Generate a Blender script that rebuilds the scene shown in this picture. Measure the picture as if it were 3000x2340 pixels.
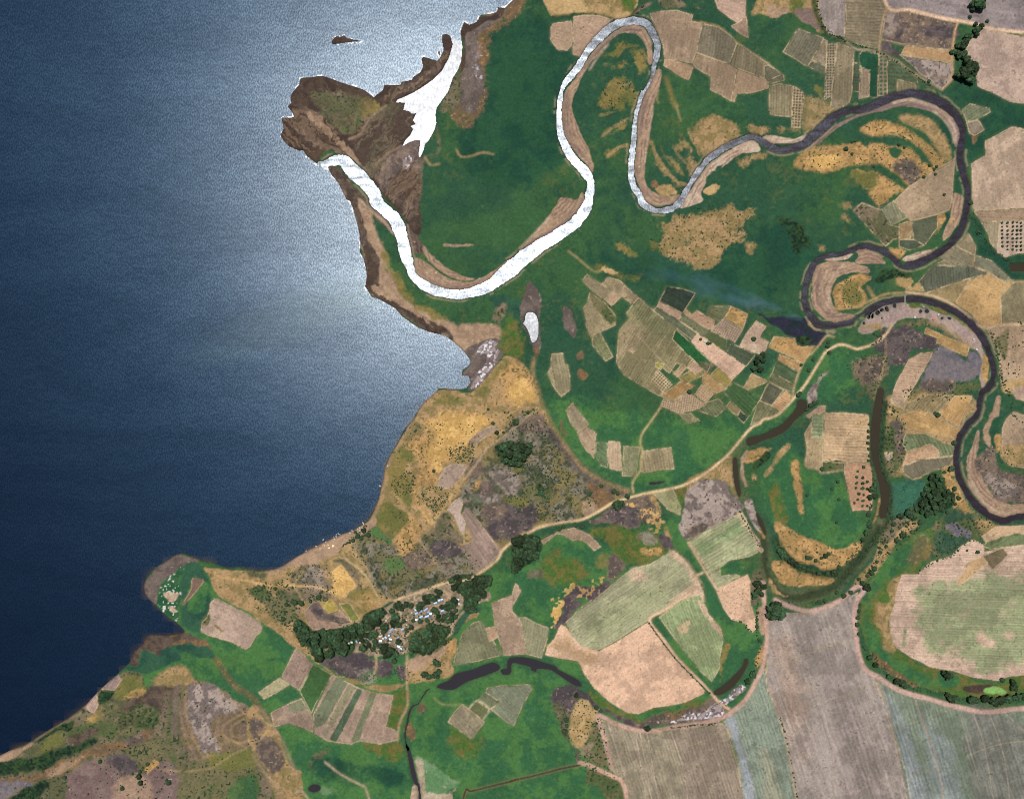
import bpy, bmesh, math, re, random
import numpy as np
from mathutils import Vector

# ---------------------------------------------------------------- survey frame
# One unit is one metre. The valley is surveyed on sheets; every sheet has an
# origin and a scale, and points are written in the units of their sheet.
PX, PY = 3000.0, 2340.0
SHEETS = {'A': (0, 0, .728), 'P': (380, 1540, 4.2824), 'D': (1150, 1180, 4.2824), 'F': (1930, 900, 4.2824),
          'V': (860, 1680, 6.4235), 'W': (1140, 1680, 6.4235), 'B': (880, 1420, 8.4), 'Q': (2500, 860, 7.28)}
for c_ in range(4):
    for r_ in range(4):
        SHEETS['%d%d' % (c_, r_)] = (750 * c_, 585 * r_, 2.912)
TOK = re.compile(r'([A-Z0-9]{1,2}):|(-?\d+(?:\.\d+)?(?:,-?\d+(?:\.\d+)?)+)')

def pts(s, push=True):
    ox, oy, k = SHEETS['A']
    out = []
    for m in TOK.finditer(s):
        if m.group(1):
            ox, oy, k = SHEETS[m.group(1)]
        else:
            v = [float(t) for t in m.group(2).split(',')]
            x, y = ox + v[0] / k, oy + v[1] / k
            if push:
                if x > 2985: x += 140
                if x < 15: x -= 140
                if y < 12: y -= 140
                if y > 2328: y += 140
            out.append((x, y) + tuple(t / k if i == 0 else t for i, t in enumerate(v[2:])))
    return out

def smooth_loop(p, n=5, closed=True):
    p = np.array([q[:] for q in p], float)
    N = len(p)
    out = []
    rng = range(N) if closed else range(N - 1)
    for i in rng:
        if closed:
            a, b, c, d = p[i - 1], p[i], p[(i + 1) % N], p[(i + 2) % N]
        else:
            a, b, c, d = p[max(i - 1, 0)], p[i], p[i + 1], p[min(i + 2, N - 1)]
        for t in np.arange(n) / n:
            out.append(.5 * (2 * b + (c - a) * t + (2 * a - 5 * b + 4 * c - d) * t * t + (3 * b - a - 3 * c + d) * t ** 3))
    if not closed:
        out.append(p[-1])
    return np.array(out)

# ---------------------------------------------------------------- land grid
STEP = 2.0
MARG = 100.0
NX = int((PX + 2 * MARG) / STEP) + 1
NY = int((PY + 2 * MARG) / STEP) + 1
gx = -MARG + STEP * np.arange(NX)
gy = -MARG + STEP * np.arange(NY)
rs = np.random.RandomState(7)

def noise(scale, seed, sx=1.0, sy=1.0):
    r = np.random.RandomState(seed)
    lx, ly = scale * sx, scale * sy
    w, h = int((PX + 2 * MARG) / lx) + 4, int((PY + 2 * MARG) / ly) + 4
    lat = r.rand(h, w).astype(np.float32)
    fx = (gx + MARG) / lx; fy = (gy + MARG) / ly
    ix = fx.astype(int); iy = fy.astype(int)
    tx = (fx - ix).astype(np.float32); ty = (fy - iy).astype(np.float32)
    tx = tx * tx * (3 - 2 * tx); ty = ty * ty * (3 - 2 * ty)
    a = lat[:, ix] * (1 - tx) + lat[:, ix + 1] * tx
    return a[iy] * (1 - ty)[:, None] + a[iy + 1] * ty[:, None]

def fbm(scale, seed, octs=4, keep=.6, **k):
    out, amp, tot = 0, 1.0, 0
    for o in range(octs):
        out = out + amp * noise(scale / 2 ** o, seed + 31 * o, **k)
        tot += amp; amp *= keep
    out = out / tot
    return np.clip((out - .5) * 1.7 + .5, 0, 1)

N_BIG, N_MID, N_FINE = fbm(220, 1, 6, .70), fbm(70, 2, 5, .74), fbm(22, 3, 3, .75)
N_MIC, N_SPK, N_SPK2 = fbm(9, 4, 2), noise(5.0, 5), noise(6.5, 55)
N_EDGE = fbm(34, 6, 4)
WX, WY = (fbm(40, 8, 4) - .5), (fbm(40, 9, 4) - .5)
N_STRW = fbm(60, 12, 4, sx=3.5, sy=.35)
GRAIN = rs.rand(NY, NX).astype(np.float32)
N_GRIT = np.clip(.55 * GRAIN + .45 * N_SPK2, 0, 1)
def streak(ang, lon, sho, seed, octs=3):
    """Noise drawn out along one direction."""
    r = np.random.RandomState(seed); tab = r.rand(512, 512).astype(np.float32)
    c, s_ = math.cos(math.radians(ang)), math.sin(math.radians(ang))
    X, Y = gx[None, :].astype(np.float32) + 500, gy[:, None].astype(np.float32) + 500
    X2 = X + (WX * 40); Y2 = Y + (WY * 40)
    out, tot, amp = 0, 0, 1.0
    for o in range(octs):
        u = (X2 * c + Y2 * s_) / (lon / 1.9 ** o) + 700; v = (-X2 * s_ + Y2 * c) / (sho / 1.9 ** o) + 700
        iu, iv = np.floor(u).astype(int), np.floor(v).astype(int)
        tu, tv = u - iu, v - iv
        tu = tu * tu * (3 - 2 * tu); tv = tv * tv * (3 - 2 * tv)
        i0, i1, j0, j1 = iu % 512, (iu + 1) % 512, iv % 512, (iv + 1) % 512
        out = out + amp * ((tab[j0, i0] * (1 - tu) + tab[j0, i1] * tu) * (1 - tv) + (tab[j1, i0] * (1 - tu) + tab[j1, i1] * tu) * tv)
        tot += amp; amp *= .65
    return np.clip((out / tot - .5) * 1.8 + .5, 0, 1).astype(np.float32)
N_RAG = np.clip(.40 * N_EDGE + .34 * N_FINE + .26 * N_MIC + (GRAIN - .5) * .16, 0, 1)
S_NE, S_NW, S_E = streak(-52, 90, 9, 71), streak(42, 90, 9, 72), streak(-25, 110, 14, 73)

class Mk:
    """A mask on a window of the grid."""
    def __init__(s, a, sl): s.a, s.sl = a, sl
    def full(s):
        m = np.zeros((NY, NX), np.float32); m[s.sl] = s.a; return m

def window(P, pad):
    P = np.asarray([q[:2] for q in P], float)
    ja = max(0, int((P[:, 1].min() - pad + MARG) / STEP)); jb = min(NY, int((P[:, 1].max() + pad + MARG) / STEP) + 2)
    ia = max(0, int((P[:, 0].min() - pad + MARG) / STEP)); ib = min(NX, int((P[:, 0].max() + pad + MARG) / STEP) + 2)
    return (slice(ja, max(ja + 2, jb)), slice(ia, max(ia + 2, ib)))

def fillw(poly, pad=40): 
    sl = window(poly, pad)
    return Mk(fill(poly, sl), sl)

def strokew(line, w=None, smooth=True, n=5):
    p = pts(line) if isinstance(line, str) else line
    if w is not None: p = [(q[0], q[1], w) for q in p]
    sl = window(p, 60)
    return Mk(stroke(p, None, smooth, n)[sl], sl)

def fill(poly, sl=None):
    """True where the grid point lies inside the closed outline."""
    P = np.asarray([q[:2] for q in poly], float)
    x0, y0 = P[:, 0], P[:, 1]
    x1, y1 = np.roll(x0, -1), np.roll(y0, -1)
    s0, s1 = (0, 0) if sl is None else (sl[0].start, sl[1].start)
    nx = NX if sl is None else sl[1].stop - s1
    m = np.zeros((NY, NX) if sl is None else (sl[0].stop - s0, nx), np.float32)
    ja = max(0, int((y0.min() + MARG) / STEP)); jb = min(NY - 1, int((y0.max() + MARG) / STEP) + 1)
    if sl is not None: ja, jb = max(ja, s0), min(jb, sl[0].stop - 1)
    for j in range(ja, jb + 1):
        y = gy[j] + 1e-4
        c = (y0 <= y) != (y1 <= y)
        if not c.any(): continue
        xs = np.sort(x0[c] + (y - y0[c]) / (y1[c] - y0[c]) * (x1[c] - x0[c]))
        fi = (xs + MARG) / STEP - s1
        for a, b in zip(fi[::2], fi[1::2]):
            ia, ib = max(0, math.ceil(a)), min(nx - 1, math.floor(b))
            if ib >= ia: m[j - s0, ia:ib + 1] = 1
    return m

def stroke(line, w=None, smooth=True, n=5):
    p = pts(line) if isinstance(line, str) else line
    if w is not None:
        p = [(q[0], q[1], w) for q in p]
    P = smooth_loop(p, n, False) if smooth else np.array(p)
    m = np.zeros((NY, NX), bool)
    for a, b in zip(P[:-1], P[1:]):
        wm = max(a[2], b[2]) / 2 + 2
        ia = max(0, int((min(a[0], b[0]) - wm + MARG) / STEP)); ib = min(NX, int((max(a[0], b[0]) + wm + MARG) / STEP) + 2)
        ja = max(0, int((min(a[1], b[1]) - wm + MARG) / STEP)); jb = min(NY, int((max(a[1], b[1]) + wm + MARG) / STEP) + 2)
        if ia >= ib or ja >= jb: continue
        X, Y = gx[ia:ib][None, :], gy[ja:jb][:, None]
        d = b[:2] - a[:2]; L = max(1e-6, d @ d)
        t = np.clip(((X - a[0]) * d[0] + (Y - a[1]) * d[1]) / L, 0, 1)
        dist = np.hypot(X - a[0] - t * d[0], Y - a[1] - t * d[1])
        m[ja:jb, ia:ib] |= dist <= (a[2] + (b[2] - a[2]) * t) / 2
    return m.astype(np.float32)

def blur(m, r):
    """Two box blurs of r metres."""
    if isinstance(m, Mk): return Mk(blur(m.a, r), m.sl)
    k = int(round(r / STEP))
    if k < 1: return m
    for _ in range(2):
        for ax in (0, 1):
            pad = [(0, 0), (0, 0)]; pad[ax] = (k + 1, k)
            c = np.cumsum(np.pad(m, pad, mode='edge'), axis=ax, dtype=np.float64)
            n = m.shape[ax]
            hi = c.take(range(2 * k + 1, 2 * k + 1 + n), axis=ax); lo = c.take(range(0, n), axis=ax)
            m = ((hi - lo) / (2 * k + 1)).astype(np.float32)
    return m

JJ, II = np.mgrid[0:NY, 0:NX]
def warp(m, amp):
    if amp <= 0: return m
    if isinstance(m, Mk):
        h, w_ = m.a.shape
        i = np.clip(np.arange(w_)[None, :] + (WX[m.sl] * 2 * amp / STEP).astype(int), 0, w_ - 1)
        j = np.clip(np.arange(h)[:, None] + (WY[m.sl] * 2 * amp / STEP).astype(int), 0, h - 1)
        return Mk(m.a[j, i], m.sl)
    i = np.clip(II + (WX * 2 * amp / STEP).astype(int), 0, NX - 1)
    j = np.clip(JJ + (WY * 2 * amp / STEP).astype(int), 0, NY - 1)
    return m[j, i]

def sst(a, b, x):
    t = np.clip((x - a) / (b - a), 0, 1)
    return t * t * (3 - 2 * t)

# ---------------------------------------------------------------- land covers
def lin(c):
    c = np.asarray(c, float) / 255
    return np.where(c <= .04045, c / 12.92, ((c + .055) / 1.055) ** 2.4)
LIGHT = np.array([1.67, 1.65, 1.62])        # what daylight makes of a white sheet here
def alb(c): return (lin(c) / LIGHT).astype(np.float32)

# cover: (main colour, second colour, fleck colour, share of flecks, patch noise)
COV = {
 'meadow': ((50, 87, 63), (62, 98, 61), (80, 106, 70), .06, 'big'),
 'lush': ((58, 103, 66), (78, 121, 67), (98, 118, 74), .08, 'mid'),
 'deep': ((37, 76, 58), (46, 86, 60), (32, 64, 50), .10, 'mid'),
 'teal': ((44, 80, 66), (56, 94, 70), (40, 70, 60), .08, 'mid'),
 'olivemeadow': ((80, 108, 52), (112, 108, 60), (60, 96, 50), .10, 'fine'),
 'gold': ((198, 156, 102), (166, 134, 86), (112, 102, 66), .20, 'fine'),
 'brightgold': ((228, 184, 116), (206, 164, 98), (170, 138, 84), .14, 'fine'),
 'dry': ((178, 146, 104), (146, 126, 84), (112, 102, 70), .16, 'fine'),
 'straw': ((196, 164, 116), (170, 142, 96), (130, 112, 76), .10, 'mid'),
 'olive': ((140, 124, 74), (112, 112, 64), (90, 92, 54), .12, 'mid'),
 'scrub': ((132, 116, 94), (98, 98, 70), (60, 70, 50), .20, 'mid'),
 'scrubgreen': ((88, 100, 62), (120, 112, 80), (48, 66, 46), .20, 'mid'),
 'thicket': ((40, 64, 42), (58, 80, 46), (28, 46, 36), .30, 'fine'),
 'burnt': ((102, 90, 88), (82, 73, 76), (148, 128, 108), .14, 'fine'),
 'burntbrown': ((126, 108, 94), (98, 87, 80), (164, 138, 108), .15, 'fine'),
 'char': ((48, 48, 64), (40, 50, 54), (70, 66, 80), .12, 'fine'),
 'lilac': ((112, 106, 114), (128, 118, 118), (92, 84, 90), .12, 'fine'),
 'ash': ((174, 156, 144), (124, 110, 104), (90, 80, 80), .16, 'fine'),
 'mud': ((104, 88, 76), (82, 70, 62), (132, 112, 92), .10, 'fine'),
 'darkmud': ((74, 60, 54), (88, 72, 60), (104, 88, 72), .06, 'fine'),
 'greymud': ((120, 106, 98), (102, 90, 84), (146, 130, 118), .12, 'fine'),
 'rust': ((136, 106, 74), (112, 94, 72), (166, 132, 92), .14, 'fine'),
 'sand': ((180, 150, 122), (162, 134, 110), (198, 168, 140), .08, 'fine'),
 'palesand': ((206, 182, 158), (190, 162, 138), (222, 204, 186), .10, 'fine'),
 'mauvesand': ((138, 116, 108), (122, 100, 96), (186, 166, 148), .07, 'mid'),
 'quarry': ((178, 154, 142), (164, 142, 134), (196, 164, 136), .10, 'fine'),
 'salt': ((170, 154, 152), (120, 102, 100), (226, 220, 222), .25, 'mic'),
 'saltmeadow': ((104, 142, 96), (130, 152, 116), (170, 162, 146), .08, 'mid'),
 'bloom': ((44, 92, 60), (60, 100, 66), (224, 222, 214), .20, 'fine'),
 'village': ((156, 136, 112), (130, 116, 92), (186, 166, 142), .20, 'fine'),
}
NO = {'big': N_BIG, 'mid': N_MID, 'fine': N_FINE, 'mic': N_MIC}
cover = np.zeros((NY, NX, 3), np.float32)
rows = np.zeros((NY, NX, 3), np.float32)
owner = np.zeros((NY, NX), np.int32)
relief = np.zeros((NY, NX), np.float32)
OWN = {0: ('ground', 'green flood plain around the meandering river', None)}

def tint(cov, sl):
    if isinstance(cov, str):
        c1, c2, c3, sh, nz = COV[cov]
    else:
        c = np.array(cov[:3], float)
        c1, c2, c3, sh, nz = c * 1.05, c * .91, c * np.array([.78, .80, .76]), .13, 'mid'
        if len(cov) > 3:
            c2 = cov[3]
    t = sst(.34, .66, NO[nz][sl])[..., None]
    col = alb(c1) * (1 - t) + alb(c2) * t
    f = sst(1 - sh * 1.35 - .06, 1 - sh * 1.35 + .06, N_SPK[sl] * .75 + N_MIC[sl] * .25)[..., None]
    col = col * (1 - f) + alb(c3) * f
    return col * (.80 + .26 * N_GRIT[sl] + .16 * N_MIC[sl])[..., None]

def paint(m, cov, a=1.0):
    if isinstance(m, Mk): m, s = m.a, m.sl
    else: s = (slice(0, NY), slice(0, NX))
    ys, xs = np.where(m > .004)
    if len(ys) == 0: return
    c = (slice(ys.min(), ys.max() + 1), slice(xs.min(), xs.max() + 1))
    sl = tuple(slice(q.start + t.start, q.start + t.stop) for q, t in zip(s, c))
    w = (m[c] * a)[..., None]
    cover[sl] = cover[sl] * (1 - w) + tint(cov, sl) * w

def area(cov, s, R=6, p=.5, sft=.14, w=10, a=1.0, smooth=True, nz=None, band=None):
    """A patch of natural cover with a ragged, noisy rim."""
    P = pts(s)
    m = blur(warp(fillw(smooth_loop(P) if smooth else P, 2 * w + 2 * R + 12), w), R)
    if p > 0:
        sft = sft + .06
        m.a = sst(.5 - sft, .5 + sft, m.a + ((N_RAG if nz is None else nz)[m.sl] - .5) * (p * 1.35 + .12) * np.minimum(1, m.a * 2.5))
    if band is not None: m.a = m.a * band[m.sl]
    paint(m, cov, a)
    return m

def own(m, name, label, kind='structure', **k):
    i = len(OWN)
    OWN[i] = (name, label, k)
    if isinstance(m, Mk): owner[m.sl][m.a > .5] = i
    else: owner[m > .5] = i
    return i

def field(name, label, cov, s, rw=None, smooth=False, edge=True, dots=None):
    """One field: name, label, colour, outline, rows = (direction in degrees, spacing m, strength)."""
    P = pts(s)
    m = warp(fillw(smooth_loop(P, 4) if smooth else P, 24), 1.6)
    if edge:                                                     # worn, pale margin round the plot
        paint(Mk(np.clip(blur(m.a, 5), 0, 1) * (1 - m.a), m.sl), (168, 146, 112), .55)
    paint(m, cov)
    b = m.a > .5
    ys, xs = np.where(b)
    if len(ys):
        ys, xs = ys + m.sl[0].start, xs + m.sl[1].start
        if rw:
            a, per, amp = rw
            k = 2 * math.pi / per
            rows[ys, xs] = (k * -math.sin(math.radians(a)), k * math.cos(math.radians(a)), amp)
        else:
            rows[ys, xs] = 0
        if dots:
            per, col, a, r = dots
            ca, sa = math.cos(math.radians(a)), math.sin(math.radians(a))
            X, Y = gx[xs], gy[ys]
            u = (X * ca + Y * sa) / per; v = (-X * sa + Y * ca) / per
            d = np.hypot(u - np.round(u) + (N_MIC[ys, xs] - .5) * .25, v - np.round(v) + (N_FINE[ys, xs] - .5) * .25) * per
            f = (sst(r + 1.2, r - .6, d) * .9)[:, None]
            cover[ys, xs] = cover[ys, xs] * (1 - f) + alb(col) * f
    own(m, name, label)
    EDGES.append(P + P[:1])
    return m

EDGES = []
def road(label, s, w, cov=(214, 182, 146), name='dirt_track', a=1.0, sub=True):
    m = blur(strokew(s, w), 1.2)
    m.a = np.clip(m.a * 1.25, 0, 1)
    paint(Mk(np.clip(blur(m.a, 5) * 1.2, 0, 1) * (1 - m.a), m.sl), (150, 130, 92), .35)
    paint(m, cov, a)
    rows[m.sl][m.a > .4] = 0
    if label: own(m, name, label)
    return m
# ================================================================ water outlines
COAST = """10: 2184,10 2120,70 2060,62 2055,105 1990,120 1920,128 1905,150 1880,190 1820,212 1775,188 1742,270 1760,400 1750,520
1720,600 1680,660 1640,780 1590,850 1540,920 1530,980 1538,1050 1520,1110 1500,1150 1470,1200 1440,1230 1425,1290 1400,1345 1388,1330 1396,1260
1405,1195 1360,1195 1310,1212 1250,1250 1275,1200 1320,1150 1345,1100 1320,1078 1365,1062 1340,1025 1370,965 1330,970 1300,945
1255,942 1275,880 1230,872 1195,880 1205,853 1290,820 1400,760 1500,690 1590,600 1650,490 1680,380 1660,310 1625,288 1585,300 1590,370
1600,430 1570,490 1545,520 1430,485 1410,500 1425,570 1400,620 1340,658 1330,682 1240,700 1235,722 1150,728 1095,725 1080,770
1020,815 1005,830 960,795 920,765 830,735 750,712 690,690 600,655 540,648 470,660 380,665 370,720 310,790 290,830 300,880
270,910 300,950 328,1000 270,1005 215,1005 235,1100 205,1155 240,1210 280,1250 370,1290 400,1280 430,1330 480,1370 520,1400 535,1380
600,1372 640,1400 610,1425 640,1490 700,1560 740,1640 770,1704 11: 800,10 830,90 860,200 880,290 890,400 880,440 915,500 930,560 945,650
930,740 985,830 1050,850 1190,930 1250,1000 1380,1090 1480,1130 1610,1160 1680,1210 1770,1290 1830,1370 1820,1410 1760,1455
1755,1500 1810,1500 1830,1560 1790,1610 1690,1612 1560,1608 1490,1680 12: 1445,10 1385,80 1330,180 1275,235 1225,330 1175,420 1130,490
1100,570 1085,680 1060,760 1040,860 1008,930 950,1030 830,1115 720,1150 570,1220 430,1290 330,1350 240,1410 150,1450 40,1450
P: 1620,560 1480,530 1380,510 1250,520 1150,500 1040,445 900,430 740,360 660,335 560,370 500,410 350,500 260,580 190,680 170,790
200,880 290,970 380,1060 480,1150 600,1230 690,1320 650,1350 480,1375 260,1360 190,1410 170,1480 90,1530
03: 1200,400 1150,440 1120,490 1112,530 1050,590 940,690 850,770 740,890 570,1020 400,1120 240,1220 120,1270 -60,1360 -320,1480
-320,-400 A: -60,-60 1130,-60 10: 2250,-60"""
lake_m = fill(pts(COAST, False))
islet_m = fill(pts("10: 640,372 650,345 680,310 700,308 715,322 752,300 775,325 830,338 880,345 915,345 860,358 780,364 700,376 660,384"))
islet2 = fill(pts("10: 1556,432 1568,440 1572,470 1560,478 1552,455")) + fill(pts("10: 1600,445 1618,470 1610,498 1600,480"))
lake_m = np.clip(lake_m - islet_m - islet2, 0, 1)

RIVER = """10: 600,1395,56 660,1375,74 740,1370,98 820,1450,121 900,1530,121 1000,1640,110 11: 1030,20,104 1100,90,98 1180,160,102
1222,260,104 1250,350,98 1270,440,98 1290,520,84 1315,590,67 1355,665,70 1440,735,79 1560,785,78 1700,808,73 1850,790,82
2000,730,100 2100,650,121 21: -10,590,130 100,495,121 250,390,104 400,295,100 530,205,93 610,110,86 650,20,74 20: 668,1640,67
670,1560,59 625,1470,84 540,1380,70 460,1260,64 415,1140,53 400,1000,43 408,900,40 420,800,31 450,720,41 520,630,51 590,540,56
640,450,56 700,370,61 780,290,70 870,220,70 960,190,61 1060,180,59 1150,205,63 1205,290,58 1240,390,54 1232,480,52 1212,570,39
1172,690,36 1122,780,33 1080,890,26 1055,990,28 1045,1110,39 1038,1200,43 1028,1300,45 1018,1400,45 1015,1490,48 1040,1590,51
1090,1680,51 21: 1110,30,51 1175,75,48 1260,95,48 1350,82,55 1405,50,58 20: 1455,1690,51 1510,1580,43 1580,1475,42 1645,1390,44
1725,1320,46 1830,1252,52 1950,1200,49 2040,1165,44 2110,1190,46 30: 20,1252,52 90,1280,49 200,1268,60 300,1235,71 380,1165,77
480,1078,74 570,990,66 680,948,52 830,930,60 960,872,69 1100,822,60 1220,797,59 1340,820,67 1460,872,69 1560,945,60 1630,1040,50
1660,1130,46 1645,1240,50 1635,1340,49 1652,1440,49 1685,1540,49 31: 1705,-50,49 1695,60,50 1670,180,50 1640,270,46 1580,350,50
1500,430,54 1390,492,54 1280,545,60 1190,562,60 1120,548,46 1070,500,42 990,450,46 900,415,42 800,400,34 720,428,32 620,468,35
510,478,35 430,510,37 370,590,37 335,690,37 308,800,37 320,910,42 370,1000,50 440,1072,60 550,1070,44 680,1052,39 770,1015,50 850,960,57
930,908,49 1040,870,39 1130,855,35 1180,850,44 1260,850,50 1380,872,49 1500,912,49 1620,972,49 1720,1052,49 1800,1142,49 1862,1240,46
1900,1340,45 1922,1430,42 1928,1500,42 1890,1582,45 1830,1640,46 32: 1812,-30,40 1782,130,38 1705,210,42 1640,300,42 1615,400,40
1603,520,42 1620,640,42 1675,760,42 1740,862,50 1820,942,50 1920,1010,50 2030,1035,50 2120,1002,47 2190,950,50 2330,860,50 2600,760,50"""
river_m = blur(stroke(RIVER), 0)
river_m = (blur(warp(river_m, 3.0), 2) + (N_FINE - .5) * .5 + (N_MIC - .5) * .3 > .5).astype(np.float32)
for s_ in ["30: 740,915 790,885 900,850 880,880 800,905", "30: 560,1068 610,1020 680,980 690,992 640,1030",
           "20: 1125,590 1180,560 1190,640 1150,730 1110,780 1120,680",
           "31: 720,1050 770,1000 830,965 820,1000 770,1045", "31: 1120,530 1170,525 1175,560 1140,570"]:
    river_m = river_m * (1 - fill(smooth_loop(pts(s_))))

POND = [
 ('pond', 'bright sunlit pond shaped like a long teardrop in the green marsh', "21: 120,975 150,962 190,970 215,1010 225,1080 222,1150 205,1200 170,1215 150,1150 125,1090 95,1055 112,1030", 'bright'),
 ('pond', 'dark curved pond in the old meander below the village', "13: 1545,740 1650,690 1700,640 1850,600 1950,560 2030,540 2080,590 1960,645 1800,700 1690,765 1600,765", 'dark'),
 ('pond', 'dark narrow backwater tapering to a point beside the big bare field', "13: 2095,600 2140,590 2150,520 23: 0,500 130,500 280,545 370,572 390,600 470,640 560,690 592,740 520,722 390,635 330,600 220,590 205,615 170,600 160,575 70,550 0,545 13: 2170,630 2110,640", 'dark'),
 ('pond', 'olive brown pond beside the canal track and white salt crust', "23: 1720,790 1800,735 1880,665 1960,580 1985,505 2010,520 2005,560 1960,650 1880,750 1770,815", 'brown'),
 ('pond', 'brown oxbow lake running beside the curved sandy track', "F: 1110,1650 1300,1600 1450,1530 1560,1460 1680,1330 1735,1230 1740,1175 1800,1165 1850,1190 1850,1290 1720,1400 1620,1520 1480,1610 1330,1660 1200,1720 1120,1730", 'brown'),
 ('pond', 'small dark pool in the middle of the great green meander', "22: 1170,712 1230,706 1310,698 1260,716 1190,726", 'dark'),
 ('pond', 'small grey pool in the pasture at the southern edge', "13: 448,1612 485,1580 530,1585 552,1610 520,1638 465,1636", 'dark'),
 ('pond', 'dark red pool at the bend of the eastern side valley', "31: 2060,555 2120,545 2190,500 2400,480 2400,610 2184,590 2110,612 2070,590", 'brown'),
 ('pond', 'narrow shaded pool in the old side channel west of the ash field', "22: 1885,520 1915,505 1925,600 1935,700 1950,790 1940,830 1915,780 1895,690", 'brown'),
 ('pond', 'brown pool below the pale gravel of the old side channel', "22: 2080,950 2110,1000 2150,1080 2165,1160 2140,1120 2100,1040", 'brown'),
]
Q_PITS = [(220,635,56,60,-40), (330,490,52,116,10), (410,485,52,110,10), (515,410,84,100,15), (607,350,66,82,30), (715,330,66,132,-15),
          (880,258,74,100,-10), (1430,385,60,76,20), (1567,375,88,88,0), (1890,528,72,44,-35), (2045,530,90,50,20), (603,523,30,60,10)]
pond_m = np.zeros((NY, NX), np.float32)
pond_parts = []
for nm, lb, s_, kd in POND:
    m_ = (warp(fill(smooth_loop(pts(s_))), 2) > .5).astype(np.float32)
    pond_parts.append((nm, lb, m_, kd)); pond_m = np.maximum(pond_m, m_)
for n_, (u, v, w_, h_, a_) in enumerate(Q_PITS):
    ox, oy, k_ = SHEETS['Q']
    al = math.radians(a_)
    loop = [(ox + (u + .5 * (w_ * math.cos(t) * math.cos(al) - h_ * math.sin(t) * math.sin(al))) / k_,
             oy + (v + .5 * (w_ * math.cos(t) * math.sin(al) + h_ * math.sin(t) * math.cos(al))) / k_) for t in np.linspace(0, 6.283, 13)[:-1]]
    m_ = fill(loop)
    pond_parts.append(('pit_pool', 'dark flooded clay pit beside the river bend at the brickworks', m_, 'dark')); pond_m = np.maximum(pond_m, m_)
STREAM = "13: 1290,1255,14 1302,1290,24 1320,1370,30 1340,1470,34 1365,1560,28 1395,1640,15 1412,1704,11 1420,1800,11"
RILL = "13: 1480,760,8 1440,800,8 1390,880,7 1330,920,12 1305,980,13 1290,1060,12 1275,1120,9 1274,1190,8 1288,1262,13"
m_ = (warp(stroke(STREAM), 2) > .5).astype(np.float32)
pond_parts.append(('stream', 'narrow dark stream along the western rim of the round pasture', m_, 'dark')); pond_m = np.maximum(pond_m, m_)
m_ = (warp(stroke(RILL), 2) > .5).astype(np.float32)
pond_parts.append(('rill', 'thin dark rill winding from the curved pond round the pasture', m_, 'dark')); pond_m = np.maximum(pond_m, m_)
lagoon_m = lake_m * (warp(fill(pts("10: 1640,300 1680,360 1800,390 1800,700 1600,960 1560,1200 1440,1420 1340,1360 1200,1260 1150,860 1400,740 1660,500")), 8) > .5)
water_m = np.maximum(np.maximum(lake_m, river_m), pond_m)

def distance(m):
    """Chamfer distance in metres from the filled part of a mask."""
    d = np.where(m > .5, 0, 1e6).astype(np.float32)
    ix = np.arange(NX, dtype=np.float32)
    def sweep(rng):
        prev = None
        for j in rng:
            r = d[j]
            if prev is not None:
                r = np.minimum(r, prev + 1)
                r[1:] = np.minimum(r[1:], prev[:-1] + 1.414); r[:-1] = np.minimum(r[:-1], prev[1:] + 1.414)
            r = np.minimum(np.minimum.accumulate(r - ix) + ix, (np.minimum.accumulate((r + ix)[::-1]))[::-1] - ix)
            d[j] = r; prev = r
    sweep(range(NY)); sweep(range(NY - 1, -1, -1))
    return d * STEP
D_RIV = blur(distance(river_m), 4)
LEVEES = .5 + .5 * np.sin(D_RIV * (2 * math.pi / 11) + N_MID * 5 + N_FINE * 2)        # old water lines on the bars
SWALES = sst(.25, .8, .5 + .5 * np.sin(D_RIV * (2 * math.pi / 46) + N_MID * 4.5) + (N_FINE - .5) * .8)

# ================================================================ natural covers, from the widest to the smallest
cover[:] = tint('meadow', (slice(None), slice(None)))
paint(sst(.60, .72, N_MID * .5 + N_FINE * .3 + N_MIC * .2), 'olivemeadow', .30)
paint(sst(.58, .70, (1 - N_MID) * .4 + N_SPK2 * .2 + N_FINE * .4), 'deep', .55)
area('lush', "A: 380,1180 700,1400 900,1330 1010,1240 1230,1180 1480,1100 1600,1250 1640,1420 1560,1760 100,1760 300,1300", 30, .6, .3)
area('lush', "A: 1180,850 1500,900 1620,800 1760,720 1850,800 1560,960 1380,1060 1220,990", 30, .7, .3)
area('meadow', "A: 900,420 1000,380 1120,420 1190,500 1080,570 960,560 900,500", 26, .6, .3)
area('deep', "A: 1040,40 1180,60 1230,200 1200,340 1120,400 980,360 1000,200", 22, .8, .3, 20)
area('deep', "A: 1240,560 1400,520 1700,480 1730,600 1560,640 1320,590", 30, .9, .3, 20)
area('deep', "A: 2020,190 2184,230 2184,400 2080,330 2070,500 2184,560 2184,640 2040,560", 12, .5, .3)
area('deep', "31: 1650,150 1800,160 1850,330 1980,500 2184,520 2184,680 2040,640 1900,520 1780,450 1720,300", 10, .5, .2)
area('teal', "A: 1040,640 1120,700 1160,760 1140,700 1110,640", 14, .6, .3)
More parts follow.
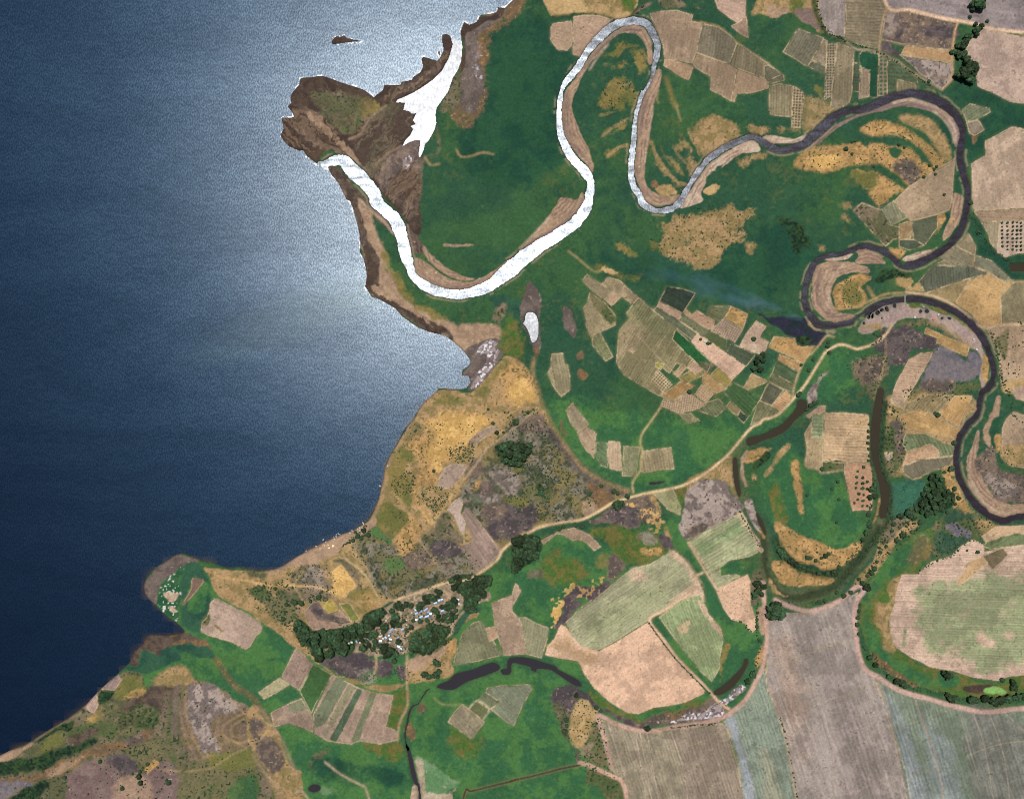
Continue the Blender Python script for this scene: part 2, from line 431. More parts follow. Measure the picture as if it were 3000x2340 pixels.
# --- river mouth and lagoon
MUDDELTA = "10: 200,1170 205,1000 290,860 370,700 560,630 920,750 1010,840 1200,840 1300,880 1390,960 1340,1170 1410,1180 1420,1330 1400,1704 11: 1405,300 1310,250 1230,120 1110,0 10: 1040,1590 900,1430 760,1330 600,1280 500,1400 260,1280"
area('darkmud', MUDDELTA, 4, .1, .2, 4)
area('darkmud', "10: 980,840 1060,760 1100,710 1240,690 1400,600 1400,480 1560,520 1570,430 1580,280 1640,270 1700,330 1680,500 1590,640 1400,790 1200,870 1100,910", 3, 0, .2, 0)
area('mud', "10: 1100,860 1300,790 1500,670 1620,500 1640,420 1500,560 1300,700 1150,790", 8, .9, .25)
area('mud', "10: 850,1200 1110,900 1230,880 1340,1000 1290,1150 1180,1280 1040,1480 960,1500 900,1400", 10, .9, .25)
area('scrub', "10: 480,780 760,790 950,860 1070,910 1000,990 900,1090 780,1170 640,1080 500,930", 14, .8, .2)
area('olive', "10: 860,840 1000,850 1090,900 1000,990 900,1000", 8, 1.0, .2)
area('scrubgreen', "10: 620,1000 740,1020 900,960 880,1080 760,1150 680,1080", 8, 1.1, .2)
area('sand', "10: 430,980 480,970 600,1070 760,1210 850,1330 905,1425 840,1380 710,1250 570,1120 470,1030", 5, 1.3, .2, a=.75)
paint(blur(strokew("10: 1110,905 1000,990 930,1080 890,1150 800,1190", 7), 2), 'sand', .8)
paint(blur(strokew("10: 1240,1250 1130,1310 1060,1370 1010,1430", 7), 2), 'sand', .7)
area('mud', "10: 330,1080 420,1090 520,1180 560,1240 480,1210 380,1140", 5, 1.0, .2)
area('greymud', "10: 1030,1480 1200,1300 1390,1190 1405,1450 1395,1704 11: 1400,60 10: 1160,1660 1060,1580", 10, .7, .25)
area('mud', "10: 1180,1480 1380,1440 1395,1704 11: 1400,250 1290,200 1200,60 10: 1120,1640", 10, .8, .25)
area('darkmud', "10: 1190,1500 1370,1400 1400,1640 1280,1690 1180,1620", 12, 1.0, .2)
area('salt', "10: 1250,1330 1330,1310 1310,1420 1260,1420", 4, 1.2, .2, a=.8)
area('mud', "10: 610,1420 700,1430 790,1530 870,1640 960,1704 11: 1060,60 1140,160 1165,270 1060,200 960,110 850,40 10: 760,1690 690,1560", 3, .2, .2, 4)
paint(blur(strokew("11: 880,0 1000,110 1100,200 1175,290", 7), 1.5), 'palesand', .8)
SHORE = "10: 760,1690 600,1430 11: 800,0 870,250 910,550 930,740 1050,860 1250,1010 1450,1130 1620,1170 1780,1300 1840,1370 1960,1250 2090,1220 2075,1110 1950,1050 1720,1060 1560,1000 1350,890 1230,760 1160,560 1090,410 1010,200 900,20"
area('sand', SHORE, 8, .5, .25)
area('olive', "11: 1130,480 1240,700 1360,850 1560,970 1640,1060 1420,960 1250,830 1140,640 1080,480", 9, .9, .3)
area('mud', "10: 740,1640 11: 810,0 880,250 920,550 930,740 1050,860 1250,1010 1450,1130 1620,1160 1700,1200 1620,1090 1400,1010 1220,880 1060,740 1060,500 990,350 900,130 850,0", 5, .35, .2)
area('darkmud', "11: 930,420 1000,480 1030,640 1010,740 1160,830 1400,980 1600,1080 1640,1140 1450,1110 1240,970 1060,830 950,740 950,560", 5, .9, .2)
area('sand', "11: 1000,720 1060,740 1200,850 1400,980 1560,1090 1380,1010 1160,870 1030,800", 4, 1.2, .15)
area('greymud', "11: 1780,1290 1900,1220 2060,1190 2110,1310 2060,1400 1960,1540 1830,1625 1800,1560 1760,1480 1830,1400", 4, .3, .2, 4)
area('salt', "11: 1870,1300 1930,1230 2000,1205 2070,1240 2075,1320 2000,1440 1920,1560 1830,1620 1880,1500 1960,1400 1960,1320", 4, .8, .2, 5)
area('scrub', "11: 2000,1000 2130,860 2110,1000 2070,1100 2130,1310 2080,1280 2060,1120", 8, .9, .25)
area('olivemeadow', "11: 2080,1050 2184,1000 21: 60,1100 110,1250 60,1400 11: 2184,1400 2130,1330", 12, .7, .3)
# drift lines of the mud flats
for s_, nz_, c_ in [("10: 850,1200 1110,900 1230,880 1380,960 1310,1150 1180,1280 1040,1480 960,1500 900,1400", S_NE, 'scrub'), ("10: 850,1200 1110,900 1230,880 1380,960 1310,1150 1180,1280 1040,1480 960,1500 900,1400", 1 - S_NE, 'darkmud'),
                    ("10: 220,1000 420,920 620,1060 900,1420 760,1330 560,1300 300,1250 220,1150", S_NW, 'sand'), ("10: 330,700 560,650 900,760 1000,860 860,1100 560,1000 330,900", S_NW, 'mud'),
                    ("10: 1030,1480 1200,1300 1390,1190 1405,1450 1395,1704 11: 1400,300 1200,60 10: 1060,1580", S_NE, 'sand'),
                    ("10: 1100,860 1300,790 1500,670 1640,480 1640,400 1450,620 1200,740", S_NE, 'sand')]:
    area(c_, s_, 6, 2.0, .12, 4, .34 if c_ == 'sand' else .55, nz=nz_ - .20)
area('greymud', "21: 150,715 200,760 250,880 230,960 255,1060 240,1240 180,1260 90,1070 60,940 100,840", 5, .5, .2)
area('greymud', "21: 445,920 490,930 530,1010 552,1100 520,1180 490,1140 430,1090", 4, .4, .2)
area('rust', "21: 560,1290 600,1285 605,1350 555,1350", 3, .5, .2)
area('rust', "21: 580,1425 605,1440 645,1520 610,1545 578,1500", 3, .5, .2)
area('rust', "22: 390,140 420,200 490,310 480,325 420,250", 3, .6, .2)
area('rust', "21: 180,1240 230,1250 220,1300 195,1350 180,1300", 3, .4, .2)
# lagoon, eastern bank
area('rust', "10: 1780,200 2060,70 2240,20 2150,140 2040,260 1970,420 1960,620 1990,780 1900,1000 1780,1100 1700,1040 1660,900 1720,640 1790,420", 12, 1.3, .3, 14)
area('greymud', "10: 1770,190 1900,180 2060,100 2184,60 2120,150 1990,230 1900,340 1890,480 1940,640 1960,740 1900,900 1820,980 1750,900 1730,720 1780,500 1760,330", 6, .7, .25)
area('darkmud', "10: 1745,280 1770,195 1830,215 1900,150 2060,90 2200,20 2120,110 1960,190 1850,280 1790,300 1790,520 1770,600 1745,600 1770,400", 3, .4, .2, 4)
area('salt', "10: 1830,290 1880,300 1880,420 1850,560 1880,660 1930,700 1890,560 1920,420 1870,300", 6, 1.2, .2, a=.6)
area('scrub', "10: 1690,620 1740,650 1750,860 1680,950 1560,960 1640,800", 5, 1.0, .2)
area('rust', "20: -40,-20 170,-20 110,70 60,120 0,210 10: 2100,250 2140,120", 10, .6, .25)
paint(blur(strokew("10: 1540,1090 1560,1300 1440,1360 1410,1460 1400,1704", 10), 2), 'scrub', .6)
paint(blur(strokew("10: 1710,1280 1750,1340 1840,1335 1930,1305 2030,1320", 5), 2), 'straw', .75)
paint(blur(strokew("10: 1440,1340 1490,1410 1570,1400", 5), 2), 'straw', .75)
area('sand', "11: 1600,380 1700,385 1830,380 1860,395 1720,405 1610,400", 2, .5, .2, 2, a=.8)
# --- north strip
area('straw', "20: 180,-30 1330,-30 1160,25 1060,85 1000,160 860,172 700,128 520,132 350,150 300,80 200,30", 4, .3, .2)
area('dry', "20: 600,20 900,0 980,60 840,120 640,90", 14, .9, .25)
area('olivemeadow', "20: 940,60 1060,0 1150,10 1040,90 990,120", 8, .8, .2)
area('dry', "20: 2010,130 2070,40 2184,-20 30: 330,-20 430,120 490,270 450,300 380,250 290,180 200,105 60,145 0,130", 6, .5, .2)
area('sand', "30: 0,55 100,70 210,100 160,120 60,145 0,128", 5, .4, .2)
area('olivemeadow', "30: 120,0 290,0 330,80 200,90", 12, .8, .25)
area('mauvesand', "30: 220,100 330,70 420,200 450,270 380,250", 6, .5, .2)
paint(blur(strokew("30: 330,-30 400,80 440,180 470,260 520,300 630,345", 16), 3), 'thicket', .9)
paint(blur(strokew("20: 1010,160 1060,90 1130,40 1220,14 1340,20 1450,18 1560,26", 14), 2), 'thicket', .9)
paint(blur(strokew("20: 350,150 500,135 640,128 760,142 880,178", 10), 2), 'thicket', .8)
paint(blur(strokew("20: 1060,120 1110,70 1180,35", 9), 2), 'mauvesand', .9)
area('scrub', "20: 1240,30 1450,40 1620,80 1700,105 1600,95 1400,60 1250,50", 5, .6, .2)
paint(blur(strokew("20: 1530,195 1640,205 1760,240 1850,310 1920,380 2060,470 2184,550", 8), 2), 'dry', .8)
# --- scroll bars of the northern meanders
for s_ in ["20: 770,490 870,430 960,450 900,480", "20: 1000,390 1120,440 1145,590 1090,640 1050,520", "20: 770,880 830,700 960,640 1070,820 950,930 800,940",
           "20: 760,1150 900,1050 1030,960 960,1060 830,1140", "20: 800,1330 960,1240 930,1310 840,1350", "20: 860,380 940,390 980,420 900,410", "20: 840,570 960,545 980,565 880,590"]:
    area('olive', s_, 8, 1.1, .25, 16)
for s_ in ["20: 1600,1000 1720,1000 1850,1060 1930,1150 1830,1240 1650,1350 1590,1280 1540,1190 1580,1120"]:
    area('dry', s_, 8, .8, .25, 16)
for s_ in ["20: 1950,1060 2100,1070 2184,1120 2060,1130", "20: 1215,1275 1250,1400 1340,1530 1460,1590 1420,1600 1290,1510 1230,1400", "20: 1325,1300 1400,1370 1460,1500 1420,1490 1350,1400",
           "20: 1430,1150 1500,1230 1560,1340 1520,1320 1450,1230", "20: 1480,1330 1590,1420 1560,1500 1500,1440", "20: 1390,1200 1440,1220 1440,1290 1400,1260",
           "20: 2184,1300 2000,1330 1930,1400 1970,1450 2060,1390"]:
    area('dry', s_, 7, .9, .25, 14)
area('straw', "20: 1220,1600 1300,1580 1420,1630 1360,1670 1260,1660", 6, .9, .2)
area('rust', "20: 1190,1520 1260,1560 1290,1600 1200,1590", 6, .9, .2)
paint(blur(strokew("20: 1310,665 1340,760 1370,860 1400,920", 12), 3), 'olive', .9)
paint(blur(strokew("20: 1400,900 1420,980 1440,1040", 5), 2), 'straw', .6)
paint(blur(strokew("20: 1245,780 1235,850 1250,880", 5), 2), 'straw', .5)
area('dry', "21: 1240,200 1450,140 1640,90 1760,30 1880,20 2000,50 2110,130 1950,170 1990,230 1900,280 1985,330 1820,430 1730,520 1620,560 1480,530 1330,490 1240,440 1300,360", 10, 1.1, .22, 24)
area('dry', "21: 1980,370 2090,385 2060,450 1990,480", 8, .9, .25)
area('olive', "21: 1160,330 1230,380 1330,480 1200,430", 8, .9, .25)
area('olive', "21: 880,380 960,370 1000,430 1120,455 1020,480 930,450", 8, 1.0, .25)
area('olivemeadow', "21: 600,560 790,570 960,650 1150,640 1000,690 760,610", 10, .8, .25)
area('straw', "21: 770,580 840,590 910,640 830,630 770,615", 4, .9, .2, 4)
paint(blur(strokew("21: 480,440 560,500 650,580 720,620 760,600", 5), 2), 'straw', .6)
paint(blur(strokew("21: 880,640 1000,630 1150,655", 6), 2), 'thicket', .5)
for s_ in ["31: 400,380 500,390 500,420 420,420", "31: 640,130 720,150 700,210 650,180", "31: 560,20 740,60 720,110 640,60"]:
    area('dry', s_, 10, .9, .25, 14)
# thin swales between the old scroll bars
for s_, w_, c_ in [("20: 1180,1200 1230,1330 1310,1460 1420,1560 1500,1570", 9, 'dry'), ("20: 1260,1240 1310,1350 1390,1440 1470,1500", 7, 'olive'), ("20: 1360,1230 1420,1330 1500,1420", 7, 'dry'),
                   ("20: 1500,1110 1560,1240 1600,1330", 8, 'dry'), ("20: 820,480 900,430 1000,400 1080,400", 8, 'olive'), ("20: 780,560 900,540 1010,560", 6, 'olive'), ("20: 760,1170 880,1080 1000,1010", 9, 'dry'),
                   ("20: 810,1340 900,1270 990,1240", 9, 'dry'), ("20: 740,1000 860,960 980,930", 6, 'olive')]:
    m_ = blur(warp(strokew(s_, w_), 4), 4); m_.a = sst(.2, .7, m_.a + (N_RAG[m_.sl] - .5) * .9 * np.minimum(1, m_.a * 3)); paint(m_, c_, .75)
# --- eastern lobe: golden scroll bars
area('dry', "30: 300,800 560,900 590,960 420,1085 200,1110 60,1110 60,1080 280,1060", 10, .8, .25, 16, a=.8)
area('olive', "30: 380,725 470,740 480,800 440,840", 8, .9, .25)
area('dry', "30: 1100,1000 1270,980 1420,1060 1510,1170 1560,1360 1500,1370 1400,1210 1290,1110 1170,1060", 8, .55, .28, 4)
area('gold', "30: 770,1110 860,1045 960,1030 1070,1060 1200,1130 1340,1230 1440,1330 1510,1400 1430,1450 1330,1300 1200,1200 1060,1165 880,1160", 8, .55, .28, 4)
area('gold', "30: 210,1400 330,1285 480,1250 700,1230 870,1215 1050,1250 1200,1270 1330,1390 1420,1450 1300,1540 1200,1600 1100,1490 950,1405 800,1410 640,1430 480,1475 300,1450", 8, .55, .28, 4)
area('brightgold', "30: 310,1390 480,1330 640,1320 560,1400 400,1430", 8, 1.1, .2)
area('burntbrown', "30: 1080,1400 1200,1370 1300,1440 1290,1530 1200,1590 1120,1490", 12, 1.0, .25)
area('meadow', "30: 1040,1290 1130,1270 1130,1350 1070,1360", 5, .6, .2)
area('meadow', "30: 770,1190 850,1200 850,1260 790,1250", 5, .6, .2)
area('gold', "30: 730,1490 860,1455 980,1490 1100,1570 1175,1640 1060,1704 31: 1060,20 940,40 870,-10 30: 890,1640 770,1560", 9, .8, .22, 14)
area('olive', "30: 700,1500 860,1470 960,1500 900,1620 800,1590", 9, 1.0, .25)
# --- pale sand bars of the river
BARS = [("20: 1000,205 900,255 800,335 700,435 620,555 540,680 470,760 428,900 428,1050 458,1180 540,1300 640,1410 690,1480 694,1400 655,1280 590,1150 530,1000 512,880 560,740 620,620 700,510 800,400 870,320 960,288 1060,300 1120,360 1150,440 1158,540 1195,545 1190,400 1150,290 1085,225", 'sand'),
 ("20: 1240,600 1272,610 1262,720 1222,860 1200,1000 1172,1150 1150,1300 1130,1440 1132,1540 1175,1620 1300,1680 1420,1660 1450,1690 21: 1430,0 1360,35 1260,55 1165,42 1120,0 20: 1085,1600 1040,1480 1050,1350 1072,1200 1070,1050 1090,900 1140,760 1200,620", 'sand'),
 ("20: 2010,1205 2070,1205 2112,1260 2100,1300 1950,1312 1870,1370 1760,1460 1650,1560 1610,1660 21: 1640,0 1600,30 1440,75 1450,20 20: 1540,1600 1600,1500 1680,1400 1800,1315 1930,1240", 'palesand'),
 ("30: -40,1160 120,1168 220,1190 300,1158 365,1140 330,1190 230,1222 100,1228 -40,1222", 'palesand'),
 ("30: 320,1275 420,1200 520,1110 640,1035 800,965 920,925 1040,880 1090,865 1200,835 1300,860 1420,900 1520,960 1600,1050 1640,1140 1612,1250 1590,1250 1565,1130 1500,1040 1400,965 1250,922 1100,915 1000,945 800,990 650,1060 520,1150 420,1240", 'mauvesand'),
 ("31: 1560,-30 1655,-30 1650,100 1612,210 1540,315 1480,355 1500,260 1560,120", 'sand'),
 ("31: 1140,500 1260,458 1392,428 1382,468 1280,505 1180,525", 'palesand'),
 ("31: 380,600 420,560 520,528 650,530 760,545 860,600 850,632 720,622 620,642 565,700 535,800 552,900 600,960 740,990 730,1025 600,1048 500,1025 410,950 368,860 370,740", 'sand'),
 ("31: 735,435 800,408 870,428 960,500 995,548 860,555 740,535 770,480", 'sand'),
 ("31: 480,500 600,492 700,462 722,470 650,512 520,525", 'palesand'),
 ("32: 1780,260 1802,300 1782,420 1772,540 1832,680 1900,790 2000,870 2130,890 2260,830 2400,800 2260,900 2184,930 2060,1002 1950,992 1850,930 1770,830 1708,740 1698,640 1690,500 1735,400", 'sand'),
 ("11: 1310,550 1350,508 1450,535 1600,650 1750,702 1880,690 2040,600 2184,480 21: 120,370 300,160 380,50 420,-20 20: 545,1704 600,1640 620,1704 21: 610,20 550,120 400,235 280,330 160,390 60,440 0,490 11: 2090,600 1980,690 1850,745 1700,770 1580,755 1450,710 1360,630", 'sand'),
 ("11: 1290,230 1350,290 1410,360 1425,440 1360,470 1310,400", 'mud'),
 ("11: 1430,390 1500,470 1640,590 1760,650 1880,680 1740,690 1560,600 1440,470", 'sand')]
for s_, c_ in BARS:
    m_ = area(c_, s_, 2.5, .18, .25, 4)
    m_.a = m_.a * sst(.45, .95, LEVEES[m_.sl]) * sst(.3, .6, N_MID[m_.sl]); paint(m_, 'mauvesand' if c_ != 'mauvesand' else 'sand', .65)
for s_, w_, c_ in [("20: 480,780 450,900 450,1060 490,1200 560,1290 660,1400", 8, 'mauvesand'), ("20: 500,850 475,960 480,1090 520,1210 600,1310", 4, 'mauvesand'),
               ("20: 620,590 680,500 780,390 880,300 980,255 1080,270", 9, 'mauvesand'), ("20: 660,600 740,480 820,385", 5, 'palesand'),
               ("20: 1180,700 1130,840 1105,1000 1090,1150", 12, 'mauvesand'), ("20: 1200,900 1170,1100 1140,1300 1110,1460", 4, 'palesand'),
               ("20: 1075,1300 1065,1450 1100,1600 1180,1680", 6, 'mauvesand'),
               ("30: 1070,880 1200,855 1320,885 1440,930 1530,1010 1590,1110 1600,1220", 9, 'palesand'), ("30: 1400,950 1480,1010 1560,1120 1580,1220", 6, 'palesand'),
               ("31: 440,620 420,740 430,870 500,970 640,1010", 6, 'mauvesand'), ("31: 500,600 460,720 480,860 560,960", 5, 'palesand'), ("31: 640,560 560,640 510,760 520,880", 5, 'palesand'),
               ("11: 1380,600 1500,690 1640,740 1800,735 1960,670", 7, 'mauvesand'), ("21: 100,420 260,310 420,210 540,100", 8, 'mauvesand'), ("21: 60,420 200,280 320,150", 5, 'palesand'),
               ("32: 1710,560 1730,700 1800,830 1900,930 2040,975", 6, 'palesand')]:
    paint(blur(strokew(s_, w_), 2), c_, .75)
area('meadow', "20: 1650,1520 1720,1440 1800,1400 1780,1460 1700,1550 1650,1580", 4, .8, .2)
area('straw', "20: 1640,1640 1740,1570 1780,1600 1700,1660", 5, 1.0, .2)
area('gold', "31: 1440,150 1520,110 1500,200 1440,290 1390,350 1430,250", 6, .6, .2)
area('gold', "31: 1550,170 1590,160 1590,200 1560,210", 4, .5, .2, a=.7)
area('gold', "31: 610,700 720,650 860,640 880,680 800,720 790,800 815,830 790,920 680,940 590,920 560,820 570,740", 6, .4, .2)
area('olive', "31: 640,720 740,690 770,780 770,880 680,900 630,820", 8, .9, .25)
area('gold', "31: 1010,420 1120,400 1180,440 1150,480 1080,480", 6, .5, .2)
area('straw', "31: 1080,670 1210,640 1220,760 1150,740", 7, .7, .2)
paint(blur(strokew("31: 850,750 890,820 920,850", 10), 2), 'dry', .8)
area('thicket', "31: 920,650 1050,600 1180,590 1230,620 1150,660 1030,680 920,720", 6, 1.1, .2)
area('thicket', "31: 50,160 200,175 330,265 370,370 310,450 240,460 190,330 100,230", 8, 1.2, .2, 14)
area('thicket', "31: 30,740 80,760 60,780", 3, .8, .2)
# --- brickworks by the river bend
area('quarry', "31: 770,1085 860,1000 900,930 1000,900 1150,880 1300,910 1460,960 1600,1010 1700,1090 1800,1200 1850,1330 1868,1480 1832,1605 1800,1560 1800,1400 1780,1290 1680,1230 1550,1120 1400,1050 1260,1010 1120,1020 1080,1060 1040,1100 960,1090 860,1150 760,1130", 4, .25, .2, 5)
area('straw', "31: 780,1090 900,1060 960,1030 980,1090 880,1140 790,1130", 7, .8, .25)
area('olivemeadow', "31: 1180,880 1260,870 1400,910 1560,980 1700,1080 1790,1190 1700,1110 1540,1010 1380,950 1220,905", 4, .6, .2)
area('scrub', "31: 1080,1060 1180,1030 1260,1040 1240,1080 1100,1080", 5, .6, .2)
area('gold', "31: 1820,1300 1855,1330 1862,1480 1830,1590 1810,1500 1800,1400", 4, .5, .2)
area('scrubgreen', "31: 1260,1030 1400,1040 1560,1110 1700,1210 1790,1270 1660,1220 1500,1130 1350,1080 1260,1090", 5, .8, .2)
paint(blur(strokew("31: 1380,1040 1480,1080 1560,1130 1640,1190 1730,1250", 12), 3), 'sand', .8)
area('burnt', "31: 920,1185 1000,1095 1200,1080 1330,1150 1440,1190 1430,1250 1240,1285 1130,1335 1090,1400 1000,1340 900,1270", 8, .7, .22)
area('lilac', "31: 1360,1420 1400,1300 1480,1255 1600,1310 1690,1380 1770,1510 1600,1560 1400,1600 1290,1560", 8, .6, .22)
area('lilac', "31: 1690,1345 1720,1285 1790,1330 1795,1500 1720,1450", 4, .4, .2)
area('burnt', "31: 1090,1300 1190,1290 1170,1380 1080,1420 1000,1440 960,1400", 8, .8, .22)
area('scrub', "31: 660,1410 760,1370 900,1330 1000,1330 1030,1450 950,1560 900,1704 850,1704 820,1600 740,1530 720,1420", 7, .9, .22)
area('burntbrown', "31: 780,1420 950,1360 980,1460 880,1600 800,1520", 9, 1.1, .22)
area('scrubgreen', "31: 1290,1570 1600,1560 1790,1545 1790,1630 1700,1620 1600,1720 1180,1720", 7, .6, .22)
area('burntbrown', "31: 1300,1560 1560,1540 1600,1600 1440,1680 1300,1640", 9, 1.0, .22)
# --- fire and its scar
area('char', "31: -20,1000 130,985 330,1010 345,1090 480,1140 455,1235 330,1250 240,1190 100,1100 0,1040 21: 2080,960 2140,980", 5, .5, .2)
area('thicket', "F: 1690,380 1860,380 1900,440 1840,480 1780,500 1720,470", 4, .7, .2)
area('dry', "31: 340,1030 420,1080 470,1130 400,1110 340,1080", 3, .4, .2)
# --- the tan country east of the river
area('straw', "31: 1150,740 1340,795 1600,880 1850,1090 1960,1250 1985,1560 2060,1660 2184,1720 2400,1720 2400,560 2184,680 2050,690 1900,640 1720,670 1500,760 1280,700 1200,760", 6, .4, .25)
area('dry', "32: 1000,-20 1760,-20 1650,200 1600,400 1590,560 1400,620 1230,690 1140,640 1060,640 1030,500 1000,330 1010,120", 6, .4, .25)
area('scrubgreen', "32: 970,330 1060,180 1150,230 1160,420 1130,560 1050,640 980,620 970,480", 7, .9, .22)
area('burntbrown', "32: 1030,170 1120,190 1160,290 1150,430 1120,500 1060,560 1090,400 1080,280 1040,230", 7, .9, .22)
area('thicket', "32: 970,40 1010,0 1000,150 980,300 960,420 970,560 1030,620 1000,640 950,560 945,300", 5, .7, .22)
area('gold', "32: 1480,630 1590,555 1620,700 1700,900 1770,970 1640,980 1540,880", 9, .6, .22)
area((60, 104, 82), "32: 1030,700 1180,690 1310,670 1330,750 1250,950 1200,1010 1000,1020 1020,830", 5, .3, .2)
area('scrubgreen', "32: 1390,1085 1560,950 1750,970 1960,1080 1800,1180 1640,1250 1500,1330 1400,1330 1400,1200", 7, .6, .22)
area('teal', "32: 1560,940 1720,950 1760,1000 1600,1040 1480,1100 1580,1180 1800,1160 1640,1260 1480,1330 1400,1190", 8, .9, .22, a=.8)
area('lilac', "32: 1500,1070 1600,1060 1730,1140 1720,1175 1580,1150", 4, 1.0, .2)
area('dry', "32: 1780,1010 1960,1060 1880,1120 1760,1090", 8, .9, .25)
area('burntbrown', "32: 1760,560 1840,430 1920,380 1950,560 2060,620 2200,740 2400,800 2260,860 2050,880 1900,790 1830,680", 7, .6, .22)
area('ash', "32: 1840,640 1980,660 2120,760 2080,840 1920,780", 9, 1.2, .2, a=.7)
area('sand', "32: 1840,300 1850,190 1900,100 1940,-20 1990,-20 1960,120 1900,230 1880,400 1840,380", 5, .6, .22)
area('deep', "32: 1900,190 1960,160 1960,340 1930,420 1900,370", 5, .6, .2)
area('gold', "32: 1930,300 1990,320 1990,410 1940,440", 5, .6, .2)
area('olivemeadow', "32: 1390,1090 1400,1240 1300,1420 1250,1490 1140,1490 1090,1720 33: 1060,80 1030,180 1040,280 1090,420 1200,490 1380,580 1600,620 1750,670 1950,700 2060,660 2200,600 2300,700 2200,830 2000,830 1700,840 1500,800 1200,700 960,560 830,400 780,200 790,0 32: 830,1704 880,1500 1000,1330 1200,1170", 5, .25, .2)
area('lush', "32: 880,1510 1000,1340 1200,1180 1380,1100 1330,1300 1200,1440 1000,1560 900,1700 33: 860,0 870,200 1000,420 1250,600 1500,720 1720,760 1500,770 1150,680 900,480 800,250 810,0", 14, .6, .3)
area('dry', "32: 1130,1500 1240,1500 1100,1720 920,1720 1010,1620 33: 1060,60 1032,180 1040,290 1100,440 1000,420 930,260 905,120 920,0", 8, .6, .25)
area('rust', "32: 1240,1180 1380,1180 1370,1320 1260,1420 1130,1480 1200,1330", 14, .8, .3, a=.7)
area('rust', "33: 880,450 950,470 1050,580 1200,690 1400,770 1480,790 1200,720 1000,610", 6, .9, .25)
area('lush', "33: 1440,620 1600,640 1600,760 1480,740", 8, .6, .2)
area('darkmud', "33: 1660,740 1850,710 1960,720 1850,790 1700,790", 5, .5, .2)
area((150, 196, 110), "33: 1840,750 1920,735 1985,745 2030,790 1940,805 1845,795", 3, .4, .2, 4)
area('straw', "33: 820,0 850,0 850,100 820,110", 4, .4, .2, a=.0)
area('dry', "32: 970,1050 1200,1030 1310,1060 1110,1210 960,1400 800,1570 720,1570 860,1400 950,1200", 6, .7, .22)
area('scrub', "32: 990,1050 1180,1040 1100,1150 980,1260 960,1180", 6, 1.0, .2)
# --- mosaic of the scrub on the hill
SC_A = "12: 1650,960 1740,800 1880,560 2000,400 2184,200 22: 60,120 215,95 330,260 450,420 600,610 760,720 900,790 860,870 600,1010 200,1080 0,1190 12: 2100,1280 2000,1130"
SC_B = "12: 830,1210 1160,1220 1420,1190 1520,1040 1640,990 1740,1250 1890,1460 1640,1560 1400,1620 1150,1704 1010,1600 880,1330"
MOSAIC = True
# --- oxbow meadow
area('lush', "32: -40,560 180,380 300,560 620,640 700,900 820,980 780,1200 620,1270 300,1150 60,1080 -60,900", 20, .5, .3)
OXBOW = stroke("32: 960,-60,60 930,120,76 912,300,78 915,500,62 950,640,58 995,770,80 995,900,74 980,1000,58 930,1110,70 860,1210,80 780,1320,80 690,1450,80 560,1590,76 400,1660,74 200,1685,60 60,1600,50 -20,1450,60 -40,1250,70 -70,1060,36 22: 2100,1000,30 2000,900,30 1930,760,44 1905,640,46 1895,520,40 1960,400,40 2040,360,40")
paint(blur(warp(np.clip(blur(OXBOW, 14) * 1.6, 0, 1), 8), 3), 'scrubgreen', .7)
paint(blur(warp(stroke("32: 940,1100,60 860,1210,84 780,1320,84 690,1450,84 560,1590,80 400,1660,76 200,1685,60 60,1600,50 -20,1450,60 -40,1250,70 -70,1060,40"), 8), 4), (62, 74, 50), .95)
paint(blur(strokew("32: 980,20 960,300 970,520 1000,680 1040,800 1030,960 990,1070 900,1200 780,1350", 16), 5), 'thicket', .8)
paint(blur(strokew("32: 880,120 865,330 870,560 900,700 930,830 920,960 870,1100 800,1230 700,1360", 12), 5), 'thicket', .6)
BROWNOX = (warp(stroke("32: 960,-60,56 930,120,70 912,300,72 915,500,58 950,640,52 995,770,74 995,900,68 980,990,44"), 3) > .5).astype(np.float32)
area('dry', "32: 20,560 90,430 185,370 120,480 60,570 0,650 -40,660", 6, .6, .22)
area('gold', "32: 190,560 235,520 270,680 290,850 305,970 255,930 225,780", 6, .5, .22)
area('olivemeadow', "32: 0,760 60,700 110,860 160,1040 60,1000", 10, .8, .25)
area('gold', "32: 60,1040 170,1090 300,1150 480,1235 600,1280 775,1215 700,1345 560,1465 420,1445 250,1375 130,1290 80,1160", 6, .4, .2)
area('gold', "32: 40,1420 70,1370 160,1365 300,1470 450,1500 570,1530 450,1590 280,1600 140,1560 70,1490", 5, .4, .2)
area('dry', "32: -10,1500 60,1590 160,1650 320,1640 240,1660 100,1660 0,1580", 4, .5, .2)
area('gold', "32: 940,850 965,830 950,950 905,1060 890,1050 925,950", 3, .3, .2, 4)
paint(blur(strokew("32: 70,1210 120,1320 210,1390 330,1450 460,1490 590,1470", 26), 6), 'thicket', .9)
area('ash', "F: 1850,1140 1880,1040 1960,960 2060,850 2184,780 2170,815 2080,890 2020,960 2000,1040 1960,1160 1880,1240 1850,1200", 3, .5, .2)
area('gold', "22: 1960,520 2050,440 2184,400 2160,450 2060,530 1990,550", 6, .6, .22)
area('sand', "22: 1955,500 2000,430 2010,440 1975,560 1975,650 2000,740 1970,720 1945,620", 3, .4, .2, 4)
area('thicket', "22: 2050,560 2184,430 2184,520 2080,600", 6, .6, .22)
area('dry', "22: 2040,620 2080,610 2090,720 2050,700", 6, .8, .22)
area('ash', "22: 1975,870 2040,860 2080,960 2130,1080 2110,1130 2050,1060 2010,960", 3, .3, .2, 4)
area('gold', "22: 2090,1100 2120,1080 2150,1170 2120,1190", 3, .4, .2)
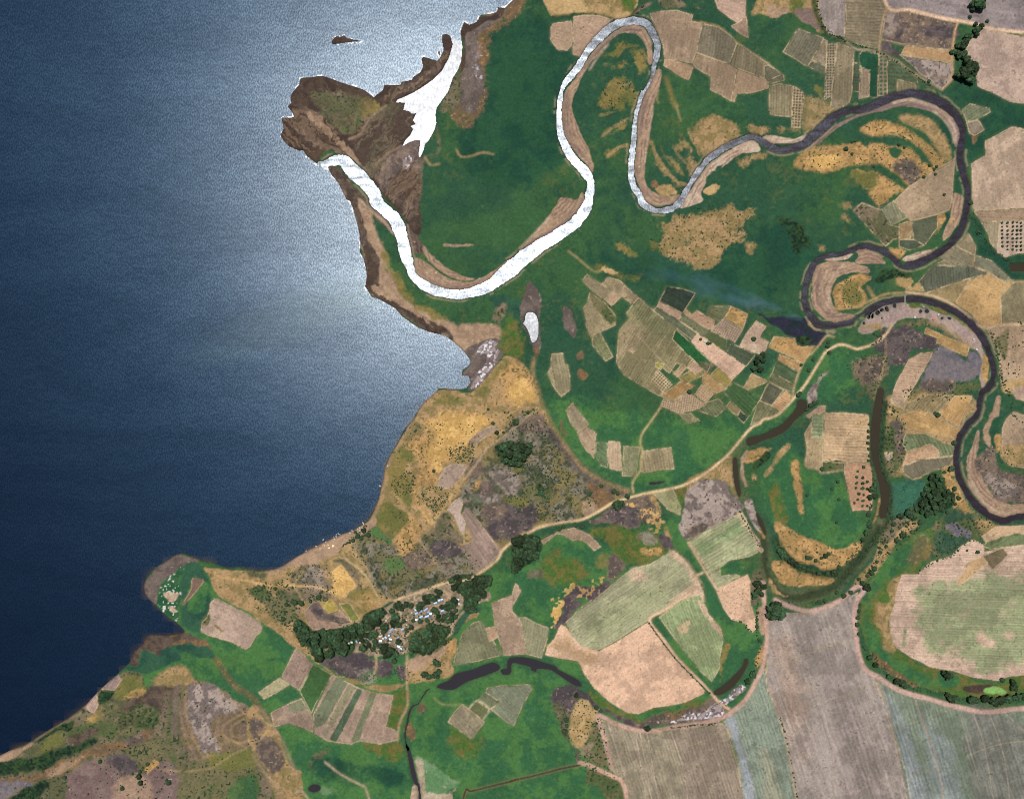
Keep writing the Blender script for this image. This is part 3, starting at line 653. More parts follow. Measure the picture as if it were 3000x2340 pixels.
# --- lake shore hill and scrub country
HILL = "11: 1300,1704 1500,1640 1620,1610 1840,1640 2080,1380 2130,1330 21: 0,1340 100,1400 180,1530 245,1720 22: 245,40 330,200 450,400 600,600 800,720 1000,790 860,880 700,980 400,1050 200,1100 0,1200 12: 2100,1290 1900,1480 1640,1560 1400,1640 1150,1720 13: 860,200 420,250 330,200 150,110 P: 1700,1150 1380,1010 1150,900 1040,760 990,600 930,520 1250,540 1780,580 12: 130,1440 330,1350 720,1150 960,1040 1060,800 1100,570 1230,340 1400,80"
area('dry', HILL, 3, .15, .2, 4)
area('scrub', "12: 1650,960 1740,800 1880,560 2000,400 2184,200 22: 60,120 215,95 330,260 450,420 600,610 760,720 900,790 860,870 600,1010 200,1080 0,1190 12: 2100,1280 2000,1130", 10, .4, .25)
area('scrub', "12: 830,1210 1160,1220 1420,1190 1520,1040 1640,990 1740,1250 1890,1460 1640,1560 1400,1620 1150,1704 1010,1600 880,1330", 10, .5, .25)
for s_ in (SC_A, SC_B):
    area('ash', s_, 8, 2.0, .1, 4, .45, nz=N_MID * .8 + N_FINE * .2 - .17)
    area('olive', s_, 8, 2.0, .1, 4, .6, nz=(1 - N_MID) * .7 + N_BIG * .3 - .18)
    area('thicket', s_, 8, 2.0, .1, 4, .6, nz=N_FINE * .6 + (1 - N_BIG) * .4 - .24)
area('olive', "12: 1180,430 1420,400 1500,470 1320,510 1290,620 1400,760 1330,900 1250,900 1180,780 1150,760 1130,560", 10, .6, .25)
area('olive', "11: 1850,1680 2060,1400 2120,1330 2184,1400 12: 1900,0 1640,60 1500,60 1560,-20", 10, .7, .25)
area('scrubgreen', "12: 1360,220 1420,210 1440,300 1560,240 1600,280 1520,320 1380,350 1250,370 1290,330 1370,310", 7, .8, .25)
area('gold', "12: 1420,170 1700,110 1960,120 2010,220 1860,330 1700,450 1620,560 1560,640 1480,590 1420,500 1290,400 1380,330 1560,320 1420,250", 12, .5, .3, 18)
area('gold', "12: 1430,480 1560,600 1560,740 1480,700 1400,790 1470,930 1560,1010 1510,1060 1400,900 1330,720 1400,600", 10, 1.0, .25, 18)
area('gold', "11: 2080,1480 2184,1430 21: 0,1370 90,1410 165,1530 215,1720 22: 220,20 60,60 0,140 12: 2150,30 1960,100 1900,60 2100,0", 10, .5, .3)
area('brightgold', "12: 1440,200 1700,120 1960,130 1990,210 1860,320 1690,450 1600,560 1500,520 1420,470 1560,330", 16, 1.0, .3, 20, a=.8, nz=S_NE * .6 + N_FINE * .4)
area('brightgold', "12: 1560,230 1700,190 1920,150 1960,200 1860,290 1720,420 1640,330 1560,300", 14, 1.1, .3, 20)
area('brightgold', "12: 1440,470 1500,520 1600,560 1560,640 1500,580", 8, 1.0, .3)
area('brightgold', "21: 0,1560 100,1530 180,1640 200,1720 22: 140,20 0,60", 10, .9, .3)
area('gold', "12: 1380,860 1440,880 1500,1000 1540,1000 1700,720 1760,720 1560,1010 1500,1060 1420,960", 6, .8, .25)
area('gold', "12: 1180,1130 1320,960 1260,900 1330,960 1400,1120 1350,1260 1240,1320 1170,1200", 8, 1.1, .25)
area('olive', "12: 1060,910 1130,870 1200,920 1250,940 1310,1010 1150,1200 1050,1110 1010,1060", 4, .3, .2)
area('scrubgreen', "12: 840,1200 930,1110 1040,1090 1160,1190 1160,1230 1000,1220 870,1220", 6, .6, .22)
area('lush', "12: 980,1110 1040,1095 1100,1170 1160,1200 1140,1240 1050,1180", 5, .7, .22, a=.8)
area('scrubgreen', "12: 1000,1310 1130,1290 1300,1380 1400,1480 1250,1560 1100,1470 1040,1400", 12, .8, .25)
area('lush', "12: 1080,1400 1140,1360 1260,1370 1240,1460 1140,1480", 9, 1.0, .25, a=.7)
area('gold', "12: 1180,1190 1300,1180 1370,1250 1280,1300 1180,1260", 8, 1.1, .22)
area('burnt', "12: 1500,1240 1600,1190 1740,1240 1730,1320 1560,1345", 7, .6, .22)
area('burntbrown', "12: 1290,1340 1460,1250 1500,1320 1600,1360 1720,1400 1620,1500 1560,1420 1300,1440", 9, 1.0, .22)
area('scrub', "12: 1560,1040 1650,1000 1740,1180 1720,1230 1600,1180 1540,1150", 6, .6, .22)
area('ash', "12: 1780,880 1900,800 2050,800 2100,870 1950,900 1850,860", 5, .9, .22, a=.5)
area('thicket', "D: 1280,560 1360,500 1500,480 1690,490 1780,600 1740,700 1640,760 1620,830 1440,800 1340,680", 8, .8, .22, 16)
area('scrubgreen', "D: 1640,1040 1850,1000 1950,1060 2000,1200 1900,1260 1740,1240 1620,1140", 10, .8, .25)
area('thicket', "D: 1830,1030 1920,1020 1900,1140 1840,1130", 6, .9, .22)
area('ash', "D: 1210,890 1300,830 1420,830 1560,900 1620,1010 1560,1090 1500,1170 1400,1110 1290,1000", 7, .7, .22, a=.75)
area('burnt', "D: 1140,1500 1190,1340 1350,1270 1500,1260 1740,1255 1810,1330 1800,1560 1650,1640 1440,1704 1230,1704", 9, .7, .25)
area('burntbrown', "D: 1120,1330 1300,1270 1460,1290 1400,1450 1200,1480 1100,1430", 9, .9, .25)
area('burntbrown', "D: 1560,290 1760,150 1830,100 1910,180 1960,330 1900,390 1760,350 1640,360", 8, .8, .25)
area('olive', "D: 1450,830 1650,850 1600,900 1500,890", 6, .7, .22)
area('olive', "D: 1440,1240 1640,1180 1720,1250 1560,1300", 6, .9, .22)
area('lush', "D: 980,1190 1040,1180 1130,1250 1090,1270 1000,1230", 4, .7, .22, a=.7)
area('ash', "D: 1000,1160 1200,1150 1340,1120 1320,1200 1180,1270 960,1220", 6, 1.1, .22, a=.5)
area('burntbrown', "D: 960,760 1060,690 1150,850 1080,920 960,950 900,960", 6, .5, .22)
area('gold', "D: 940,1080 1040,960 1130,890 1110,990 1020,1100", 6, .8, .22)
area('burntbrown', "D: 1100,980 1220,960 1260,1080 1200,1160 1080,1130", 7, .8, .22)
area('rust', "22: 600,680 760,745 900,850 740,955 690,830", 9, .6, .22)
paint(blur(strokew("22: 320,260 420,390 540,540 680,650 820,740 960,790", 26), 6), 'burnt', .75)
paint(blur(strokew("21: 190,1350 175,1480 230,1640 22: 240,0 330,190 450,390 610,590 800,710 1000,780", 9), 3), 'dry', .9)
area('sand', "22: 600,870 720,870 740,940 640,1000 590,940", 5, 1.2, .2, a=.8)
area('burntbrown', "22: 640,1045 800,950 950,860 1180,815 1250,930 1290,1000 1200,1050 1110,1040 1050,1100 850,1060", 6, .5, .22)
area('burnt', "22: 740,1040 900,900 1040,900 1080,1030 1050,1100 900,1040", 9, .7, .25)
area('brightgold', "22: 1080,930 1260,920 1295,1040 1280,1110 1190,1140 1180,1060 1100,1000", 4, 2.0, .1, a=.65, nz=N_MIC * .8 + N_FINE * .2 - .2)
area('brightgold', "22: 980,860 1060,850 1040,900", 5, 1.9, .15, nz=N_FINE)
area('dry', "22: 1160,810 1220,800 1290,960 1320,1100 1360,1200 1390,1260 1320,1200 1280,1020", 6, .9, .22)
area('dry', "22: 1460,720 1640,600 1800,490 1880,500 1890,680 1960,940 1900,800 1790,690 1620,680 1480,790", 6, .6, .22)
area('olivemeadow', "22: 1380,770 1470,740 1440,900 1400,860", 5, .5, .22)
area('ash', "22: 1470,790 1620,690 1800,700 1860,790 1965,950 1490,1200 1445,1020 1460,900", 5, .35, .2)
area('burntbrown', "22: 1500,1110 1700,1040 1720,1080 1500,1200", 8, .8, .25)
area('lush', "22: 220,1270 380,1140 640,1210 700,1290 880,1340 800,1540 700,1640 420,1650 100,1720 -40,1640 0,1500 120,1420", 8, .4, .25)
area('olivemeadow', "22: 300,1320 560,1350 620,1520 440,1600 260,1500", 16, .9, .3)
area('burntbrown', "22: 130,1460 240,1440 260,1510 160,1530", 8, .7, .25, a=.8)
area('olive', "22: 700,1350 820,1330 840,1450 720,1440", 12, .8, .25, a=.8)
area('burntbrown', "22: 830,1340 910,1340 1000,1420 860,1540 780,1540", 10, .6, .25)
area('olivemeadow', "22: 620,1100 800,1070 1050,1100 1300,1200 1390,1260 1310,1310 1150,1390 1010,1415 900,1330 750,1190", 8, .6, .25)
area('ash', "22: 1080,1110 1200,1150 1250,1240 1140,1250 1080,1180", 9, 1.0, .22, a=.6)
area('burnt', "22: 1270,1170 1330,1180 1390,1260 1310,1260", 5, .6, .22)
area('gold', "22: 1090,1270 1260,1260 1290,1300 1150,1340", 9, .9, .25)
area('burnt', "22: 560,1590 700,1600 790,1540 840,1580 700,1720 480,1720 23: 660,0 500,130 460,200 390,260 350,240 420,120 430,0", 5, .5, .2)
area('brightgold', "22: 440,1610 520,1560 640,1610 690,1520 770,1500 780,1560 690,1640 600,1720 330,1720 340,1680", 3, 2.0, .1, a=.6, nz=N_MIC * .8 + N_FINE * .2 - .22)
area('brightgold', "23: 350,0 420,0 410,90 380,190 330,280 330,200", 4, 1.5, .15, nz=N_FINE)
# --- village spit and the southern fields
area('dry', "13: -20,50 200,140 330,200 390,340 480,470 640,600 850,680 1000,735 1290,690 1290,560 1500,430 1640,350 1700,340 1690,500 1650,650 1500,690 1290,720 1100,785 1000,770 700,650 520,545 350,415 180,285 0,150", 4, .3, .2)
area('gold', "13: 1640,360 1710,320 1710,440 1650,470 1610,420", 5, .6, .2)
area('gold', "13: 330,200 390,230 400,340 490,450 430,440 360,330", 5, .8, .2)
area('village', "13: 480,330 740,260 900,180 1130,60 1300,-60 12: 1560,1590 1790,1560 1960,1600 2010,1704 13: 1800,60 1700,180 1640,340 1560,440 1300,450 1100,480 860,450 600,440", 5, .3, .2)
area('burnt', "13: 530,530 700,480 860,440 900,430 1010,520 1010,595 920,610 850,660 640,590", 5, .5, .2)
area('burnt', "13: 1025,570 1060,500 1155,550 1140,650 1070,670 1020,625", 4, .4, .2)
area('burnt', "13: 1200,570 1290,580 1290,660 1210,650", 4, .5, .2)
area('ash', "13: 850,640 930,600 1010,600 1040,680 960,720 870,690", 7, 1.0, .22, a=.6)
area('burntbrown', "V: 60,560 180,640 230,760 150,800 60,740", 7, .7, .22)
area('sand', "13: 1300,530 1440,450 1620,390 1640,440 1480,540 1420,600 1310,640", 9, .7, .25)
area('teal', "13: 1690,260 1700,170 1790,90 1900,60 1940,70 1850,130 1760,210 1700,320", 4, .4, .2)
area('dry', "13: 1750,220 1810,150 1920,90 1890,130 1800,180", 4, 1.0, .2)
area('olive', "13: 100,60 240,60 350,110 360,170 260,190 140,140", 9, .6, .22)
area('scrubgreen', "P: 1480,780 1700,760 1850,900 2080,1000 2080,1200 1850,1180 1700,1000 1560,920", 9, .6, .22)
area('dry', "P: 930,520 1250,550 1780,590 2184,560 2184,780 1840,760 1500,760 1480,900 1380,1000 1150,890 1040,760 1000,610", 5, .4, .22)
area('scrub', "P: 1330,540 1640,580 1760,600 1700,680 1500,620", 7, .8, .22)
area('scrub', "P: 1850,880 1880,800 2040,780 2184,830 2184,960 1950,960", 7, .7, .22)
area('scrub', "12: 320,1450 480,1430 620,1560 640,1700 400,1704 280,1600", 9, .9, .22)
area('ash', "12: 440,1450 560,1440 600,1560 520,1640 400,1560", 9, 1.2, .2, a=.6)
area('scrub', "12: 620,1420 720,1350 830,1420 890,1560 850,1700 780,1704 860,1590 740,1400", 6, .6, .22)
area('olive', "12: 760,1700 800,1640 960,1620 1060,1704 13: 900,150 800,0", 8, .7, .25)
area('gold', "V: 1100,500 1500,300 1700,560 1350,700 1280,640", 14, .6, .3, a=.7)
area('thicket', "V: 40,890 190,890 380,1060 700,1030 1200,960 1360,740 1660,640 1760,720 1640,860 1480,1060 1240,1060 1240,1200 1060,1500 900,1520 620,1380 560,1640 400,1600 330,1360 160,1300 40,1100", 5, .3, .2, 6)
area('thicket', "W: 1150,100 1400,20 1900,20 1900,150 1720,450 1600,700 1420,700 1420,450 1250,250", 5, .4, .2, 6)
area('scrubgreen', "W: 420,1050 700,920 1150,1000 1100,1300 800,1480 400,1500 380,1300", 6, .5, .2, 6)
area('thicket', "22: 0,1170 200,1160 250,1230 200,1360 60,1440 0,1440", 5, .4, .2, 6)
area('thicket', "32: 1390,630 1480,660 1540,780 1590,800 1580,900 1440,970 1260,960 1240,900 1340,740", 5, .5, .2, 6)
# spit tip
area('greymud', "P: 180,920 165,760 330,540 560,360 750,375 880,440 780,480 600,580 430,680 340,820 340,980 260,960", 4, .4, .2, 5)
area('bloom', "P: 340,960 350,800 430,690 600,580 790,470 800,560 700,620 620,700 640,830 600,1100 620,1220 480,1130", 5, .6, .2)
area('palesand', "P: 440,840 560,820 600,900 520,950 460,900", 4, .9, .2)
area('palesand', "P: 510,1020 570,1010 610,1060 560,1090", 3, .9, .2)
area('teal', "P: 620,680 790,470 900,520 960,650 1020,880 1000,1060 930,1200 900,1330 760,1310 620,1200 640,900", 8, .5, .25)
area('lush', "P: 760,760 940,690 990,850 960,1000 860,1080 700,1010", 8, .4, .22)
area('mud', "03: 1230,310 1400,285 1560,280 1700,315 1790,370 1780,430 1700,390 1560,385 1480,410 1420,490 1230,430 1200,560 1130,570 1110,540 1130,440", 4, .5, .2)
area('rust', "03: 1500,370 1620,330 1740,330 1790,380 1760,410 1640,370 1520,400 1460,430", 4, .9, .2)
area('teal', "03: 1390,430 1520,390 1660,380 1790,400 1840,500 1700,470 1560,470 1540,540 1480,540 1220,640 1060,590 1200,560 1220,430 1370,480", 5, .5, .22)
area((142, 112, 50), "03: 1330,180 1450,200 1560,290 1440,305 1390,250", 5, .9, .2)
paint(blur(strokew("03: 1850,510 1920,620 2010,740 2110,800 2184,870 13: 60,960 150,1040", 16), 4), 'rust', .75)
# south-west country
area('scrub', "03: -60,1360 300,1210 560,1040 840,800 1030,630 1220,640 1280,740 1500,555 1700,685 2000,830 2184,960 2200,1200 2260,1704 -60,1760", 4, .2, .2)
area('mud', "03: 1280,760 1480,700 1500,860 1400,1000 1250,920 1000,1000 1100,870", 12, .6, .25)
area('dry', "03: 1480,560 1600,590 1720,690 2000,830 2184,970 2184,1060 2080,930 1900,810 1700,730 1540,740 1320,720 1300,690", 8, .5, .25)
area('burntbrown', "03: 1640,720 2000,850 2184,1000 2184,1240 2060,1260 1880,1330 1700,1400 1560,1200 1540,900", 8, .3, .25, 6)
area('dry', "03: 1640,720 2000,850 2184,1000 2184,1240 2060,1260 1880,1330 1700,1400 1560,1200 1540,900", 8, 2.0, .12, 6, .45, nz=N_FINE * .5 + N_MID * .5 - .14)
for s_, w_ in [("03: 1560,760 1530,900 1560,1050 1600,1200 1700,1380", 10), ("03: 2150,940 1980,1010 1900,1100 1960,1200 2090,1210 2184,1130", 5), ("03: 1880,1010 1860,1100 1920,1210 2060,1250", 5), ("03: 1600,760 1590,900 1610,1010 1660,1180 1740,1340", 5)]:
    paint(blur(strokew(s_, w_ / 2.912 + 2), 2), 'dry', .55)
area('ash', "03: 1610,740 1760,710 1900,790 2080,900 1960,960 1840,990 1760,1080 1830,1180 1880,1340 1730,1340 1660,1160 1590,960", 8, .75, .22)
area('mud', "03: 1880,1000 2100,930 2184,1040 2150,1200 1900,1200", 14, .5, .3, a=.3)
for s_, w_ in [("03: 2150,945 2000,1010 1900,1100 1950,1200 2080,1215 2184,1140", 4.5), ("03: 2120,1000 2020,1050 1970,1120 2020,1170 2100,1150", 4), ("03: 1590,770 1580,900 1600,1020 1650,1180 1740,1350", 4.5), ("03: 1900,820 2050,930 2184,1060 13: 60,1180 150,1330 240,1500", 5)]:
    paint(blur(strokew(s_, w_), 2), 'straw', .5)
area('olive', "03: 980,780 1050,655 1200,660 1270,770 1180,800 1080,860 1000,850", 5, .4, .22)
area('gold', "03: 1100,800 1220,750 1260,780 1100,850 1020,840", 6, .9, .22, a=.8)
area('olive', "03: 760,1000 900,900 900,960 800,1070 740,1050", 7, .6, .22)
area('gold', "03: 760,980 900,900 840,1000 790,1060", 6, 1.1, .22, a=.7)
area('olive', "03: 300,1280 500,1130 560,1140 540,1230 300,1330", 8, .6, .25)
area('scrubgreen', "03: 1020,990 1220,910 1350,930 1340,1080 1180,1115 1010,1130", 12, .7, .25)
area('thicket', "03: 1020,990 1220,910 1350,930 1340,1080 1180,1115 1010,1130", 10, 2.0, .12, 6, .55, nz=N_FINE - .12)
area('scrubgreen', "03: 560,1110 830,1050 1000,1040 1000,1170 800,1200 560,1220", 12, .8, .25)
area('thicket', "03: -40,1400 300,1325 560,1250 820,1160 830,1230 520,1370 300,1460 0,1510", 10, .7, .22)
area('thicket', "03: 560,1060 640,1030 620,1090 440,1170 280,1230 400,1130", 5, .5, .22)
area('thicket', "03: 840,830 950,760 980,820 880,890", 5, .6, .22)
area('scrubgreen', "03: 900,930 1010,880 1020,940 930,970", 4, .4, .2)
area('mud', "03: 580,1180 760,1120 860,1090 780,1170 600,1250", 8, .9, .25)
area('rust', "03: -40,1570 250,1500 550,1370 850,1240 1000,1220 1250,1110 1300,1160 1050,1270 800,1340 600,1440 400,1520 -40,1640", 6, .5, .22)
area('sand', "03: 400,1500 520,1420 700,1320 760,1330 560,1450 430,1510", 7, .8, .25, a=.7)
area('burntbrown', "03: 1050,1190 1200,1140 1200,1200 1080,1230", 5, .5, .22)
area('burnt', "03: 890,1350 1080,1290 1180,1390 1150,1500 1080,1540 980,1430", 7, .7, .22)
area('scrubgreen', "03: 1100,1280 1330,1180 1420,1280 1380,1360 1250,1420 1160,1350", 8, .7, .22)
area('lilac', "03: -40,1620 200,1550 300,1590 100,1660 -40,1680", 6, .8, .22)
area('thicket', "03: 30,1680 250,1590 420,1560 380,1620 200,1690 60,1760", 6, .6, .22)
area('mauvesand', "03: 560,1500 720,1400 880,1380 1000,1450 1090,1545 1200,1480 1420,1380 1520,1460 1500,1704 1300,1760 480,1760 600,1600", 8, .7, .25)
area('sand', "03: 1000,1560 1180,1480 1300,1620 1160,1704 900,1704", 10, .7, .3, a=.7)
area('gold', "03: 1230,1430 1320,1380 1360,1410 1260,1470", 5, .8, .22)
area('scrubgreen', "03: 1540,1480 1900,1380 2184,1420 2184,1760 1560,1760", 14, .8, .25)
area('olive', "03: 1700,1340 2000,1300 2184,1280 2184,1440 1900,1440", 12, .7, .25)
area('lush', "03: 1950,1630 2184,1560 2184,1760 1900,1760", 12, .7, .3, a=.7)
paint(blur(strokew("03: 1540,760 1490,900 1470,1050 1440,1150 1450,1260 1480,1350 1540,1430", 26), 5), 'scrubgreen', .85)
paint(blur(strokew("03: 1440,780 1410,900 1410,1050 1400,1160 1410,1280", 12), 3), 'scrub', .8)
paint(blur(strokew("03: 1520,740 1500,860 1500,1000 1490,1130", 14), 3), 'mauvesand', .8)
area('dry', "13: 0,890 90,1000 190,1140 260,1280 340,1450 400,1500 420,1760 290,1704 120,1540 0,1330 -60,1200 -60,960", 4, .3, .2)
area('burntbrown', "13: 0,1180 120,1160 220,1260 260,1400 160,1480 60,1380 0,1330", 9, .7, .25)
area('burntbrown', "13: 0,960 60,1000 80,1080 0,1180 -40,1100", 7, .8, .25)
area('olivemeadow', "13: 1180,790 1300,790 1295,960 1220,1110 1110,1080", 4, .3, .2)
area('olivemeadow', "13: 890,1220 1060,1230 1230,1200 1250,1320 1200,1390 1080,1340 960,1290", 7, .5, .22)
area('rust', "13: 1410,880 1460,880 1440,960 1380,960 1340,1070 1350,1180 1290,1200 1280,1100 1350,1000", 6, .9, .25)
area('saltmeadow', "13: 1370,1350 1480,1380 1580,1450 1700,1550 1790,1580 1640,1650 1480,1710 1390,1620 1350,1450", 7, .4, .25)
area('palesand', "13: 1375,1360 1430,1420 1440,1540 1460,1640 1600,1650 1780,1570 1700,1640 1560,1704 1440,1704 1390,1600 1360,1440", 5, 1.0, .2, a=.8)
area('palesand', "13: 1330,1590 1380,1630 1400,1704 1350,1704", 3, .8, .2)
area('olivemeadow', "13: 1650,1100 1900,1050 1900,1300 1700,1330", 20, 1.0, .3)
area('rust', "13: 450,1400 560,1280 640,1290 560,1340 500,1480", 9, 1.1, .25, a=.7)
area('deep', "13: 440,1420 560,1340 900,1420 1200,1440 1260,1600 900,1500 640,1560", 16, 1.0, .3)
area('saltmeadow', "13: 560,1590 700,1600 700,1650 580,1640", 6, 1.0, .25, a=.6)
paint(blur(strokew("13: 0,920 60,960 140,1080 230,1220 300,1380 360,1520", 8), 3), 'sand', .8)
paint(blur(strokew("13: -20,1330 100,1500 200,1640 290,1730", 8), 3), 'sand', .8)
# old meander south of the canal
area('burnt', "23: 350,760 440,735 530,735 640,800 800,920 960,1000 1090,1060 1140,1130 1000,1080 860,1000 720,920 600,840 560,870 520,940 480,1060 470,1120 540,1280 580,1400 560,1400 500,1230 430,1130 400,1020 340,900 320,880", 5, .5, .2)
area('scrub', "23: 330,890 420,900 480,1000 500,1200 560,1290 590,1390 500,1230 420,1100", 6, .7, .22)
area('straw', "23: 560,860 640,870 720,960 720,1050 680,1200 620,1280 560,1270 500,1150 490,1040 530,920", 6, .4, .22)
area('scrubgreen', "23: 620,1180 720,1000 760,1200 830,1380 760,1430 660,1370 600,1290", 7, .8, .22)
area('village', "23: 560,1270 700,1190 640,1330 580,1340", 7, .8, .22)
area('scrubgreen', "23: 620,1430 740,1440 880,1540 960,1640 900,1700 760,1600 660,1600", 6, .6, .22)
area('burntbrown', "23: 1020,1060 1150,1040 1300,980 1500,930 1640,850 1720,800 1800,880 1840,930 1780,1030 1640,1050 1400,1060 1200,1090", 5, .5, .2)
area('olivemeadow', "23: 640,760 820,870 980,970 1080,985 1200,930 1480,880 1640,830 1660,850 1500,930 1300,980 1100,1050 900,980 720,880", 5, .3, .2)
area('lush', "23: 1020,990 1200,945 1460,900 1560,920 1300,960 1150,1040", 6, .4, .22)
area('salt', "23: 1600,960 1740,880 1820,930 1790,1010 1640,1030 1400,1030 1240,1060 1400,1000", 5, 1.1, .2)
area('salt', "23: 1760,870 1850,820 1940,730 2000,730 1940,800 1850,880 1790,900", 4, .6, .2)
area('rust', "23: 1290,990 1400,960 1500,940 1400,1010", 5, 1.1, .2)
area('gold', "23: 2060,560 2070,460 2110,380 2140,400 2130,520 2080,600", 4, .8, .2)
area('olive', "23: 1800,400 1860,390 1810,540 1770,700 1760,680", 5, .9, .22)
area('sand', "23: 2100,60 2184,60 33: 0,100 30,150 23: 2160,260 2130,330 2090,160", 4, .4, .2)
area('scrub', "22: 2040,1500 2130,1460 2160,1560 2110,1720 2030,1720", 6, .6, .22)
# ================================================================ fields
F = field
# northern fields round the meander
F('bare_field', 'small bare plot with pale rim west of the great river loop', (168, 142, 118), "20: 345,210 430,195 505,185 518,270 508,400 470,435 395,435 330,350 332,240", (15, 9, .05))
F('bare_field', 'bare tan field pressed against the top of the western river loop', (174, 146, 122), "20: 525,150 620,135 740,140 855,175 720,310 640,410 580,492 515,465 522,300", (20, 8, .05))
F('ploughed_field', 'brown field just east of the river loop apex', (162, 138, 114), "20: 1175,120 1290,100 1400,95 1540,135 1525,190 1620,205 1590,330 1570,450 1530,545 1400,520 1300,512 1290,400 1250,300 1215,220", (100, 8, .07))
F('crop_field', 'dark grey striped field under the curved northern hedge', (128, 118, 98), "20: 1622,207 1760,240 1860,310 1915,378 1850,550 1700,500 1572,452", (98, 9, .14))
F('crop_field', 'speckled olive field along the curved northern hedge', (136, 124, 98), "20: 1918,378 2060,470 2184,550 2300,640 2184,690 2060,640 1920,590 1855,550", (98, 8, .12))
F('crop_field', 'dull green plot at the eastern tip of the northern fields', (110, 106, 84), "20: 2150,570 2184,560 30: 130,650 135,690 0,725 20: 2150,660", (60, 8, .1))
F('stubble_field', 'stubble field stepped into the meadow with dark strips', (164, 140, 114), "20: 1572,455 1700,502 1850,552 1918,592 1890,730 1865,868 1790,822 1690,770 1690,660 1550,575 1530,548", (100, 10, .06))
F('bare_field', 'pale wedge field pointing south beside the river loop', (180, 150, 120), "20: 1300,516 1400,522 1545,575 1505,692 1400,640 1295,566", (80, 8, .05))
F('bare_field', 'pinkish field with a pale strip on its western side', (174, 146, 118), "20: 1920,592 2060,642 2184,700 2184,760 2030,800 1920,802 1895,872 1868,866 1890,730", (100, 9, .05))
F('bare_field', 'pinkish bare field at the northern edge of the photo above the river loop', (186, 156, 136), "20: 1560,-60 1980,-60 1992,150 1922,200 1860,162 1760,90 1590,22", (20, 10, .04))
F('bare_field', 'small brown triangle of bare land below the pinkish northern field', (152, 126, 108), "20: 1922,202 1996,150 2016,332 1940,290 1868,228")
F('crop_field', 'striped crop plot with upright rows beside an orchard strip', (142, 130, 102), "30: 15,740 90,722 210,742 204,900 200,1002 20,985 0,900", (90, 8, .2))
F('orchard_field', 'narrow orchard strip dotted with dark shrubs above the river', (174, 150, 120), "30: 212,740 290,780 300,830 282,1000 270,1095 200,1090 205,900", dots=(8.5, (64, 78, 54), 3, 2.6))
F('crop_field', 'dark tilted square field beside the diagonal ditch', (124, 118, 98), "30: 250,250 370,295 470,332 400,460 332,575 215,500 125,450", (120, 8, .1))
F('stubble_field', 'brown plot between the tilted dark square and the orchard strip', (152, 136, 112), "30: 472,340 500,355 495,560 370,520", (90, 9, .07))
F('crop_field', 'small dark green plot under the brown stubble plot', (106, 108, 88), "30: 368,528 490,570 482,642 335,572", (30, 8, .08))
F('orchard_field', 'long thin orchard strip with pale ground and dark dots', (170, 148, 124), "30: 500,392 580,372 560,640 530,822 475,860 490,640", dots=(8, (70, 84, 58), 0, 2.6))
F('crop_field', 'broad olive crop field with faint upright rows', (142, 128, 102), "30: 590,372 660,390 730,440 712,790 690,880 590,940 530,922 550,720", (92, 8, .12))
F('crop_field', 'narrow dark green strip among the northern plots', (82, 94, 74), "30: 720,542 780,546 775,790 715,780", (0, 9, .16))
F('stubble_field', 'narrow tan strip among the northern plots', (156, 136, 114), "30: 790,592 860,602 850,832 770,852", (92, 8, .08))
F('grass_field', 'dark green rectangle of grass among the northern plots', (40, 82, 60), "30: 800,440 940,470 938,570 930,830 860,826 866,600 790,580 775,480")
F('orchard_field', 'pale orchard strip with white dotted edges north of the river', (152, 136, 110), "30: 950,480 1012,500 1012,820 930,822", dots=(12, (60, 90, 64), 0, 4))
F('garden_field', 'mixed green garden plots under the diagonal track', (88, 102, 76), "30: 1016,522 1110,520 1200,610 1270,690 1282,780 1012,812", (0, 11, .2))
F('crop_field', 'small striped crop plot at the river bank', (142, 132, 102), "30: 1100,682 1250,722 1270,782 1096,782", (90, 8, .22))
F('ploughed_field', 'mauve ploughed field between the ditch and the hedged crop field', (156, 142, 134), "30: 385,-60 672,-60 655,180 645,322 510,292 470,200 430,110", (88, 14, .05))
F('crop_field', 'grey green crop field with pale cross rows beside the upper road', (142, 128, 104), "30: 676,-60 880,-60 900,5 1002,75 962,230 945,422 780,390 645,330 660,180", (2, 9, .16))
F('ploughed_field', 'broad mauve ploughed field north of the sandy road', (150, 136, 133), "30: 890,-80 2300,-80 2300,350 1900,238 1620,180 1350,130 1100,80 1010,58", (12, 18, .06))
F('burnt_field', 'burnt field with black and purple patches under the sandy road', 'burntbrown', "30: 1012,80 1200,112 1450,162 1610,202 1590,280 1570,432 1350,410 1170,390 1060,360 962,345", (5, 9, .05))
area('burnt', "30: 1250,230 1400,230 1600,240 1590,340 1400,320 1270,290", 6, .6, .22)
area('burnt', "30: 1130,180 1160,200 1150,300 1100,340 1080,320 1130,260", 3, .3, .2, 4)
area('ash', "30: 980,110 1120,170 1080,290 970,330", 10, .9, .3, a=.6)
F('bare_field', 'yellowish bare strip below the burnt field', (196, 158, 116), "30: 1172,392 1350,412 1562,442 1568,545 1350,510 1130,472", (12, 9, .04))
F('rough_field', 'pale speckled rough field beside the line of big trees', 'ash', "30: 1120,475 1350,515 1568,548 1562,682 1480,762 1300,640 1200,540")
area('burnt', "30: 970,360 1080,360 1050,420 1120,470 1100,500 960,440", 5, .4, .2)
F('bare_field', 'large pinkish bare field east of the line of big trees', (187, 161, 144), "30: 1782,290 1860,245 2100,310 2330,380 2330,1060 2184,950 2050,870 1900,790 1780,742 1770,640 1690,560 1682,450 1700,380", (6, 22, .03))
F('crop_field', 'green striped plot tilted beside the eastern river bend', (122, 126, 98), "30: 1650,940 1720,890 1880,930 1892,960 1770,1030 1690,1042", (150, 8, .2))
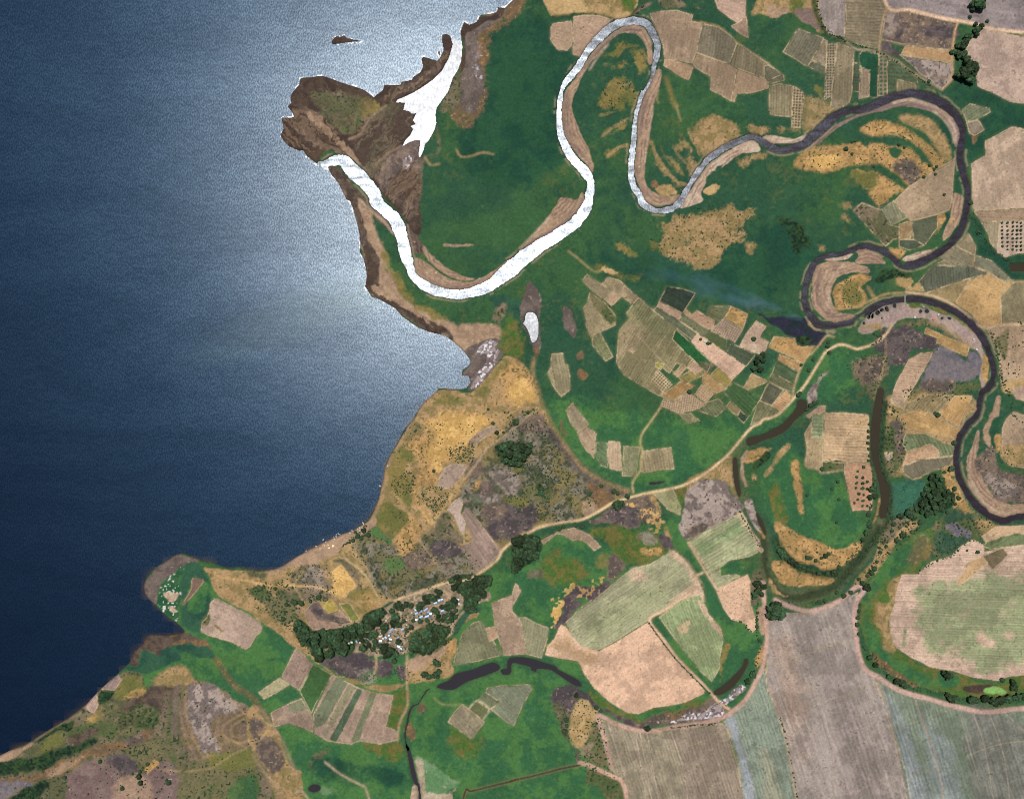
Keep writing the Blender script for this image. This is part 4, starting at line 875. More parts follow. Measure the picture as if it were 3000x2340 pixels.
F('crop_field', 'small grey crop square beside the eastern river bend', (144, 130, 112), "30: 1690,1050 1790,1030 1842,1110 1760,1160 1712,1140", (60, 8, .08))
area('deep', "30: 1840,1060 1900,1060 1960,1140 1940,1190 1840,1180", 4, .3, .2)
area('rust', "30: 1740,1160 1790,1150 1790,1210 1740,1240", 3, .3, .2)
F('bare_field', 'broad pale bare field east of the upper river', (190, 164, 140), "30: 1962,1150 2070,1085 2200,1180 2330,1320 2330,1740 31: 2330,60 1960,80 1760,100 1735,40 30: 1740,1640 1728,1400 1850,1330 1850,1205", (75, 20, .05))
area('palesand', "30: 1850,1560 1900,1500 1950,1500 1920,1580", 5, .9, .25)
F('stubble_field', 'grey brown strip field under the broad pale bare field', (158, 134, 110), "31: 1752,104 1960,84 2330,70 2330,180 1812,186", (3, 8, .05))
F('crop_field', 'striped field with upright rows beside the dotted orchard', (152, 138, 112), "31: 1812,190 1970,188 1952,440 1895,375 1860,270", (90, 8, .2))
F('orchard_field', 'orchard with rows of round dark trees on pale ground', (188, 164, 144), "31: 1976,187 2178,182 2184,430 2120,462 2020,492 1946,448")
F('bare_field', 'wide tan field closed in by the eastern river bend', (174, 150, 122), "30: 1072,1720 1200,1592 1590,1355 1562,1720 31: 1545,95 1440,126 1215,186 1180,158 1065,12", (150, 14, .05))
paint(strokew("30: 1270,1600 1400,1704 31: 1375,5 1430,100", 3), (140, 122, 96), .6)
F('orchard_field', 'tilted orchard square with white speckled rows', (134, 132, 104), "31: 960,84 1064,16 1180,155 1050,220", (70, 9, .25))
F('garden_field', 'mixed brown and olive plots on the meadow rim', 'scrub', "31: 720,90 800,30 950,88 1030,220 1120,240 1110,332 1060,342 1000,400 850,240", (55, 9, .08))
F('crop_field', 'dark olive plot west of the pale sand strip', (98, 102, 80), "31: 1225,186 1440,130 1440,240 1330,390 1235,340", (0, 9, .05))
F('stubble_field', 'pair of tan plots beside the tilted orchard square', (168, 140, 102), "31: 1116,212 1210,182 1225,230 1212,332 1116,344")
F('crop_field', 'narrow dark plot above the lower river neck', (86, 94, 76), "31: 1116,348 1235,342 1330,392 1200,430 1116,402", (0, 8, .06))
F('crop_field', 'dark grey green wedge field with upright furrows east of the river neck', (104, 106, 88), "31: 1400,566 1550,570 1750,576 1880,626 1650,690 1340,796 1282,700", (85, 8, .16))
F('stubble_field', 'tan and olive field south of the dark wedge', (154, 134, 96), "31: 1342,798 1650,692 1722,672 1640,800 1590,878 1430,832")
F('stubble_field', 'golden stubble field with a pointed top east of the river', (192, 156, 108), "31: 1650,800 1770,672 1890,628 2012,712 1970,800 1988,1060 1830,1084 1720,968 1592,884", (20, 9, .04))
F('crop_field', 'olive grey field at the eastern edge beside the golden stubble', (142, 130, 100), "31: 1980,832 2100,702 2330,760 2330,1030 1988,1060", (60, 8, .07))
F('crop_field', 'dark curved strip field along the side valley', (122, 120, 98), "31: 1752,472 1900,522 2070,682 2010,702 1880,622 1756,572", (40, 8, .08))
F('crop_field', 'grey speckled field between the track and the river', (138, 128, 104), "31: 1452,482 1600,392 1760,482 1750,570 1412,556 1500,520", (30, 8, .1))
F('stubble_field', 'tan plot wedged between river and side valley', (156, 140, 110), "31: 1620,372 1700,282 1770,402 1760,480 1602,402")
F('bare_field', 'mottled pink and tan land with shrubs at the eastern edge', (182, 154, 126), "31: 1862,1092 2000,1082 2330,1030 2330,1440 2100,1530 1985,1562 1962,1300 1900,1200", (88, 16, .06))
area('scrubgreen', "31: 1930,1180 2020,1100 2060,1100 2010,1360 1960,1300", 6, .8, .22)
F('stubble_field', 'golden plot inside the brickworks bend', (180, 146, 98), "31: 1342,1092 1480,1152 1712,1252 1692,1342 1560,1280 1432,1220 1440,1180 1330,1140", (20, 7, .06))
F('ploughed_field', 'pale furrowed strip running down from the burnt ground', (182, 152, 126), "31: 1200,1362 1290,1312 1402,1302 1340,1430 1250,1580 1160,1720 32: 1150,30 1045,25 31: 1040,1704 1100,1540", (8, 8, .12))
F('bare_field', 'pale bare corner at the eastern river bank', (190, 160, 138), "31: 2080,1610 2184,1500 2330,1480 2330,1704 32: 2330,300 2184,260 2150,60 31: 2110,1704")
# fields inside the oxbow and east of it
F('ploughed_field', 'striped ploughed field with wavy rows inside the oxbow', (194, 164, 128), "32: 478,112 640,112 850,130 862,300 860,540 740,520 650,540 462,530 470,330", (2, 8.5, .2))
area('gold', "32: 720,160 830,160 850,230 740,240", 8, .7, .3, a=.5)
F('garden_field', 'small plot with green vegetable rows beside the wavy ploughed field', (140, 148, 112), "32: 376,130 470,122 462,330 370,322", (0, 11, .3))
F('stubble_field', 'pale plot with a pointed corner west of the vegetable rows', (170, 148, 114), "32: 310,290 370,190 370,325 462,332 460,580 432,592 320,566 330,420", (90, 9, .1))
F('bare_field', 'small brown triangle north of the vegetable rows', (178, 146, 122), "32: 320,140 430,60 486,52 480,110 372,128 350,160")
F('orchard_field', 'pinkish orchard plot with round green trees beside the oxbow lake', (196, 154, 122), "32: 650,545 740,524 862,545 882,620 882,940 720,946 690,840 650,640")
area('scrubgreen', "32: 470,535 640,530 640,600 470,620", 4, .7, .2)
F('bare_field', 'pinkish bare plot with gold specks east of the oxbow lake', (196, 160, 126), "32: 1146,562 1180,462 1380,380 1450,432 1460,492 1300,502 1200,552", (80, 9, .05))
F('crop_field', 'dark speckled wedge plot above the green pool', (120, 112, 92), "32: 1146,564 1300,510 1462,494 1592,482 1540,560 1400,610 1230,682 1150,622", (60, 8, .08))
F('garden_field', 'green and tan striped garden beside the river', (118, 126, 92), "32: 1142,370 1170,292 1340,292 1500,372 1590,392 1590,470 1462,490 1450,430 1380,378 1180,440", (65, 10, .18))
F('stubble_field', 'golden tan belt of stubble between oxbow lake and river', (190, 154, 104), "32: 1012,92 1130,132 1300,92 1450,162 1640,262 1610,332 1350,282 1170,242 1140,190", (25, 9, .06))
F('stubble_field', 'smooth golden field on the river bluff', (192, 154, 104), "32: 1452,112 1590,-30 1740,-30 1660,130 1622,232 1500,162", (130, 10, .04))
F('crop_field', 'olive striped field north of the golden belt', (152, 134, 98), "32: 1152,90 1182,30 1380,-40 1580,-40 1430,130 1290,90", (130, 8, .14))
F('bare_field', 'small pale plot beside the oxbow lake head', (170, 146, 120), "32: 1045,32 1060,-30 1162,-30 1160,80")
F('bare_field', 'small pale square east of the oxbow lake', (186, 166, 142), "32: 990,450 1058,452 1050,528 1010,520")
F('stubble_field', 'tan field with a gold wedge at the eastern edge', (168, 144, 118), "32: 2022,172 2090,102 2150,262 2330,350 2330,650 2200,650 2050,562 1990,422 1992,252", (60, 9, .06))
area('dry', "32: 2010,392 2184,462 2300,500 2184,525 2082,560", 3, .3, .2)
F('bare_field', 'tan bare belt above the great striped round field', (196, 164, 130), "32: 1820,1162 1940,1082 2330,1055 2330,1180 2100,1135 1900,1192 1850,1212")
F('crop_field', 'green strip plot above the great striped round field', (112, 122, 86), "32: 1862,1212 2100,1137 2152,1192 1890,1272 1830,1250", (150, 9, .1))
F('round_field', 'great round field of pale soil and green striped rows', (204, 174, 152), "32: 1140,1490 1262,1490 1390,1380 1560,1332 1640,1252 1740,1192 1830,1232 1840,1300 2010,1260 2184,1180 2400,1180 2400,1704 33: 2400,540 2184,565 2150,602 2060,652 1950,690 1740,662 1600,612 1380,572 1200,482 1080,402 1040,282 1030,180 1060,80 32: 1100,1600", (2, 7.5, .12))
for s_ in ["32: 1300,1600 1500,1540 1800,1500 2100,1500 2300,1560 2300,1740 33: 2300,500 2060,560 1800,620 1740,600 1640,460 1540,440 1500,480 1330,420 1260,260 1220,60"]:
    area((136, 152, 108, (172, 164, 128), (110, 134, 92), .3, 'mid')[:3], s_, 20, 1.1, .3, 16, a=.8)
area((206, 174, 150), "33: 1780,240 1860,330 1960,370 1940,420 1840,400 1770,350", 8, .5, .3, 10)
area((206, 174, 150), "33: 2000,290 2090,290 2080,360 2020,330", 8, .5, .3, 10)
area((120, 140, 98), "33: 1170,150 1190,160 1170,400 1150,380", 5, .8, .3, 6)
F('crop_field', 'olive brown plot set into the rim of the great round field', (130, 116, 90), "32: 1830,1332 2000,1262 2042,1320 1912,1450 1862,1402", (60, 8, .08))
F('stubble_field', 'golden plot set into the rim of the great round field', (192, 158, 118), "32: 1702,1390 1820,1334 1870,1390 1770,1470 1640,1580 1600,1560 1660,1480")
# the southern strips
F('ploughed_field', 'very broad mauve brown strip field running to the southern edge', (163, 149, 139), "33: 0,190 60,160 112,112 350,122 480,90 760,-60 722,150 732,280 770,482 805,590 900,652 922,702 980,880 1060,1120 1300,1860 350,1860 165,1260 60,900 -20,740", (71, 13, .10))
area((148, 134, 127), "33: 300,200 480,300 640,700 900,1300 1000,1704 700,1704 560,1100 420,600", 26, .7, .4, 20, a=.7)
area((178, 148, 126), "33: 30,300 200,300 320,900 300,1500 200,1100 90,800", 26, .7, .4, 20, a=.5)
F('crop_field', 'pale blue green strip field bounded by the curved farm track', (138, 146, 128), "23: 1802,1042 1880,972 2000,852 2080,702 2160,580 33: -10,760 60,905 165,1262 340,1860 23: 2060,1860 1922,1350 1832,1090", (72, 10, .16))
area((156, 158, 163), "23: 1810,1050 1880,980 1960,1250 2060,1600 2120,1800 2040,1800 1930,1350", 8, .6, .3, 6, a=.8)
area((158, 152, 128), "33: -60,1250 40,1400 160,1704 60,1704 -60,1500", 14, .6, .3, 10, a=.7)
F('crop_field', 'olive striped field south of the dry old meander', (158, 145, 122), "23: 745,1022 870,1062 1000,1092 1120,1132 1350,1112 1600,1080 1785,1052 1830,1100 1920,1400 2050,1860 1090,1860 960,1600 852,1440 800,1300", (72, 9, .13))
area((152, 135, 118), "23: 1360,1110 1780,1060 1900,1400 2030,1860 1590,1860 1450,1400", 10, .4, .3, 8, a=.85)
for s_ in ["23: 820,1050 960,1500", "23: 1050,1120 1210,1704", "23: 1090,1130 1260,1704", "23: 1150,1140 1320,1704", "23: 1350,1110 1470,1500 1550,1760"]:
    paint(blur(strokew(s_, 2.6), 1), (196, 176, 156), .6)
F('crop_field', 'dark blue green strip field reaching the south eastern corner', (126, 136, 116), "33: 926,672 1130,790 1240,832 1620,902 1900,972 2060,952 2330,900 2330,1860 1300,1860 1180,1500 1062,1130 980,880", (72, 11, .14))
area((152, 156, 158), "33: 930,680 980,700 1250,1300 1560,1860 1300,1860 1070,1130", 18, .7, .4, 14, a=.75)
area((148, 153, 154), "33: 1300,1050 1400,1000 1620,1500 1740,1860 1560,1860", 18, .9, .4, 14, a=.6)
area((124, 118, 112), "33: 1680,930 1980,980 2330,1300 2330,1860 1900,1860", 20, .5, .4, 14, a=.7)
for s_ in ["33: 1250,830 1330,1080 1450,1440 1560,1800", "33: 1735,950 1850,1300 1980,1704", "33: 1880,970 2010,1350 2100,1704", "33: 2010,960 2184,1500", "33: 1640,1000 1780,1500"]:
    paint(blur(strokew(s_, 5 if '1250' in s_ else 2.6), 1), (170, 148, 134), .75)
for s_ in ["33: 1060,1110 1310,1020 1600,920", "33: 1200,1505 1440,1420", "33: 1680,1340 1980,1230 2184,1160", "33: 370,430 730,340", "33: 20,570 300,470 560,390", "33: 370,905 620,820 940,710", "23: 1400,1290 1640,1200 1880,1120"]:
    paint(blur(strokew(s_, 2.6), 1), (176, 160, 120), .5)
# fields round the canal
F('crop_field', 'great pale green field with faint rows west of the canal track', (170, 166, 132), "22: 685,1720 860,1570 1020,1440 1180,1400 1320,1312 1392,1282 1480,1370 1562,1470 1622,1560 1645,1720 23: 1425,0 1390,40 1172,168 1030,260 902,340 800,400 722,430 580,390 500,280 462,190 560,90 680,0", (146, 8, .10))
area((206, 176, 148), "22: 1000,1460 1060,1440 1160,1490 1140,1560 1040,1560", 10, .5, .3, 8, a=.85)
area((212, 180, 150), "22: 1330,1310 1392,1282 1562,1470 1640,1704 23: 1420,0 1350,40 22: 1360,1690 1540,1560 1440,1400", 6, .3, .3, 6, a=.9)
area((148, 152, 112), "22: 1200,1600 1450,1430 1500,1500 1300,1704 23: 900,300 700,350 560,180 800,40", 30, .9, .4, 20, a=.6)
F('bare_field', 'great bare pinkish field ending in a rounded southern rim', (222, 182, 152), "23: 420,215 460,230 510,312 600,402 740,442 902,352 1030,272 1162,190 1192,222 1400,480 1560,670 1640,772 1630,802 1480,872 1340,900 1200,922 1080,972 980,962 820,862 702,752 622,642 582,560 560,522 380,492 280,472 302,402 360,332 400,242", (150, 16, .03))
area('straw', "23: 300,400 480,300 560,420 760,470 700,560 560,500 420,470", 8, 1.2, .22, a=.5)
area((206, 170, 144), "23: 700,520 1100,420 1300,400 1000,560", 16, .6, .4, 12, a=.6)
F('crop_field', 'green crop field with a bare spot east of the canal track', (150, 160, 116), "23: 1255,150 1430,10 1600,-40 1640,40 1682,132 1780,242 1802,332 1772,480 1770,580 1702,702 1600,602 1400,352", (70, 8, .12))
area((206, 182, 142), "23: 1420,240 1500,190 1530,240 1490,290 1430,290", 4, .8, .2)
area((204, 172, 146), "23: 1610,-20 1690,130 1780,240 1800,340 1760,300 1660,150 1590,20", 3, .4, .2, a=.9)
F('crop_field', 'pale field with bright green diagonal rows under the ash ground', (172, 172, 132), "22: 1498,1216 1600,1150 1780,1050 1962,960 2010,1060 2122,1280 2040,1332 1850,1372 1770,1432 1682,1482", (148, 10, .2))
area((124, 148, 100), "22: 1580,1240 1800,1120 1960,1010 2000,1090 1800,1230 1620,1330", 14, .9, .35, 10, a=.7)
area((208, 178, 146), "22: 1935,975 1962,962 2122,1280 2080,1300 2040,1190", 3, .4, .2, a=.8)
area((208, 182, 146), "22: 1500,1216 1560,1260 1690,1470 1640,1430", 3, .4, .2, a=.8)
F('crop_field', 'pale green wedge with a rounded tip beside the oxbow hedge', (166, 164, 128), "22: 1690,1490 1770,1440 1782,1500 1900,1490 1942,1502 1742,1612", (148, 9, .1))
F('bare_field', 'bare peach coloured field narrowing to a southern spur', (216, 178, 148), "22: 1752,1612 1930,1522 2010,1490 2032,1550 2032,1720 23: 2032,30 2072,150 2080,250 2050,278 2002,240 1990,205 1940,190 1870,170 1800,70 1780,0", dots=(15, (136, 112, 84), 10, 1.2))
# strips inside the great green meander
F('stubble_field', 'grey strip plot with a notched side on the western meander meadow', (162, 146, 118), "22: 515,30 570,100 655,210 612,250 550,262 500,202 462,95", (60, 8, .08))
F('stubble_field', 'pale strip plot tapering south on the western meander meadow', (176, 152, 124), "22: 555,272 640,232 720,282 712,340 696,498 640,440 580,352", (60, 8, .08))
F('garden_field', 'green overgrown plot beside the pale upright strip', (102, 120, 86), "22: 720,365 812,372 815,580 760,562 710,470", (40, 9, .08))
F('stubble_field', 'pale upright strip plot on the southern meander meadow', (184, 158, 130), "22: 825,357 920,362 937,610 832,592 815,450", (90, 8, .09))
F('crop_field', 'grey green upright plot west of the meander footpath', (140, 138, 104), "22: 952,397 1092,407 1056,652 940,650", (90, 8, .07))
F('stubble_field', 'speckled plot east of the meander footpath', (164, 148, 114), "22: 1112,440 1355,407 1380,590 1250,602 1120,627 1092,610", (80, 8.5, .2))
F('stubble_field', 'small tan wedge field hanging below the curved track', (152, 148, 108), "22: 1200,792 1370,767 1442,910 1432,990 1322,932")
F('stubble_field', 'curved tan strip field above the bright pasture', (168, 142, 118), "22: 252,1202 400,1122 530,1092 660,1152 756,1252 702,1286 640,1222 570,1192 520,1202 440,1152 380,1142 270,1232")
F('stubble_field', 'isolated stubble plot with a waist in the western marsh meadow', (154, 142, 110), "21: 340,1315 432,1310 450,1400 477,1405 490,1480 497,1620 420,1680 372,1620 340,1570 300,1480 325,1440", (80, 8, .1))
# the patchwork of the great meander
F('stubble_field', 'grey strip of stubble at the north western tip of the patchwork', (152, 138, 108), "21: 597,690 640,642 765,722 870,800 840,890 700,790", (35, 8, .08))
F('stubble_field', 'pale speckled field with a curved top in the patchwork', (158, 140, 110), "21: 768,718 815,662 920,692 1000,770 1082,842 1022,890 940,832 880,800", (120, 7, .12))
F('bare_field', 'small pinkish plot under the curved speckled field', (176, 148, 120), "21: 790,850 860,790 935,830 850,905")
F('crop_field', 'rounded field with dark shrubs scattered over its upper half', (164, 148, 114), "21: 660,802 780,872 885,990 880,1070 672,1170 640,1102 605,932 640,880", (60, 8, .05))
area('scrubgreen', "21: 660,802 780,872 890,1000 860,1060 780,990 700,900", 4, 1.1, .2)
F('crop_field', 'dark speckled plot at the western rim of the patchwork', (126, 126, 90), "21: 682,1177 750,1132 860,1340 800,1376 690,1250", (60, 8, .1))
F('crop_field', 'great grey green plot with slanting rows at the heart of the patchwork', (142, 132, 98), "21: 1085,840 1200,945 1392,1097 1366,1190 1540,1362 1482,1432 1400,1390 1340,1480 1270,1420 1180,1530 1110,1590 950,1490 890,1392 910,1112 1000,1010 972,970 1040,880", (122, 8, .16))
area((160, 140, 110), "21: 930,1100 1010,1040 1150,1170 1010,1250 940,1350 910,1300", 8, .5, .3, 8, a=.7)
area((116, 118, 84), "21: 1100,860 1390,1100 1300,1180 1010,960", 12, .6, .3, 8, a=.6)
paint(strokew("21: 1010,1120 1130,1220 1270,1370 1430,1520", 3), (176, 154, 118), .6)
F('bare_field', 'tiny pale square within the slanting rows', (200, 166, 136), "21: 1020,1262 1052,1285 1030,1315 992,1288")
F('crop_field', 'small yellow green square within the patchwork', (152, 146, 70), "21: 1225,1390 1300,1400 1265,1450 1222,1418")
F('orchard_field', 'square orchard of dark dots on white ground', (204, 176, 140), "21: 1180,1530 1250,1457 1366,1580 1285,1642", dots=(7.5, (78, 88, 58), 42, 2.4))
F('crop_field', 'grey strip plot below the dotted orchard square', (138, 128, 96), "21: 1112,1590 1180,1535 1285,1642 1255,1672", (42, 8, .1))
F('grass_field', 'long dark green grass strip across the patchwork', (44, 94, 54), "21: 1396,1105 1540,1240 1700,1390 1660,1480 1540,1362 1366,1190")
area('scrub', "21: 1600,1370 1700,1390 1740,1420 1660,1480 1620,1440", 5, .8, .22)
F('crop_field', 'nearly black green square field at the northern rim of the patchwork', (58, 70, 58), "21: 1320,746 1440,760 1562,800 1452,970 1256,866", (30, 9, .1))
F('bare_field', 'pink strip under the nearly black square field', (188, 154, 130), "21: 1252,870 1446,972 1426,1030 1236,910")
F('crop_field', 'dark strip field under the pink strip', (108, 112, 88), "21: 1205,942 1240,912 1420,1032 1592,1150 1540,1202 1392,1090", (33, 8, .12))
F('bare_field', 'long bare pink field with a homestead at its northern end', (208, 172, 146), "F: 480,332 780,530 1080,742 920,912 640,660 400,432")
F('crop_field', 'grey green strip north of the homestead', (116, 116, 88), "F: 320,90 480,190 622,272 600,330 530,352 250,165", (33, 8, .1))
F('bare_field', 'pink speckled field with a stepped northern side', (174, 142, 116), "F: 470,40 590,112 702,162 690,250 622,280 470,190 318,88 332,20 410,102")
F('crop_field', 'dark olive plot against the curved northern track', (106, 108, 78), "F: 642,-10 910,-10 822,130 760,190 588,102", (30, 8, .12))
F('stubble_field', 'bright golden plot against the curved northern track', 'gold', "F: 905,-10 1112,90 1052,270 960,210 824,130")
F('orchard_field', 'pale plot speckled with shrubs below the golden plot', (184, 156, 134), "F: 812,142 1050,282 950,442 800,360 640,302 702,230", dots=(6.5, (120, 110, 84), 30, 1.6))
F('bare_field', 'pale stepped field with one round tree', (196, 166, 142), "F: 1216,172 1340,242 1260,380 1370,432 1340,540 1300,582 1180,560 1010,492 1080,352")
area('palesand', "F: 1020,490 1200,470 1300,540 1280,590 1160,560", 5, 1.0, .2)
F('crop_field', 'dark green plot beside the clump of trees', (78, 88, 68), "F: 902,452 1050,520 1202,602 1090,742 850,572", (30, 9, .12))
F('grass_field', 'dark green rough plot beside the homestead', (88, 98, 66), "F: 600,332 680,320 850,402 830,552 700,470 555,370")
F('stubble_field', 'golden field beside the charred ground', (188, 150, 102), "F: 1440,372 1700,390 1720,470 1800,500 1960,482 1810,702 1560,580 1370,500")
area('gold', "F: 1420,400 1660,400 1700,560 1500,540", 8, 1.0, .25)
F('ploughed_field', 'orange brown rectangle with fine rows', (178, 142, 98), "F: 1510,592 1800,702 1750,802 1482,662", (22, 6.5, .1))
F('garden_field', 'dark green gardens with white specks', (86, 104, 74), "F: 1480,672 1742,812 1700,962 1560,900 1420,822", (30, 9, .14))
F('crop_field', 'grey plot south of the dark gardens', (116, 116, 86), "F: 1420,832 1690,972 1670,1062 1560,1030 1372,932 1400,850", (30, 8, .1))
F('crop_field', 'dark grey brown plot beside the little striped field', (100, 100, 80), "F: 1382,942 1560,1042 1412,1230 1262,1170", (122, 8, .06))
F('ploughed_field', 'small striped orange field beside the sandy track', (200, 160, 118), "F: 1580,1050 1650,1092 1640,1162 1520,1312 1416,1230", (28, 6.5, .22))
F('stubble_field', 'speckled olive plot above the sandy track', (122, 120, 88), "F: 1250,1172 1410,1232 1518,1314 1400,1385 1240,1440 1150,1470", (122, 8, .08))
F('grass_field', 'green grassy plots in the south of the patchwork', (76, 106, 66), "F: 930,942 1060,1012 1110,1040 1370,932 1260,1170 1112,1380 1010,1290 812,1060", (42, 10, .14))
F('stubble_field', 'tan plot between grey and green plots in the patchwork', (166, 142, 102), "F: 1160,832 1372,928 1300,960 1110,1040 1062,1002")
F('stubble_field', 'olive gold square south of the long pink field', (168, 148, 88), "F: 740,752 920,912 836,1026 650,850")
F('stubble_field', 'tan gold field in the lower patchwork', (186, 152, 106), "F: 550,792 650,852 838,1024 720,1080 640,1040 545,960")
F('bare_field', 'pale pink plot dotted with shrubs in the lower patchwork', (206, 172, 134), "F: 540,962 640,1042 690,1090 580,1202 450,1092", dots=(7, (140, 124, 90), 40, 1.4))
F('crop_field', 'olive plot with slanting rows in the lower patchwork', (146, 132, 82), "F: 250,882 380,802 538,792 560,850 330,972", (40, 7, .14))
F('stubble_field', 'orange brown strip with a curved southern side', (166, 132, 88), "F: 20,1112 270,932 460,982 330,1060 300,1090 180,1172")
F('orchard_field', 'pale rounded orchard with small dark dots at the meander rim', (206, 172, 142), "F: 20,1232 60,1150 180,1176 370,1062 420,1092 592,1222 450,1290 250,1334", dots=(6.5, (112, 112, 80), 10, 1.8))
F('crop_field', 'grey green plot at the southern rim of the patchwork', (112, 116, 84), "F: 580,1202 740,1152 850,1252 712,1370 480,1290", (50, 8, .14))
F('stubble_field', 'tan plot beside the green grassy plots', (152, 136, 98), "F: 842,1250 890,1182 1020,1290 970,1360")
F('grass_field', 'dark square grass plot at the southern rim of the patchwork', (64, 84, 66), "F: 1022,1292 1112,1382 1060,1452 982,1370")
F('garden_field', 'small pale garden jutting into the meadow', (138, 132, 98), "F: 250,1342 400,1332 510,1422 360,1460", (80, 8, .1))
F('ploughed_field', 'tiny plot of white stripes', (188, 162, 126), "F: 172,832 290,712 346,762 240,880", (135, 7.5, .3))
F('bare_field', 'small pink plot beside the white stripes', (202, 168, 140), "F: 352,760 440,672 552,780 462,842", dots=(7, (150, 124, 98), 40, 1.2))
# lakeside and village fields
F('straw_field', 'bright straw yellow field with dark short strokes', 'brightgold', "12: 725,1405 742,1420 800,1500 862,1590 800,1630 760,1692 640,1640 662,1560 640,1470", (20, 9, .06))
F('stubble_field', 'tan fan shaped field above the village trees', (170, 140, 120), "V: 212,722 320,580 480,512 560,640 650,750 870,682 1112,910 980,980 850,1012 600,1040 382,1052 290,950")
area('burntbrown', "V: 280,600 480,510 560,640 650,752 760,730 780,800 1000,830 1030,900 870,945 800,930 790,900 740,912 620,902 450,862 380,752", 3, .4, .18, 4)
area('burnt', "V: 330,590 470,530 540,640 620,760 740,760 740,880 620,880 470,840 420,740", 5, .7, .2)
F('straw_field', 'yellow speckled square beside the burnt fan field', (190, 168, 92), "V: 530,542 720,490 870,672 642,752")
F('grass_field', 'olive grass strip beside the burnt fan field', (130, 130, 72), "V: 860,562 1060,552 1252,850 1112,900")
F('bare_field', 'white ragged bare strip in the lakeside scrub', (210, 184, 166), "D: 692,1330 830,1182 890,1252 850,1370 920,1482 900,1650 840,1600 760,1402", smooth=True)
F('ploughed_field', 'grey sloping field with long furrows ending at the village road', (162, 138, 124), "12: 1800,930 1870,1000 1960,1120 2096,1300 1940,1446 1890,1460 1742,1250 1860,1202 1790,1050 1762,970", (56, 10, .10))
F('bare_field', 'smooth grey bare field on the golden hillside', (164, 141, 124), "D: 582,960 640,832 760,762 930,790 840,960 702,1070 600,1062", smooth=True)
F('bare_field', 'narrow pinkish bare plot near the hilltop', (166, 142, 122), "D: 982,452 1100,352 1240,292 1350,302 1200,402 1000,540 950,512")
F('bare_field', 'bare pinkish field near the lakeside spit', (186, 160, 141), "P: 1060,907 1110,910 1160,942 1350,1032 1500,1110 1640,1212 1670,1260 1652,1330 1590,1372 1520,1500 1470,1540 1440,1538 1290,1450 1150,1412 1000,1370 902,1320 910,1212 970,1152 1010,1050 1012,980", (20, 9, .04))
area('scrubgreen', "P: 970,1090 1010,1080 1010,1200 920,1220", 3, .9, .2)
area('olive', "P: 1060,1220 1130,1260 1180,1300 1220,1290 1190,1330 1110,1290", 2, .8, .2)
F('bare_field', 'thin brown bare wedge on the green lakeside spit', (144, 116, 100), "P: 800,655 830,650 920,672 932,700 800,862 682,990 665,975 740,860 782,780 785,680")
F('ploughed_field', 'brown slanting plot below the dry bank', (156, 132, 116), "13: 342,412 410,470 490,545 370,772 295,720 220,660", (118, 8, .06))
F('bare_field', 'small whitish plot at the end of the brown slanting plot', (170, 160, 124), "13: 205,662 296,722 200,780 72,846 25,790", (30, 8, .06))
F('grass_field', 'olive green strip between the brown and striped plots', (74, 108, 64), "13: 492,556 650,640 600,720 502,900 476,970 440,900 378,780")
F('crop_field', 'fan of pale and green strips below the dry bank', (176, 150, 130), "13: 652,642 850,740 1000,790 1172,816 1140,960 1110,1082 1212,1122 1202,1200 1062,1230 882,1200 810,1232 612,1202 500,1140 490,980", (116, 12, .05))
for s_, c_ in [("13: 690,650 790,700 590,1060 508,1090 500,980", (112, 122, 94)), ("13: 800,705 858,740 660,1080 610,1060", (142, 136, 106)), ("13: 868,752 910,772 690,1208 630,1192", (74, 104, 76)),
               ("13: 978,792 1032,802 920,1080 880,1228 812,1202 890,1010", (124, 132, 98)), ("13: 600,1080 640,1080 600,1180 560,1160", (150, 140, 116))]:
    m_ = blur(fillw(pts(s_)), 2); m_.a = sst(.3, .7, m_.a + (N_FINE[m_.sl] - .5) * .5 * np.minimum(1, m_.a * 2.5)); paint(m_, c_, .9)
F('bare_field', 'small brown flared plot west of the fan of strips', (160, 136, 118), "13: 130,962 270,892 392,842 480,1000 490,1130 400,1090 280,1052 160,1082", (60, 8, .05))
area((130, 130, 102), "13: 280,890 390,842 440,920 330,960", 6, .6, .3, 6)
F('crop_field', 'grey square plot standing on its corner in the round pasture', (152, 140, 114), "13: 1760,890 1952,1042 1842,1190 1640,1040 1690,960", (50, 8, .08))
F('crop_field', 'small green square framed by pale paths', (108, 112, 76), "13: 1882,862 1990,932 1935,1022 1815,930", (50, 8, .05))
F('crop_field', 'small dark plot north of the framed green square', (114, 118, 90), "13: 1960,792 2088,872 1996,930 1890,856", (50, 8, .06))
F('crop_field', 'white speckled dark field with a pointed southern end', (138, 142, 116), "13: 1972,752 2100,730 2184,732 23: 150,720 172,760 90,900 15,1076 13: 2150,1050 2004,934 2090,872 1968,796", (50, 8, .1))
F('crop_field', 'olive crop field on the green bank south east of the village', (132, 130, 100), "13: 1760,292 1850,200 1920,180 1965,250 2080,442 2100,470 1900,520 1690,562 1695,500", (70, 9, .1))
F('bare_field', 'small pink plot inside the olive crop field', (198, 160, 132), "13: 1966,242 2030,232 2062,320 1990,362")
F('stubble_field', 'tan field between the olive crop field and the bright pasture', (174, 148, 124), "13: 2012,30 2184,-40 22: 30,1560 80,1630 23: 0,60 0,100 52,150 80,202 130,462 0,470 13: 2114,472 2040,232 2030,150", (100, 10, .05))
F('crop_field', 'grey green field with clipped corners beside the bare spur', (142, 138, 108), "23: 52,150 112,150 200,200 312,242 302,330 250,496 132,466 82,202", (100, 8, .08))
F('beach_plot', 'narrow pale plot on the south western lake bank', (172, 146, 130), "03: 740,892 830,790 842,900 800,970 742,930", (118, 6, .08))
